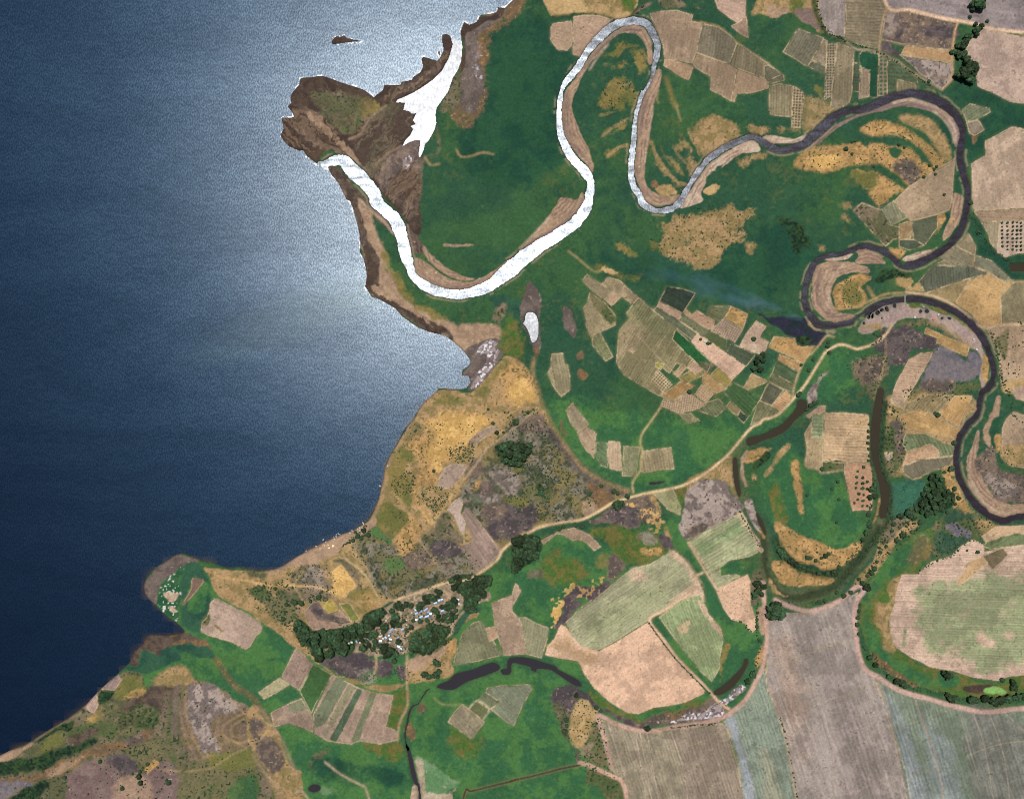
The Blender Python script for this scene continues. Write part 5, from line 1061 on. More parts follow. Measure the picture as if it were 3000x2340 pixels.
F('beach_plot', 'pale striped plot above the south western lake bank', (166, 142, 134), "03: 950,690 1012,640 1042,680 980,772 868,762", (120, 6, .12))

# trodden margins and baulks between the plots
for P_ in EDGES:
    m_ = blur(strokew([(q[0], q[1], 3.0) for q in P_], None, False), 0)
    m_.a = m_.a * sst(.30, .55, N_FINE[m_.sl]); paint(m_, (206, 182, 144), .58)
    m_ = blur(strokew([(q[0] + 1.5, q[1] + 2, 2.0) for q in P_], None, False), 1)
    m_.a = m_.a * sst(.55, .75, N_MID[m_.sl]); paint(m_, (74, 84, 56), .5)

# ================================================================ beach, tracks, ditches, bridge approaches
m_ = area('sand', "12: 950,1050 1030,1005 1000,1080 880,1165 760,1245 650,1335 450,1405 300,1425 170,1482 60,1470 150,1445 330,1345 560,1220 720,1148 830,1115", 3, .2, .2, 3)
own(m_, 'beach', 'pale sandy beach in the bay where the canoes are drawn up')
m_ = blur(strokew("12: 1490,-10 1350,150 1250,335 1180,450 1110,620 1080,780 1020,960 960,1060", 9), 2)
m_.a = m_.a * sst(.3, .6, N_FINE[m_.sl]); paint(m_, 'sand', .9)
m_ = area('sand', "03: -60,1360 120,1280 260,1215 295,1230 180,1300 60,1370 -60,1410", 3, .2, .2, 3)
paint(blur(strokew("03: 300,1200 560,1030 650,990 700,960", 4), 2), 'sand', .8)
area('quarry', "31: 470,1130 560,1110 640,1120 540,1150", 4, 1.0, .2, a=.7)
road('sandy village road winding from the shore meadow to the eastern bend', "12: 1180,1712 1210,1700 1400,1640 1590,1570 1790,1540 1950,1450 2060,1360 2100,1290 2184,1210 22: 60,1172 150,1130 230,1090 400,1050 600,1020 740,950 850,885 980,842 1140,800 1430,740 1580,670 1700,590 1840,470 1950,340 2040,240 2110,205 F: 1300,1412 1400,1385 1500,1340 1600,1240 1720,1110 1840,960 1960,770 2060,600 2110,540 2184,505 31: 590,1240 650,1238 760,1272 900,1228 1000,1150 1050,1070", 5.5, (224, 192, 150))
road('narrow footpath crossing the great green meander', "22: 1270,60 1180,190 1110,290 1090,370 1110,430 1098,530 1090,610 1040,680 1025,730 1035,790", 3.4, (206, 180, 130), 'footpath')
road('twin track past the patchwork to the charred ground', "31: 560,1172 500,1160 440,1230 380,1300 310,1370 280,1430 230,1560 200,1704", 3, (200, 170, 126))
road('broad sandy road across the mauve northern fields', "30: 860,-60 900,5 1010,55 1200,90 1500,165 1630,185 1780,215 1950,260 2184,322 2400,370", 8, (226, 190, 160))
road('sandy lane along the western side of the burnt field', "30: 1010,70 965,230 945,440", 3.6, (196, 164, 124))
road('orange lane past the big trees to the river bank', "30: 1620,190 1592,260 1582,330 1570,430 1572,560 1560,680 1520,730 1480,770", 3.6, (206, 164, 122))
road('pale track along the ditch among the northern plots', "30: 650,345 740,422 850,430 950,460 1100,530 1250,640 1400,720 1470,770", 4, (176, 154, 132))
paint(blur(strokew("30: 510,300 630,345 700,370 860,410 960,450 1100,520 1230,620 1300,700 1400,770", 10), 3), 'scrubgreen', .55)
road(None, "30: 1230,635 1400,655 1560,690", 2.6, (190, 160, 130), a=.7)
road(None, "30: 960,345 1170,390 1570,438", 2.4, (180, 156, 128), a=.6)
road('wide farm track following the old meander to the southern corner', "23: 2140,-150 2150,60 2172,300 2160,430 2140,560 2080,690 1990,850 1850,970 1700,1035 1400,1082 1140,1122 900,1062 800,1010 730,990 745,1060 790,1200 850,1440", 11, (196, 160, 142), 'farm_track')
road('curving bare farm track at the southern edge below the scrub', "23: 575,1392 640,1400 720,1440 850,1500 960,1600 1040,1720", 11, (204, 166, 144), 'farm_track')
road('wide pinkish farm track skirting the great round field', "33: 60,0 110,28 220,70 330,98 420,85 490,62 640,-10 32: 740,1600 800,1590 810,1640 33: 760,0 735,150 748,300 775,480 830,595 920,650 1020,720 1150,785 1350,840 1600,912 1850,958 2050,935 2200,895 2400,850", 12, (196, 162, 148), 'farm_track')
road('straight canal track between the great bare and green fields', "23: 1430,0 1300,90 1172,172 1300,350 1400,490 1500,590 1600,690 1700,800 1770,880 1850,930", 6, (222, 184, 152))
paint(blur(strokew("23: 1165,200 1290,370 1390,500 1490,605 1590,705 1680,800", 4), 1), 'thicket', .8)
paint(blur(strokew("23: 1235,190 1330,330 1420,440 1530,560 1640,690 1700,750", 9), 2), 'lush', .95)
paint(blur(strokew("22: 1390,1275 1480,1360 1570,1490 1640,1640 23: 1640,20", 6), 2), 'scrubgreen', .8)
road('short canal crossing of pale earth', "22: 1565,1505 1630,1470", 4, (222, 190, 156))
road('pale field track down the eastern canal bank', "22: 1500,1215 1570,1330 1660,1480 1740,1610 23: 1790,20", 5, (214, 180, 148))
m_ = stroke("23: 580,1408 460,1430 300,1470 150,1508 0,1540 13: 2184,1545 2000,1590 1840,1630 1780,1650 1700,1704", 5)
paint(np.clip(blur(m_, 5) * 1.5, 0, 1), (150, 128, 72), .6); paint(blur(m_, 1), (78, 60, 62), .9); own(m_, 'ditch', 'straight dark ditch running across the southern pasture')
road('pale winding footpath in the southern pasture', "13: 590,1382 640,1420 700,1470 800,1530 900,1580 950,1640 1060,1710", 3.8, (190, 168, 140), 'footpath')
road('pale straight footpath along the southern edge', "13: 330,1650 420,1655 650,1672 760,1690 1000,1698", 4, (196, 172, 140), 'footpath')
road(None, "13: 1520,832 1590,890 1750,896 1790,920", 2.6, (176, 168, 110), a=.8)
road(None, "13: 1815,930 1890,858 1992,932 1935,1022", 2.4, (206, 200, 160), a=.8)
road('straight stony track climbing the lakeside hill', "D: 1810,95 1690,170 1560,290 1380,430 1180,570 1110,680 1040,780 900,960 800,1080 700,1220 600,1380 520,1510", 3, (192, 166, 126))
road('sandy footpath along the lakeside spit', "P: 1060,560 1130,640 1300,660 1500,690 1640,722 1840,746 2060,740 12: 320,1590 480,1590 640,1640 720,1690", 3.4, (222, 180, 120), 'footpath')
road('pale track from the beach to the village', "12: 740,1310 780,1370 870,1430 950,1520 1000,1600 1050,1704", 3.6, (206, 180, 132))
for s_ in ["12: 780,1250 850,1340 870,1420", "12: 800,1240 830,1300 880,1360 950,1440 970,1520", "12: 840,1240 860,1330", "12: 620,1390 680,1350 760,1350", "12: 960,1520 1040,1620 1140,1704",
           "12: 1390,1190 1470,1300 1540,1400 1570,1480 1590,1570", "V: 1200,520 1500,520 1640,520", "V: 1040,470 1200,560 1300,650", "12: 1370,850 1420,960 1500,1060",
           "12: 1180,800 1300,960 1330,1100", "12: 160,1470 330,1600 400,1704", "P: 2060,740 2120,640 2184,560", "D: 360,1110 430,1300 520,1510", "03: 2110,1265 1980,1320 1880,1390 1780,1440 1540,1460 1360,1445",
           "13: 230,990 150,1060 90,1130 40,1190 -30,1225", "03: 2110,1265 1900,1150", "21: 1180,1550 1430,1750", "31: 1000,1200 1000,1330 970,1480 930,1600 900,1704"]:
    road(None, s_, 2.6, (204, 174, 122), a=.7)
road('bank path on the round sand bar side of the river', "31: 560,932 650,930 750,912 850,870 900,850 970,815 1050,800 1150,796", 3, (206, 168, 116), 'footpath')
road('bare river road on the eastern bank curving past the golden stubble', "31: 1170,790 1350,812 1450,840 1560,890 1660,960 1750,1040 1850,1095 2000,1070 2184,1030 2400,1000", 6, (210, 176, 142))
road(None, "31: 1760,480 1755,570 1880,620 2000,690 2184,690", 2.8, (190, 164, 128), a=.8)
road(None, "32: 320,300 335,420 320,565 430,595 460,625 640,600", 3, (200, 170, 134), a=.8)
road(None, "33: 300,1704 165,1262 60,900 0,740", 4, (186, 154, 130), a=.8)
road(None, "33: 925,672 1060,1120 1290,1860", 4.5, (172, 146, 132), a=.8)
road(None, "23: 780,0", 3, (0, 0, 0)) if False else None
# open village lanes
for s_ in ["W: 0,1120 120,1020 300,920 480,810 640,730 760,670 860,600 1020,560 1140,420 1160,380", "W: 1400,700 1300,820 1220,940 1190,1080 1110,1180", "W: 180,1000 300,1180 400,1080 650,950 860,880", "13: 1290,480 1285,600 1290,720 1295,900 1230,1040 1210,1200",
           "W: 1030,310 1110,390", "13: 1020,460 1030,540 1010,640"]:
    road(None, s_, 4.2, (200, 166, 132), a=.85)

# quarry pits: pale heaped rims
for nm, lb, m_, kd in pond_parts:
    if nm == 'pit_pool':
        jj_, ii_ = np.where(m_ > .5); sl_ = (slice(jj_.min() - 8, jj_.max() + 9), slice(ii_.min() - 8, ii_.max() + 9))
        paint(Mk(np.clip(blur(m_[sl_], 3) * 2.2, 0, 1), sl_), (206, 192, 180), .8)
paint(BROWNOX, (82, 68, 50), 1.0)
pond_parts.append(('pond', 'long brown oxbow lake running north to south between ploughed field and gardens', BROWNOX, 'brown'))
pond_m = np.maximum(pond_m, BROWNOX)
water_m = np.maximum(np.maximum(lake_m, river_m), pond_m)

# wet rims of the shore and the river
near_lake = np.clip(blur(lake_m, 4) * 2.0, 0, 1) * (1 - lake_m)
south = sst(1000, 1300, gy)[:, None]
paint(near_lake, (66, 50, 46), .35 + .0)
paint(near_lake * south, (58, 42, 42), .6)
near_riv = np.clip(blur(river_m, 3) * 1.7, 0, 1) * (1 - river_m)
paint(near_riv, (66, 54, 48), .6)
bank = np.exp(-((D_RIV - 8) / 3.2) ** 2) * sst(.45, .62, N_MID) * (owner == 0)
paint(bank.astype(np.float32), (182, 160, 132), .6)
near_pond = np.clip(blur(pond_m, 3) * 1.6, 0, 1) * (1 - pond_m)
paint(np.clip(blur(pond_m, 9) * 2.2 + (N_FINE - .5) * .5 * (blur(pond_m, 9) > .02), 0, 1) * (1 - pond_m) * (owner == 0), 'deep', .55)
paint(near_pond, (84, 76, 56), .5)
paint(np.clip(islet_m + islet2, 0, 1), 'darkmud')
own(islet_m, 'islet', 'small dark wedge shaped islet alone in the lake')
paint(water_m, (60, 52, 50))
rows[water_m > .5] = 0

# ================================================================ land surface
soft = blur(1 - water_m, 5)
height = np.where(water_m > .5, -1.6, 0.5 + 2.4 * sst(.45, 1.0, soft)).astype(np.float32)
height += (1 - water_m) * relief * 0
rough = ((owner == 0) & (water_m < .5)).astype(np.float32)
height += blur(rough, 4) * (N_MID - .5) * 1.6 * sst(.6, 1, soft) + blur(rough, 3) * (N_MIC - .5) * 1.3 * sst(.7, 1, soft)
height = np.where(water_m > .5, height, np.maximum(height, .25)).astype(np.float32)
# ================================================================ scene, materials
for o in list(bpy.data.objects): bpy.data.objects.remove(o)
SC = bpy.context.scene
COL = SC.collection

def to_xy(px, py): return px - PX / 2, PY / 2 - py
def at(frame, u, v):
    ox, oy, k = SHEETS[frame]
    return to_xy(ox + u / k, oy + v / k)
def ground_z(x, y):
    i = int(round((x + PX / 2 + MARG) / STEP)); j = int(round((PY / 2 - y + MARG) / STEP))
    return float(height[min(max(j, 0), NY - 1), min(max(i, 0), NX - 1)])

class NT:
    """Small helper for node trees."""
    def __init__(s, name):
        s.m = bpy.data.materials.new(name); s.m.use_nodes = True
        s.t = s.m.node_tree; s.t.nodes.clear()
        s.out = s.n('ShaderNodeOutputMaterial')
    def n(s, kind, **k):
        nd = s.t.nodes.new(kind)
        for a, v in k.items():
            if a.startswith('i_'):
                nd.inputs[int(a[2:]) if a[2:].isdigit() else a[2:].replace('_', ' ')].default_value = v
            else: setattr(nd, a, v)
        return nd
    def l(s, a, b): s.t.links.new(a, b)
    def math(s, op, a, b=None, clamp=False):
        nd = s.n('ShaderNodeMath', operation=op, use_clamp=clamp)
        for i, v in enumerate((a, b)):
            if v is None: continue
            if isinstance(v, (int, float)): nd.inputs[i].default_value = v
            else: s.l(v, nd.inputs[i])
        return nd.outputs[0]
    def ramp(s, fac, stops):
        r = s.n('ShaderNodeValToRGB')
        e = r.color_ramp.elements
        while len(e) < len(stops): e.new(.5)
        for el, (p, c) in zip(e, stops):
            el.position = p; el.color = (c if len(c) == 4 else tuple(c) + (1,))
        s.l(fac, r.inputs[0]); return r.outputs[0]

def land_material():
    k = NT('land_cover')
    att = k.n('ShaderNodeAttribute', attribute_name='cover')
    rw = k.n('ShaderNodeAttribute', attribute_name='furrow')
    geo = k.n('ShaderNodeNewGeometry')
    sp = k.n('ShaderNodeSeparateXYZ'); k.l(geo.outputs['Position'], sp.inputs[0])
    rs_ = k.n('ShaderNodeSeparateXYZ'); k.l(rw.outputs['Vector'], rs_.inputs[0])
    wob = k.n('ShaderNodeTexNoise', noise_dimensions='2D'); wob.inputs['Scale'].default_value = .022; wob.inputs['Detail'].default_value = 2
    k.l(geo.outputs['Position'], wob.inputs['Vector'])
    ph = k.math('ADD', k.math('MULTIPLY', rs_.outputs[0], sp.outputs[0]), k.math('MULTIPLY', rs_.outputs[1], sp.outputs[1]))
    ph = k.math('ADD', ph, k.math('MULTIPLY', wob.outputs['Fac'], 5.0))
    s = k.math('MULTIPLY', k.math('MULTIPLY', k.math('SINE', ph), rs_.outputs[2]), .5)
    # rows fade in and out across the field
    gap = k.n('ShaderNodeTexNoise', noise_dimensions='2D'); gap.inputs['Scale'].default_value = .018; gap.inputs['Detail'].default_value = 3
    k.l(geo.outputs['Position'], gap.inputs['Vector'])
    gp = k.n('ShaderNodeMapRange'); gp.inputs[1].default_value = .33; gp.inputs[2].default_value = .62; gp.inputs[3].default_value = .25; gp.inputs[4].default_value = 1.5
    k.l(gap.outputs['Fac'], gp.inputs[0])
    s = k.math('MULTIPLY', s, gp.outputs[0])
    # drill lines of uneven width: noise that only changes across the rows
    dr = k.n('ShaderNodeTexNoise', noise_dimensions='2D'); dr.inputs['Scale'].default_value = .13; dr.inputs['Detail'].default_value = 4; dr.inputs['Roughness'].default_value = .7
    cx = k.n('ShaderNodeCombineXYZ'); k.l(ph, cx.inputs[0])
    k.l(k.math('MULTIPLY', k.math('SUBTRACT', k.math('MULTIPLY', rs_.outputs[0], sp.outputs[1]), k.math('MULTIPLY', rs_.outputs[1], sp.outputs[0])), .03), cx.inputs[1])
    k.l(cx.outputs[0], dr.inputs['Vector'])
    s = k.math('ADD', s, k.math('MULTIPLY', k.math('MULTIPLY', k.math('SUBTRACT', dr.outputs['Fac'], .5), 1.5), k.math('MINIMUM', k.math('MULTIPLY', rs_.outputs[2], 6.0), .55)))
    fine = k.n('ShaderNodeTexNoise', noise_dimensions='2D'); fine.inputs['Scale'].default_value = .16; fine.inputs['Detail'].default_value = 4; fine.inputs['Roughness'].default_value = .65
    k.l(geo.outputs['Position'], fine.inputs['Vector'])
    big = k.n('ShaderNodeTexNoise', noise_dimensions='2D'); big.inputs['Scale'].default_value = .011; big.inputs['Detail'].default_value = 4
    k.l(geo.outputs['Position'], big.inputs['Vector'])
    v = k.math('ADD', k.math('MULTIPLY', k.math('SUBTRACT', fine.outputs['Fac'], .5), .72), k.math('MULTIPLY', k.math('SUBTRACT', big.outputs['Fac'], .5), .35))
    v = k.math('ADD', k.math('ADD', v, s), 1.0)
    mul = k.n('ShaderNodeVectorMath', operation='SCALE'); k.l(att.outputs['Color'], mul.inputs[0]); k.l(v, mul.inputs['Scale'])
    b = k.n('ShaderNodeBsdfPrincipled'); b.inputs['Roughness'].default_value = .95; b.inputs['Specular IOR Level'].default_value = .08
    k.l(mul.outputs[0], b.inputs['Base Color'])
    bp = k.n('ShaderNodeBump'); bp.inputs['Strength'].default_value = .35; bp.inputs['Distance'].default_value = 1.2
    k.l(fine.outputs['Fac'], bp.inputs['Height']); k.l(bp.outputs[0], b.inputs['Normal'])
    k.l(b.outputs[0], k.out.inputs[0])
    return k.m

def water_material(name, deep, broad, narrow, r1, r2, bump, scale, grain=.6, patch=.35, pscale=.0032, silt=False):
    """Wind roughened water: a broad and a narrow lobe of sun glitter whose strength changes from ripple to ripple and gust to gust."""
    k = NT(name)
    geo = k.n('ShaderNodeNewGeometry')
    def tex(sc, det, rot, sx, sy, dist=0.0):
        mp = k.n('ShaderNodeMapping'); mp.inputs['Rotation'].default_value = (0, 0, rot); mp.inputs['Scale'].default_value = (sx, sy, 1)
        k.l(geo.outputs['Position'], mp.inputs['Vector'])
        t = k.n('ShaderNodeTexNoise', noise_dimensions='2D'); t.inputs['Scale'].default_value = sc; t.inputs['Detail'].default_value = det; t.inputs['Distortion'].default_value = dist
        k.l(mp.outputs[0], t.inputs['Vector']); return t.outputs['Fac']
    rip = tex(scale, 3, .5, 1, .6)
    gust = tex(pscale, 6, -.62, .5, 1.6, 1.2)
    gl = k.n('ShaderNodeMapRange'); gl.inputs[1].default_value = .36; gl.inputs[2].default_value = .68; gl.inputs[3].default_value = 1 - grain; gl.inputs[4].default_value = 1 + grain * 1.5
    k.l(rip, gl.inputs[0])
    gs = k.n('ShaderNodeMapRange'); gs.inputs[1].default_value = .34; gs.inputs[2].default_value = .66; gs.inputs[3].default_value = 1 - patch; gs.inputs[4].default_value = 1 + patch
    k.l(gust, gs.inputs[0])
    f = k.math('MULTIPLY', gl.outputs[0], gs.outputs[0])
    sw = k.n('ShaderNodeMapRange'); sw.inputs[1].default_value = .35; sw.inputs[2].default_value = .65; sw.inputs[3].default_value = 1 - patch; sw.inputs[4].default_value = 1 + patch
    k.l(tex(scale * .22, 4, .9, .55, 1.3, .6), sw.inputs[0])                          # wave groups
    f = k.math('MULTIPLY', f, sw.outputs[0])
    bp = k.n('ShaderNodeBump'); bp.inputs['Strength'].default_value = bump; bp.inputs['Distance'].default_value = 1.0
    k.l(rip, bp.inputs['Height'])
    sh = k.n('ShaderNodeBsdfDiffuse'); sh.inputs['Color'].default_value = tuple(deep) + (1,)
    if silt:
        # stirred up shallows along the shore, and the grey green plume drifting out of the bay
        at_ = k.n('ShaderNodeAttribute', attribute_name='shoal')
        mx = k.n('ShaderNodeMix', data_type='RGBA'); mx.inputs['A'].default_value = tuple(deep) + (1,); mx.inputs['B'].default_value = (.030, .020, .017, 1)
        k.l(k.math('MULTIPLY', at_.outputs['Fac'], .9), mx.inputs['Factor'])
        mp = k.n('ShaderNodeMapping', vector_type='TEXTURE'); mp.inputs['Location'].default_value = (-420, 320, 0); mp.inputs['Rotation'].default_value = (0, 0, .36); mp.inputs['Scale'].default_value = (640, 95, 1)
        k.l(geo.outputs['Position'], mp.inputs['Vector'])
        ln = k.n('ShaderNodeVectorMath', operation='LENGTH'); k.l(mp.outputs[0], ln.inputs[0])
        pl = k.math('MULTIPLY', k.math('SUBTRACT', 1.0, ln.outputs['Value'], True), k.math('ADD', .5, gust))
        mx2 = k.n('ShaderNodeMix', data_type='RGBA'); k.l(mx.outputs['Result'], mx2.inputs['A']); mx2.inputs['B'].default_value = (.030, .042, .036, 1)
        k.l(pl, mx2.inputs['Factor']); k.l(mx2.outputs['Result'], sh.inputs['Color'])
    out = sh.outputs[0]
    for col, r in ((broad, r1), (narrow, r2)):
        if max(col) <= 0: continue
        sc = k.n('ShaderNodeVectorMath', operation='SCALE'); sc.inputs[0].default_value = col; k.l(f, sc.inputs['Scale'])
        g = k.n('ShaderNodeBsdfGlossy', distribution='BECKMANN'); k.l(sc.outputs[0], g.inputs['Color']); g.inputs['Roughness'].default_value = r
        k.l(bp.outputs[0], g.inputs['Normal'])
        add = k.n('ShaderNodeAddShader'); k.l(out, add.inputs[0]); k.l(g.outputs[0], add.inputs[1]); out = add.outputs[0]
    k.l(out, k.out.inputs[0])
    return k.m

def plain(name, col, rough=.8, var=.25, scale=.6, metal=0.0, obj_var=.0, spec=.3):
    k = NT(name)
    tc = k.n('ShaderNodeTexCoord')
    nz = k.n('ShaderNodeTexNoise'); nz.inputs['Scale'].default_value = scale; nz.inputs['Detail'].default_value = 3
    k.l(tc.outputs['Object'], nz.inputs['Vector'])
    lo, hi = [c * (1 - var) for c in col], [min(1, c * (1 + var)) for c in col]
    c = k.ramp(nz.outputs['Fac'], [(.3, lo), (.7, hi)])
    if obj_var:
        oi = k.n('ShaderNodeObjectInfo')
        hsv = k.n('ShaderNodeHueSaturation')
        k.l(k.math('ADD', k.math('MULTIPLY', k.math('SUBTRACT', oi.outputs['Random'], .5), .05), .5), hsv.inputs['Hue'])
        k.l(k.math('ADD', k.math('MULTIPLY', oi.outputs['Random'], obj_var), 1 - obj_var / 2), hsv.inputs['Value'])
        k.l(c, hsv.inputs['Color']); c = hsv.outputs['Color']
    b = k.n('ShaderNodeBsdfPrincipled'); b.inputs['Roughness'].default_value = rough; b.inputs['Metallic'].default_value = metal
    b.inputs['Specular IOR Level'].default_value = spec
    k.l(c, b.inputs['Base Color']); k.l(b.outputs[0], k.out.inputs[0])
    return k.m

M_LAND = land_material()
M_LAKE = water_material('lake_water', (.0021, .0060, .0160), (.0070, .0160, .0270), (.0235, .0255, .0275), .47, .34, .12, .26, .30, .11, silt=True)
M_RIVER = water_material('river_water', (.019, .012, .014), (.006, .007, .010), (.045, .051, .058), .5, .335, .04, .22, .25, .36, .02)
M_STILL = water_material('still_water', (.024, .018, .020), (0, 0, 0), (.050, .053, .058), .4, .36, .04, .16, .15, .1, .02)
M_POND = {'dark': water_material('pond_water', (.024, .022, .026), (0, 0, 0), (.02, .02, .022), .4, .25, .04, .16, .2, .3, .01), 'brown': water_material('silty_water', (.032, .026, .017), (0, 0, 0), (.016, .016, .016), .4, .25, .04, .16, .2, .3, .01),
          'bright': M_STILL}
M_LEAF = plain('leaves', (.032, .058, .026), .85, .6, 1.6, 0, 1.0, .12)
M_BARK = plain('bark', (.10, .07, .05), .95)
M_SHRUB = plain('shrub_leaves', (.028, .046, .022), .9, .4, .4, 0, .5, .1)
M_TIN = plain('tin_roof', (.36, .50, .72), .32, .18, .5, .55, .25, .5)
M_WHITE = plain('white_roof', (.46, .44, .41), .6, .12, .5)
M_THATCH = plain('thatch', (.42, .32, .20), .95, .3, 1.2)
M_RED = plain('red_roof', (.55, .10, .07), .6, .2, .6)
M_MUDWALL = plain('mud_wall', (.45, .33, .24), .95, .2, .8)
M_BOAT = plain('boat_wood', (.72, .76, .76), .55, .15, .8)
M_BOATIN = plain('boat_floor', (.28, .24, .20), .8, .2, .8)
M_STRAW = plain('straw_heap', (.85, .62, .36), .95, .2, 1.2)
M_CONC = plain('pale_concrete', (.42, .38, .33), .85, .15, .5)

# ================================================================ helpers for objects
def link(name, me, mat, parent=None):
    o = bpy.data.objects.new(name, me); COL.objects.link(o)
    if mat is not None and not me.materials: me.materials.append(mat)
    if parent is not None: o.parent = parent
    return o
def tag(o, label=None, cat=None, group=None, kind=None):
    if label: o['label'] = label
    if cat: o['category'] = cat
    if group: o['group'] = group
    if kind: o['kind'] = kind
    return o
def empty(name, loc, rz=0.0, scale=1.0):
    o = bpy.data.objects.new(name, None); COL.objects.link(o)
    o.location = loc; o.rotation_euler = (0, 0, rz); o.scale = (scale,) * 3
    o.empty_display_size = .5
    return o
def mesh(name, vs, fs, smooth=False):
    me = bpy.data.meshes.new(name); me.from_pydata([tuple(v) for v in vs], [], [tuple(f) for f in fs]); me.update()
    if smooth:
        me.polygons.foreach_set('use_smooth', [True] * len(me.polygons))
    return me

# ================================================================ land meshes, one per owner
VX = np.broadcast_to((gx - PX / 2)[None, :], (NY, NX)); VY = np.broadcast_to((PY / 2 - gy)[:, None], (NY, NX))
def grid_object(name, fmask, zfield, mat, attrs=True):
    jj, ii = np.where(fmask)
    a = jj * NX + ii
    quads = np.stack([a + NX, a + NX + 1, a + 1, a], 1)
    uq, inv = np.unique(quads.ravel(), return_inverse=True)
    me = bpy.data.meshes.new(name)
    co = np.empty((len(uq), 3), np.float32)
    co[:, 0] = VX.ravel()[uq]; co[:, 1] = VY.ravel()[uq]
    co[:, 2] = zfield.ravel()[uq] if isinstance(zfield, np.ndarray) else zfield
    me.vertices.add(len(uq)); me.vertices.foreach_set('co', co.ravel())
    nq = len(quads)
    me.loops.add(nq * 4); me.loops.foreach_set('vertex_index', inv.astype(np.int32).ravel())
    me.polygons.add(nq); me.polygons.foreach_set('loop_start', np.arange(0, nq * 4, 4, dtype=np.int32))
    me.update(calc_edges=True)
    me.polygons.foreach_set('use_smooth', np.ones(nq, bool))
    if attrs:
        at_ = me.attributes.new('cover', 'FLOAT_COLOR', 'POINT')
        c4 = np.ones((len(uq), 4), np.float32); c4[:, :3] = cover.reshape(-1, 3)[uq]
        at_.data.foreach_set('color', c4.ravel())
        at_ = me.attributes.new('furrow', 'FLOAT_VECTOR', 'POINT')
        r3 = rows.reshape(-1, 3)[uq].copy(); r3[:, 1] *= -1
        at_.data.foreach_set('vector', r3.ravel())
    return link(name, me, mat)

f_owner = owner[:-1, :-1]
deep = blur(water_m, 8)[:-1, :-1] > .995
ids = np.unique(f_owner)
for i in ids:
    fm = (f_owner == i) & ~deep
    if not fm.any(): continue
    nm, lb, k_ = OWN[int(i)]
    o = grid_object(nm, fm, height, M_LAND)
    tag(o, lb, kind='structure')

def dil(m, r): return blur(m, r) > .02
lag = dil(lagoon_m, 4)[:-1, :-1]
fl = dil(lake_m, 4)[:-1, :-1] & ~(river_m[:-1, :-1] > .5)
# open water in large panes, the shore in fine ones
BL = 16
hh, ww = (NY - 1) // BL * BL, (NX - 1) // BL * BL
blk = fl[:hh, :ww].reshape(hh // BL, BL, ww // BL, BL).all(axis=(1, 3))
lake = grid_object('lake', fl & ~np.pad(np.kron(blk, np.ones((BL, BL), bool)), ((0, NY - 1 - hh), (0, NX - 1 - ww))), 0.0, M_LAKE, False)
d_land = distance(1 - lake_m)
shoal_f = (np.exp(-d_land / 9.0) * (.5 + .8 * N_FINE)).clip(0, 1).astype(np.float32)
vc = np.empty(len(lake.data.vertices) * 3, np.float32); lake.data.vertices.foreach_get('co', vc); vc = vc.reshape(-1, 3)
vi = np.clip(np.round((vc[:, 0] + PX / 2 + MARG) / STEP).astype(int), 0, NX - 1); vj = np.clip(np.round((PY / 2 - vc[:, 1] + MARG) / STEP).astype(int), 0, NY - 1)
at_ = lake.data.attributes.new('shoal', 'FLOAT', 'POINT'); at_.data.foreach_set('value', shoal_f[vj, vi])
bm = bmesh.new(); bm.from_mesh(lake.data)
for bj, bi in zip(*np.where(blk)):
    x0, x1 = gx[bi * BL] - PX / 2, gx[bi * BL + BL] - PX / 2
    y0, y1 = PY / 2 - gy[bj * BL], PY / 2 - gy[bj * BL + BL]
    bm.faces.new([bm.verts.new(c) for c in ((x0, y1, 0), (x1, y1, 0), (x1, y0, 0), (x0, y0, 0))])
bm.to_mesh(lake.data); bm.free()
tag(lake, 'dark blue lake glittering with sun along the western side', kind='structure')
riv = grid_object('river', dil(river_m, 4)[:-1, :-1], 0.06, M_RIVER, False)
tag(riv, 'meandering river winding across the plain to the lake', kind='structure')
tag(grid_object('lagoon', lag, 0.06, M_STILL, False), 'bright sunlit lagoon behind the mud spit north of the river mouth', kind='structure')
for nm, lb, m_, kd in pond_parts:
    jj_, ii_ = np.where(m_ > .5)
    sl_ = (slice(max(0, jj_.min() - 8), jj_.max() + 9), slice(max(0, ii_.min() - 8), ii_.max() + 9))
    fm = np.zeros((NY, NX), bool); fm[sl_] = dil(m_[sl_], 4)
    o = grid_object(nm, fm[:-1, :-1], 0.12, M_POND[kd], False)
    tag(o, lb, kind='structure', group='flooded clay pits' if nm == 'pit_pool' else None)

surf = (lake_m > .5) & (d_land > 1) & (d_land < 3 + 5 * N_MID) & (N_FINE + .5 * N_MIC > .92) & ((gy[:, None] < 1010) & (gx[None, :] > 800) & (lagoon_m < .5))
o = grid_object('surf', surf[:-1, :-1], 0.1, plain('foam', (.62, .66, .70), .8, .2, .4), False)
tag(o, 'thin broken line of white surf along the northern lake shore', kind='stuff')

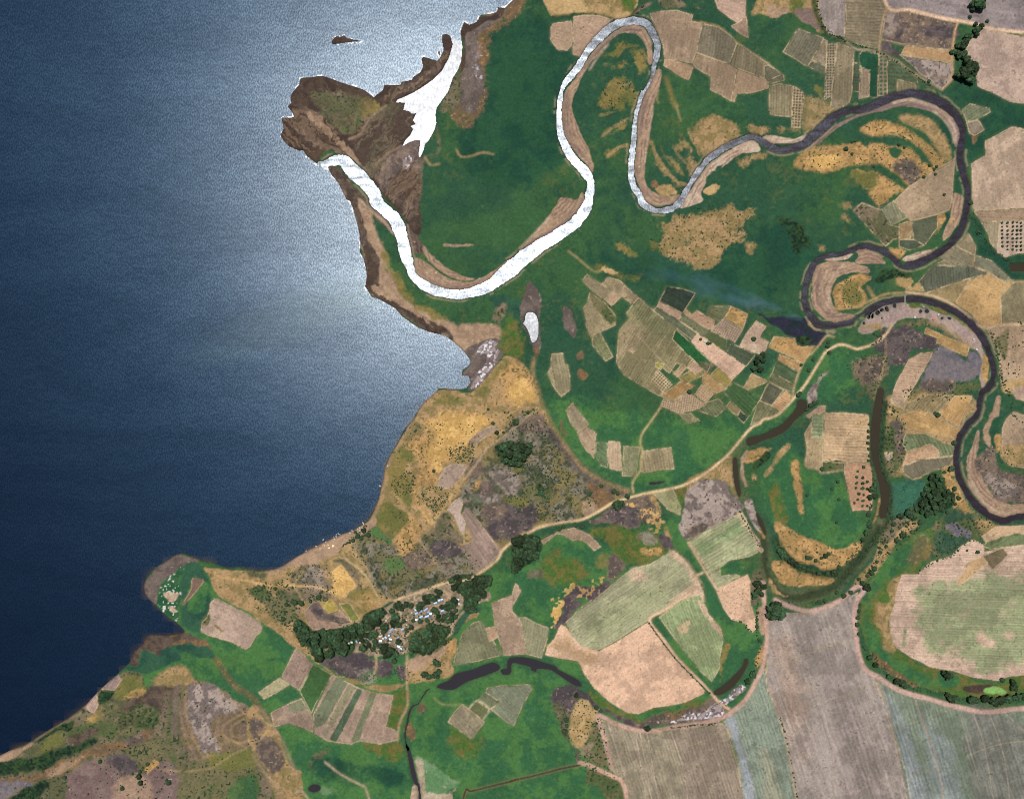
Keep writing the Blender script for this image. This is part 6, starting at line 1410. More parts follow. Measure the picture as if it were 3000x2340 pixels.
# land and lake beyond the surveyed ground, out to the horizon
def ring(name, rects, z, mat, lb):
    vs, fs = [], []
    for x0, y0, x1, y1 in rects:
        b = len(vs); vs += [(x0, y0, z), (x1, y0, z), (x1, y1, z), (x0, y1, z)]; fs.append((b, b + 1, b + 2, b + 3))
    return tag(link(name, mesh(name, vs, fs), mat), lb, kind='structure')
def far_land():
    k = NT('far_land')
    geo = k.n('ShaderNodeNewGeometry')
    vo = k.n('ShaderNodeTexVoronoi', voronoi_dimensions='2D'); vo.inputs['Scale'].default_value = .006
    k.l(geo.outputs['Position'], vo.inputs['Vector'])
    nz = k.n('ShaderNodeTexNoise', noise_dimensions='2D'); nz.inputs['Scale'].default_value = .05; nz.inputs['Detail'].default_value = 5
    k.l(geo.outputs['Position'], nz.inputs['Vector'])
    sp = k.n('ShaderNodeSeparateColor'); k.l(vo.outputs['Color'], sp.inputs[0])
    f = k.math('ADD', k.math('MULTIPLY', sp.outputs[0], .7), k.math('MULTIPLY', nz.outputs['Fac'], .3))
    c = k.ramp(f, [(.2, (.035, .09, .03)), (.45, (.22, .17, .10)), (.6, (.3, .22, .16)), (.8, (.12, .12, .06))])
    b = k.n('ShaderNodeBsdfPrincipled'); b.inputs['Roughness'].default_value = .95; k.l(c, b.inputs['Base Color']); k.l(b.outputs[0], k.out.inputs[0])
    return k.m
E = 9000.0; L_, R_, T_, B_ = -PX / 2 - MARG, PX / 2 + MARG, PY / 2 + MARG, -PY / 2 - MARG
ring('outer_land', [(R_, -E, E, E), (0, T_, R_, E), (L_, -E, R_, B_)], 2.2, far_land(), 'farmland stretching beyond the valley')
ring('outer_lake', [(-E, -E, L_, E), (L_, T_, 0, E)], 0.0, M_LAKE, 'open water of the lake beyond the bay')
# ================================================================ trees
RND = random.Random(11)
def crown_mesh(seed, low=False):
    """A lumpy dome of leaf clumps, about one unit in radius; its foot is at z = 0."""
    r = random.Random(seed)
    bm = bmesh.new()
    lobes = [(0, 0, .62, .56)] + [(.62 * math.cos(t) * r.uniform(.6, 1.15), .62 * math.sin(t) * r.uniform(.6, 1.15), r.uniform(.36, .82), r.uniform(.26, .46))
                                  for t in [i * 6.283 / 8 + r.uniform(-.4, .4) for i in range(3 if low else 8)]]
    for x, y, z, s in lobes:
        q = bmesh.ops.create_icosphere(bm, subdivisions=2, radius=s)
        for v in q['verts']:
            n = v.co.normalized()
            k = 1 + .20 * math.sin(9 * n.x + seed + x * 7) * math.sin(8 * n.y + 3 * y) + r.uniform(-.16, .16)
            v.co = Vector((x, y, z)) + Vector((v.co.x * k, v.co.y * k, v.co.z * k * .85))
    for _ in range(40 if low else 190):                       # loose leaf sprays round the outside
        x, y, z, s = r.choice(lobes)
        t, p = r.uniform(0, 6.283), math.acos(r.uniform(-.3, 1))
        d = Vector((math.sin(p) * math.cos(t), math.sin(p) * math.sin(t), math.cos(p) * .85))
        c = Vector((x, y, z)) + d * s * r.uniform(.92, 1.18)
        a = Vector((r.uniform(-1, 1), r.uniform(-1, 1), r.uniform(-.5, .5))).normalized(); b = d.cross(a).normalized()
        w = r.uniform(.07, .15)
        bm.faces.new([bm.verts.new(c + a * w), bm.verts.new(c + b * w), bm.verts.new(c - a * w), bm.verts.new(c - b * w)])
    me = bpy.data.meshes.new('crown'); bm.to_mesh(me); bm.free()
    me.materials.append(M_LEAF)
    return me
def trunk_mesh():
    bm = bmesh.new()
    def limb(a, b, r0, r1):
        d = (b - a); u = d.orthogonal().normalized(); w = d.cross(u).normalized()
        ra = [bm.verts.new(a + (u * math.cos(t) + w * math.sin(t)) * r0) for t in [i * 6.283 / 7 for i in range(7)]]
        rb = [bm.verts.new(b + (u * math.cos(t) + w * math.sin(t)) * r1) for t in [i * 6.283 / 7 for i in range(7)]]
        for i in range(7): bm.faces.new([ra[i], ra[(i + 1) % 7], rb[(i + 1) % 7], rb[i]])
    limb(Vector((0, 0, -.1)), Vector((.01, 0, .45)), .09, .06)
    for t in (0.3, 2.2, 4.4):
        limb(Vector((.01, 0, .38)), Vector((.38 * math.cos(t), .38 * math.sin(t), .72)), .045, .02)
    me = bpy.data.meshes.new('trunk'); bm.to_mesh(me); bm.free(); me.materials.append(M_BARK)
    return me
CROWNS = [crown_mesh(100 + i) for i in range(6)]
TRUNK = trunk_mesh()
def tree(name, x, y, r, label, group, tall=1.0):
    e = empty(name, (x, y, ground_z(x, y) - .2), RND.uniform(0, 6.28))
    e.scale = (r * RND.uniform(.82, 1.12), r * RND.uniform(.82, 1.12), r * tall * RND.uniform(.8, 1.2))
    tag(e, label, 'tree', group)
    link('trunk', TRUNK, None, e)
    c = link('crown', RND.choice(CROWNS), None, e); c.location = (0, 0, .22)
    return e
def trees(frame, s, label, group, name='tree', dr=None, tall=1.0, k=1.0):
    """Trees 'u,v,r u,v,r ...' on one sheet."""
    out = []
    sc = SHEETS[frame][2]
    for t in s.split():
        v = [float(q) for q in t.split(',')]
        r = (v[2] if len(v) > 2 else dr) / sc * k
        x, y = at(frame, v[0], v[1])
        out.append((name, x, y, r, label, group, tall))
    return out
T = []
T += trees('V', "90,920,75 60,1030,60 150,1010,62 240,1050,66 180,1110,75 220,1200,75 200,1290,66 290,1300,55 130,1100,50 270,1160,60", 'dark tree in the dense belt at the western end of the village wood', 'western belt of the village wood')
T += trees('V', "380,1130,75 440,1160,95 420,1260,85 440,1360,85 480,1430,88 420,1470,66 500,1560,85 520,1480,66 460,1600,50", 'very dark tall tree in the column of crowns south west of the village', 'dark column of the village wood')
T += trees('V', "700,1460,105", 'single great round dark tree above the burnt ground south of the village', None)
T += trees('V', "600,1120,75 620,1220,85 600,1320,75 700,1080,75 740,1180,85 820,1090,75 880,1070,75 800,1260,85 790,1360,55 900,1180,85 880,1420,75 960,1330,90 960,1460,92 1000,1220,66 1040,1130,82 1100,990,64 1160,1130,72 1120,1060,72 1180,950,50 680,1300,60 560,1060,50 500,1090,45 850,1320,70", 'green tree in the broad wood directly west of the tin roofs', 'broad wood west of the tin roofs')
T += trees('V', "1430,800,110 1560,760,120 1650,720,95 1480,920,115 1590,880,95 1520,840,90 1420,960,90 1720,720,45", 'black green giant tree in the largest clump north west of the village', 'black green clump beside the village')
T += trees('V', "1290,950,66 1290,1060,64 1290,1140,62 1300,1230,60 1380,1130,64 1470,1110,62 1540,1130,76 1540,1250,60 1310,1370,75 1420,1330,60 1120,1370,52 1500,1400,52 1730,980,86 1700,1080,50 1640,930,52 1560,1330,50 1640,1350,50 1240,1000,60 1450,1180,50 1390,1260,48", 'garden tree standing among the western cluster of tin roofs', 'garden trees of the western houses')
T += trees('V', "1720,1360,95 1770,1480,95 1850,1420,86 1980,1250,62 1900,1540,60 1680,1440,60", 'green tree south of the tin roofs beside the burnt plots', 'trees south of the tin roofs')
T += trees('V', "1980,580,98 1860,680,64 1930,800,96 1900,900,96 1980,930,76 2080,880,42 2130,560,62 2050,640,60", 'tree in the wood between village road and northern houses', 'wood between road and northern houses')
T += trees('W', "900,310,54 960,330,64 930,410,52 760,430,86 820,430,76 720,500,76 590,580,76 560,660,52 640,560,52 680,430,60 860,480,50 420,590,60", 'tree beside the road north of the double row of tin roofs', 'roadside trees north of the houses')
T += trees('W', "1230,480,86 1180,560,96 1100,600,86 1010,610,64 1260,560,50", 'large dark tree standing over the eastern tin roofs', 'large trees over the eastern houses')
T += trees('W', "1230,230,88 1180,120,66 1280,60,66 1340,130,54 1420,200,88 1350,280,88 1420,330,88 1520,180,98 1610,150,98 1700,100,96 1790,80,96 1860,120,88 1700,200,88 1580,290,98 1740,330,88 1690,430,76 1780,400,66 1640,420,66 1500,60,50 1640,50,56 1480,300,70 1650,300,70 1300,160,60 1560,400,60", 'tree in the dense eastern wood where the road disappears', 'dense eastern wood of the village')
T += trees('W', "1480,420,86 1560,500,100 1500,620,86 1570,640,76 1520,560,80 1450,520,60", 'nearly black tree at the southern tip of the eastern wood', 'nearly black trees of the eastern wood')
T += trees('W', "850,660,64 900,700,64 930,780,54 1100,760,64 1180,740,54 1180,840,76 1110,880,54 1010,860,54 930,850,48 590,880,54 720,860,54 460,870,42 430,1000,54 340,1040,54 170,1280,54 1040,800,50 1250,800,50 1260,680,42", 'garden tree standing among the eastern cluster of tin roofs', 'garden trees of the eastern houses')
T += trees('W', "720,1100,98", 'darkest round tree in the dry thicket south of the houses', None)
T += trees('W', "780,950,76 880,980,76 980,1000,76 900,1090,86 1000,1110,86 1090,1040,76 520,1130,66 480,1250,76 560,1300,86 450,1370,76 560,1400,86 660,1380,86 740,1350,94 840,1330,86 900,1260,86 1000,1240,76 1040,1280,64 760,1460,62 640,1470,62 430,1470,60 820,1190,70 640,1270,60 700,1220,50", 'brownish tree in the dry thicket between houses and bare bank', 'dry thicket south of the houses')
T += trees('W', "880,1640,66 930,1680,66 100,1630,52 60,1440,76 130,1490,64", 'small tree on the dry orange bank south of the thicket', 'trees on the dry orange bank')
T += trees('13', "1440,630,34 1480,650,32 1540,630,36 1560,600,26", 'tree on the dry bank just north of the dark curved pond', 'trees north of the dark curved pond')
T += trees('22', "60,1200,66 150,1230,66 200,1200,42 50,1300,54 150,1320,54 200,1320,44 60,1380,54 30,1430,44 110,1180,40", 'tree in the grove on the hairpin between village road and bright pasture', 'grove between road and bright pasture')
T += trees('22', "900,890,42 930,880,32 870,900,26", 'tree in the trio beside the village road east of the reddish ground', 'trio beside the village road')
T += trees('22', "400,1095,24", 'lone round tree just south of the village road', None)
T += trees('22', "600,1080,22 540,1070,20 440,1080,16", 'small tree south of the village road above the curved tan strip', 'small trees above the curved tan strip')
T += trees('22', "980,820,24 870,780,22 900,800,18 760,735,18 250,800,26 250,760,22 30,190,28 660,805,20", 'scattered tree in the scrub under the rim of the great meander', 'scattered trees of the scrub')
T += trees('22', "2080,1560,38 2090,1620,32 2060,1660,32 2120,1650,28 2140,1590,30", 'dark tree at the corner of the bare spur field', 'trees at the bare spur field')
T += trees('30', "1760,50,48 1720,60,32 1790,80,40 1800,30,34 1730,95,26", 'dark tree in the clump at the northern edge beside the mauve field', 'clump at the northern edge')
T += trees('30', "1712,155,16 1860,190,15", 'tiny lone tree on the mauve ploughed field', 'lone trees on the mauve field')
T += trees('30', "1755,220,24 1800,240,28 1765,270,36 1760,310,26", 'dark tree beside the sandy road crossing', 'trees at the sandy road crossing')
T += trees('30', "1680,330,34 1660,380,38 1640,410,34 1610,400,28", 'green tree in the hedge row along the orange lane', 'hedge row on the orange lane')
T += trees('30', "1560,455,27 1610,480,40 1650,480,40 1670,520,30", 'tree in the cluster halfway down the orange lane', 'cluster halfway down the orange lane')
T += trees('30', "1690,610,62 1720,640,52 1650,650,56 1700,690,52 1680,570,46 1740,590,34", 'huge dark crown in the giant tree group at the lane end', 'giant tree group at the lane end')
T += trees('30', "1600,655,42", 'rounded dark tree just west of the giant tree group', None)
T += trees('30', "660,1275,19", 'largest lone tree on the golden scroll bars', None)
T += trees('30', "1110,1240,15 1155,1265,13 1320,1515,14 1420,1490,13 1410,1450,14 1430,1425,13 1370,1415,14 710,1215,13 735,1210,12 710,1320,13 895,1425,13 1495,1665,13 1365,700,15", 'small round tree on the eastern river lobe', 'small trees of the eastern river lobe')
T += trees('31', "1725,25,22 1785,280,20", 'round tree on the green bank near the dotted orchard', 'bank trees near the dotted orchard')
T += trees('F', "1185,400,30", 'lone round tree on the pale stepped field', None)
T += trees('F', "1290,600,42 1240,640,42 1210,690,42 1300,670,38 1180,770,42 1250,770,48 1320,620,26", 'dark tree in the clump at the end of the long pink field', 'clump at the long pink field')
T += trees('F', "380,1060,30", 'lone dark tree beside the dotted round orchard', None)
T += trees('F', "520,405,20 610,455,22 640,455,18", 'small tree at the homestead on the pink field', 'homestead trees')
T += trees('F', "1780,725,20 1930,660,25 1870,790,26 2110,490,30 2130,570,26 2120,440,22", 'dark tree between the two converging sandy tracks', 'trees between the sandy tracks')
T += trees('F', "1740,1100,30 1765,1080,26 1900,1230,30 1940,1200,28 1860,1280,26 1980,1190,22", 'dark tree at the head of the brown oxbow lake', 'trees at the head of the brown oxbow lake')
T += trees('32', "1380,660,36 1430,650,34 1470,680,36 1440,720,36 1380,720,34 1340,760,34 1400,780,38 1360,820,36 1310,800,34 1420,840,36 1460,880,36 1380,870,38 1320,860,36 1290,890,34 1340,920,36 1410,920,38 1300,950,36 1340,980,36 1260,930,30 1450,930,32 1490,860,32 1490,810,32 1530,780,26 1580,760,28 1530,840,28 1570,850,24 1480,940,26 1520,960,22 1590,890,20 1610,830,18 1420,960,30 1380,960,30 1250,900,24", 'dark tree of the dense grove west of the southern river bend', 'dense grove at the southern river bend', k=.74)
T += trees('32', "1190,960,42 1120,990,30 1060,1010,20 1230,1000,24 1290,1040,22", 'tree at the southern shore of the green pool', 'trees south of the green pool')
T += trees('32', "1550,590,28 1500,620,16 1580,370,22 1620,840,18", 'tree on the golden river bank above the grove', 'trees on the golden river bank')
T += trees('32', "1440,130,22 1420,118,15", 'pair of touching trees on the golden stubble belt', 'pair on the golden stubble belt')
T += trees('32', "850,270,15 850,320,15 845,370,15 852,420,13 860,480,13 850,520,12 860,210,13", 'small tree in the row between ploughed field and brown oxbow', 'row beside the brown oxbow')
T += trees('32', "455,590,18", 'round tree at the corner of the pale plot in the oxbow', None)
T += trees('32', "600,850,15 540,760,15 330,815,14 580,1045,14 590,700,16", 'small tree scattered on the oxbow meadow', 'scattered trees of the oxbow meadow')
T += trees('32', "750,660,14 800,665,14 750,710,15 800,712,16 840,700,14 745,750,14 800,755,15 840,760,14 760,610,12 810,575,14 770,800,13 810,810,12 760,850,13 805,860,14 850,830,12 800,905,12 840,905,12 730,880,12", 'round orchard tree in rows on pinkish ground beside the oxbow', 'orchard trees beside the oxbow', 'orchard_tree', tall=.8)
T += trees('32', "190,1380,30 230,1400,24 120,1320,32 90,1290,26 300,1430,18 380,1460,20 430,1480,22 500,1480,22 560,1470,32 600,1430,20 150,1350,22 270,1415,16 340,1450,18", 'dark tree in the curved line across the golden oxbow bars', 'curved tree line of the oxbow')
T += trees('32', "330,1345,22 360,1350,18 480,1330,24 510,1310,15 400,1370,17 450,1350,14 415,1300,10", 'tree in the small cluster on the golden oxbow bar', 'small cluster on the oxbow bar')
T += trees('32', "880,760,32 900,820,28 860,830,24 910,720,24 830,1130,30 800,1190,26 860,1080,20 850,980,20", 'tree on the inner bank of the brown oxbow', 'inner bank trees of the oxbow')
T += trees('32', "800,1560,28 830,1590,30 770,1530,18 870,1470,26 900,1440,22 640,1670,22 580,1640,18 700,1640,20 1060,1060,20 1050,1120,18 1140,1150,32 1090,1200,22 950,1300,16 1000,1250,15 840,1500,18 920,1380,16", 'tree in the sandy corridor between oxbow and green lobe', 'corridor trees by the green lobe')
T += trees('32', "1690,1285,10 1780,1300,18", 'lone tree on the bare rim of the great round field', 'lone trees on the great round field')
T += trees('33', "40,70,72 20,110,60 70,110,50 60,50,44", 'giant dark tree at the meeting of the farm tracks', 'giant trees at the track meeting')
T += trees('33', "435,20,20 480,10,18 410,30,12", 'small tree at the rim of the oxbow loop beside the farm track', 'small trees at the oxbow rim')
T += trees('33', "770,95,17 760,155,17 755,210,20 765,290,15 780,40,13", 'tree in the spaced row along the western rim of the green valley', 'spaced row on the valley rim')
T += trees('33', "855,490,25 905,550,25 1020,650,26", 'round tree standing apart beside the wide pinkish track', 'trees beside the wide pinkish track')
T += trees('33', "1090,690,34 1130,700,36 1160,740,18", 'tree in the bushy clump on the southern valley rim', 'bushy clump on the valley rim')
T += trees('33', "1500,630,34 1540,640,30 1480,615,24 1520,665,24", 'tree in the clump just below the great round field', 'clump below the great round field')
T += trees('33', "1540,825,40 1590,840,32 1515,800,24", 'tree of the isolated clump on the southern valley rim', 'isolated clump on the valley rim')
T += trees('33', "1720,840,38 1770,850,32 1830,830,38 1900,850,40 1960,850,40 2030,830,44 2080,740,36 2110,820,38 2160,815,34 2070,690,28 1990,680,22 1930,880,26", 'tree in the dark row near the bright green pool', 'dark row near the bright green pool')
T += trees('23', "2050,630,30 2000,690,28", 'round tree at the eastern end of the olive brown pond', 'trees at the olive brown pond')
T += trees('23', "1150,1090,30", 'single round tree on the pale track below the great bare field', None)
T += trees('23', "545,810,24 720,920,20 755,945,15 460,1020,22 445,1120,22 465,1070,16", 'tree on the dry old meander west of the striped field', 'trees of the dry old meander')
T += trees('23', "2110,355,16 2085,170,15 2085,230,17 2090,110,14", 'small tree in the hedge along the bare spur track', 'hedge of the bare spur track')
T += trees('03', "1210,1550,26 1195,1500,24 1200,1465,16", 'dark tree in the short row on the pinkish southern scrub', 'short row on the southern scrub')
T += trees('03', "1048,1605,20", 'lone round tree on the pinkish southern scrub', None)
T += trees('03', "1445,1555,22 1430,1535,14 1330,1700,24 1275,1020,20 1265,1400,17 860,1375,17 1200,1300,15 1140,1480,12 560,1510,16", 'scattered dark tree of the south western scrub', 'scattered trees of the south western scrub')
T += trees('13', "235,165,20", 'lone tree on the olive slope west of the village wood', None)
T += trees('P', "1690,760,22 2050,940,28 2150,960,28 1970,980,26 1830,780,24", 'small tree on the slope behind the lakeside spit', 'trees behind the spit')
T += trees('V', "160,550,52 40,530,52 470,440,48 330,510,32 500,420,36", 'tree above the tan fan field west of the straw field', 'trees above the tan fan field')
T += trees('12', "920,1110,26 870,1160,22 900,1180,20 830,1200,18 960,1150,22 800,1215,12 850,1130,14", 'green tree behind the beach of the bay', 'trees behind the beach')
T += trees('D', "1540,240,36 1700,120,24 1310,370,36 1260,255,22 1390,370,18 520,850,22 1200,80,18", 'small tree beside the stony hill track', 'trees on the stony hill track')
T += trees('D', "1400,560,60 1480,520,60 1560,560,70 1640,560,60 1700,600,60 1460,640,70 1560,660,70 1640,680,60 1500,740,60 1420,720,50 1580,760,50 1720,520,40", 'dark green tree in the rounded thicket on the hill', 'rounded thicket on the hill')

# orchard east of the river
for ci, u0 in enumerate((1990, 2035, 2080, 2115, 2150)):
    for ri in range(8):
        if ci == 0 and ri > 6: continue
        v0 = 200 + ri * 33
        T += trees('31', '%d,%d,%d' % (u0 + RND.uniform(-3, 3), v0 + RND.uniform(-3, 3), RND.choice((9, 11, 12))), 'round tree in the regular orchard rows by the eastern side valley', 'orchard rows by the side valley', 'orchard_tree', tall=.8)
kinds = {}
for t in T: kinds.setdefault(t[0], []).append(t)
big = sorted(kinds['tree'], key=lambda t: -t[3])
keep, rest = big[:300], big[300:]
for t in keep + kinds.get('orchard_tree', []):
    tree(*t)

# smaller trees beyond the first three hundred, and the low shrubs: one mass
def shrub_blob(bm, x, y, z, r, rnd):
    q = bmesh.ops.create_icosphere(bm, subdivisions=1, radius=r)
    for v in q['verts']:
        k = rnd.uniform(.75, 1.2)
        v.co = Vector((x + v.co.x * k, y + v.co.y * k, z + max(-.2, v.co.z * k * .8 + r * .35)))
blob = bmesh.new(); bmesh.ops.create_icosphere(blob, subdivisions=2, radius=1)
BV = np.array([v.co for v in blob.verts]); BF = np.array([[v.index for v in f.verts] for f in blob.faces]); blob.free()
def scatter(mask, n, r0, r1, seed, spacing=0):
    rr = np.random.RandomState(seed)
    ys, xs = np.where(mask & (water_m < .5))
    if len(ys) == 0: return []
    k = rr.choice(len(ys), min(n, len(ys)), replace=False)
    return [(gx[xs[i]] - PX / 2 + rr.uniform(-1, 1), PY / 2 - gy[ys[i]] + rr.uniform(-1, 1), r0 + (r1 - r0) * rr.rand() ** 2) for i in k]
def zone(s, p=.0): 
    m = fill(smooth_loop(pts(s))) > .5
    return m & (N_EDGE > p) if p else m
inner = np.zeros((NY, NX), bool)
SH = []
for s_, n, r0, r1, p in [
 ("D: 200,300 1200,250 1000,560 700,900 400,1500 60,1700 0,700", 260, 1.2, 2.6, .5),
 ("D: 700,560 1000,480 1000,760 820,760", 150, 1.4, 3.0, .3), ("D: 400,1050 720,1080 560,1400 380,1200", 160, 1.4, 3.2, .3),
 ("D: 1200,200 1800,60 1990,360 2184,700 2184,1000 1640,1000 1400,820 1500,420", 420, 1.4, 3.6, .4), ("22: 0,760 330,600 600,700 740,900 560,1010 200,1060 0,1100", 420, 1.4, 3.6, .4),
 ("12: 830,1210 1420,1190 1740,1250 1890,1460 1150,1704 1000,1600", 420, 1.3, 3.2, .4), ("12: 300,1440 640,1420 640,1700 200,1704", 160, 1.4, 3.2, .3),
 ("P: 1480,760 2080,760 2184,1400 1900,1200 1640,1000", 240, 1.4, 3.6, .35), ("03: 100,1400 800,1200 1400,900 1500,1400 1300,1704 400,1704", 360, 1.4, 3.4, .4),
 ("03: 1560,800 2184,1000 2184,1704 1500,1704", 160, 1.3, 3.2, .5), ("13: 480,240 1400,60 1700,0 1640,380 1000,460 600,440", 260, 1.6, 4.0, .3),
 ("13: 330,200 480,470 850,680 1290,690 1290,560 1000,640 700,560", 150, 1.3, 2.8, .3), ("30: 210,1400 860,1220 1330,1380 1200,1600 950,1400 640,1430", 130, 1.2, 2.8, .4),
 ("30: 780,1100 960,1030 1330,1240 1500,1400 1200,1200", 50, 1.2, 2.6, .4), ("21: 1240,200 1760,30 2110,130 1990,330 1640,560 1240,440", 190, 1.4, 3.4, .4),
 ("20: 770,700 960,640 1060,830 940,920 800,940", 60, 1.4, 3.2, .4), ("32: 980,1040 1310,1050 950,1400 720,1570", 190, 1.6, 4.2, .3),
 ("32: 970,0 1170,200 1140,560 1000,640 960,300", 160, 1.6, 4.0, .3), ("32: 100,1100 600,1280 760,1230 560,1460 250,1370", 60, 1.3, 2.8, .4),
 ("32: 1780,420 1940,380 2184,740 2184,870 1900,790", 130, 1.4, 3.0, .4), ("32: 1390,1080 1950,1000 1640,1250 1400,1330", 130, 1.6, 3.8, .4),
 ("23: 330,760 530,740 700,900 720,1300 580,1390 400,1020", 190, 1.3, 3.0, .35), ("23: 620,1180 760,1000 830,1380 880,1540 640,1500", 110, 1.6, 3.6, .3),
 ("31: 660,1400 1020,1330 900,1704 820,1600", 110, 1.4, 3.2, .3), ("31: 1200,1600 1780,1560 1700,1704 1200,1704", 90, 1.5, 3.4, .4),
 ("31: 640,700 770,690 780,900 640,900", 70, 1.2, 2.6, .3), ("31: 1860,1100 2184,1040 2100,1530 1980,1560", 130, 1.4, 3.4, .35), ("23: 1200,980 1640,860 1830,930 1400,1060", 80, 1.2, 2.6, .3),
 ("22: 1040,860 1290,930 1190,1130 1060,1060", 90, 1.2, 2.6, .4), ("31: 930,1100 1430,1200 1000,1400", 70, 1.3, 2.8, .4), ("V: 1300,900 2184,700 2184,1500 1300,1450", 150, 1.6, 3.8, .3),
 ("W: 300,900 1300,700 1200,1200 300,1500", 150, 1.6, 4.0, .3), ("33: 850,400 1100,650 1480,800 1300,790 1000,640", 70, 1.4, 3.4, .2), ("33: 400,0 500,0 300,60 60,20", 20, 1.4, 3.0, .0),
 ("12: 1160,700 1330,600 1350,760 1220,820", 120, 1.4, 3.2, .2)]:
    SH += scatter(zone(s_, p), n, r0, r1, hash(s_) % 1000 if False else len(s_) + n)
# bank shrubs along the oxbow and hedges
for s_, w_, n in [("32: 970,0 945,300 960,560 1010,700 1040,860 1010,1040 900,1200 800,1330 690,1440 600,1590", 36, 190), ("32: 880,130 870,500 900,700 860,950 830,1150 760,1280 650,1400", 26, 110),
                  ("30: 350,0 430,110 480,240 630,345", 12, 60), ("31: 1720,100 1790,250 1900,430 2060,520", 30, 60), ("31: 1900,1140 1960,1300 1990,1540 2060,1660", 24, 70),
                  ("32: 2080,0 2120,170 2170,330 2184,420", 10, 40), ("20: 1010,160 1130,40 1340,15 1560,26", 12, 50), ("22: 1890,860 1960,1000 2050,1150 2110,1250", 18, 50), ("23: 2090,40 2085,260 2110,440 2060,600", 16, 40),
                  ("33: 780,0 760,200 780,330 860,480", 12, 24), ("33: 1240,760 1480,800 1700,860", 14, 34), ("32: 1270,1480 1400,1385 1560,1335 1650,1255 1740,1195 1830,1235", 10, 50), ("21: 1650,940 1960,1190 2184,1330", 8, 0),
                  ("31: 860,1270 960,1180 880,1150", 16, 30), ("12: 940,1070 880,1150 800,1200 740,1250", 14, 40), ("13: 0,60 200,180 380,330 500,520", 10, 30), ("30: 520,300 640,350 980,470 1240,640 1400,760", 10, 60),
                  ("23: 1165,200 1390,500 1680,800", 6, 50), ("23: 1780,160 1860,175 1980,200 2000,245 2060,275", 6, 24), ("23: 1360,1090 1500,1075 1740,1055", 5, 40), ("33: 100,1000 180,1300 320,1704", 6, 60)]:
    SH += scatter(stroke(s_, w_ / 2.912 * 1.0 + 2) > .5, n, 1.4, 3.6, n + w_)
SH.sort(key=lambda t: -t[2])
inframe = lambda t: abs(t[0]) < PX / 2 - 4 and abs(t[1]) < PY / 2 - 4
SH = [(t[0], t[1], t[2] * .8) for t in SH if inframe(t)]
one = [mesh('bush', BV * (1 + .16 * np.sin(BV[:, [1, 2, 0]] * 9 + k)), BF) for k in range(4)]
for me in one: me.materials.append(M_SHRUB)
def where(x, y):
    px, py = x + PX / 2, PY / 2 - y
    if py < 700: return ('shrub on the golden bars of the northern river lobes', 'bushes of the northern river lobes') if px > 1500 else ('shrub near the lagoon shore', 'bushes near the lagoon')
    if px > 2250: return ('low shrub in the dry country east of the oxbow', 'bushes of the eastern country') if py < 1400 else ('low shrub in the sandy corridors round the oxbow', 'bushes round the oxbow')
    if px > 1500: return ('low shrub on the burnt slope beside the great meander', 'bushes of the burnt slope') if py < 1755 else ('low shrub on the dry old meander', 'bushes of the dry old meander')
    if px > 750 and py < 1650: return ('low dark shrub on the golden lakeside hill', 'bushes of the lakeside hill')
    if px > 750: return ('low shrub between the gardens of the village', 'bushes of the village')
    return ('low shrub in the south western scrub', 'bushes of the south western scrub')
for x, y, r in SH[:280]:
    o = link('bush', RND.choice(one), None)
    o.location = (x, y, ground_z(x, y) + r * .3); o.scale = (r, r * RND.uniform(.8, 1.1), r * .8); o.rotation_euler = (0, 0, RND.uniform(0, 6.28))
    lb, g = where(x, y); tag(o, lb, 'bush', g)
vs, fs, nb = [], [], 0
for x, y, r in SH[280:] + [(t[1], t[2], t[3]) for t in rest]:
    k = 1 + .15 * rs.randn(len(BV), 1).clip(-1.5, 1.5)
    vs.append(BV * k * np.array([r, r, r * .8]) + np.array([x, y, ground_z(x, y) + r * .3])); fs.append(BF + nb); nb += len(BV)
sh = link('shrubbery', mesh('shrubbery', np.concatenate(vs), np.concatenate(fs)), M_SHRUB)
tag(sh, 'countless low shrubs dotted over the dry ground', kind='stuff')

# ================================================================ houses
def house_parts(w, l, h, rise, roof_mat, over=.5):
    x, y = w / 2, l / 2
    vs = [(-x, -y, -.5), (x, -y, -.5), (x, y, -.5), (-x, y, -.5), (-x, -y, h), (x, -y, h), (x, y, h), (-x, y, h), (0, -y, h + rise), (0, y, h + rise)]
    walls = mesh('walls', vs, [(0, 1, 5, 8, 4), (1, 2, 6, 5), (2, 3, 7, 9, 6), (3, 0, 4, 7)])
    X, Y, s = x + over, y + over, rise / x
    e = h - over * s; t = .12
    top = [(-X, -Y, e + .06), (0, -Y, h + rise + .06), (X, -Y, e + .06), (-X, Y, e + .06), (0, Y, h + rise + .06), (X, Y, e + .06)]
    vs = top + [(a, b, c + t) for a, b, c in top]
    roof = mesh('roof', vs, [(0, 3, 4, 1), (1, 4, 5, 2), (6, 7, 10, 9), (7, 8, 11, 10), (0, 1, 7, 6), (1, 2, 8, 7), (3, 9, 10, 4), (4, 10, 11, 5), (0, 6, 9, 3), (2, 5, 11, 8)])
    door = mesh('door', [(x + .03, -.5, 0), (x + .03, .5, 0), (x + .03, .5, 2), (x + .03, -.5, 2), (x - .1, -.5, 0), (x - .1, .5, 0), (x - .1, .5, 2), (x - .1, -.5, 2)],
                [(0, 1, 2, 3), (3, 2, 6, 7), (0, 3, 7, 4), (1, 5, 6, 2)])
    return walls, roof, door
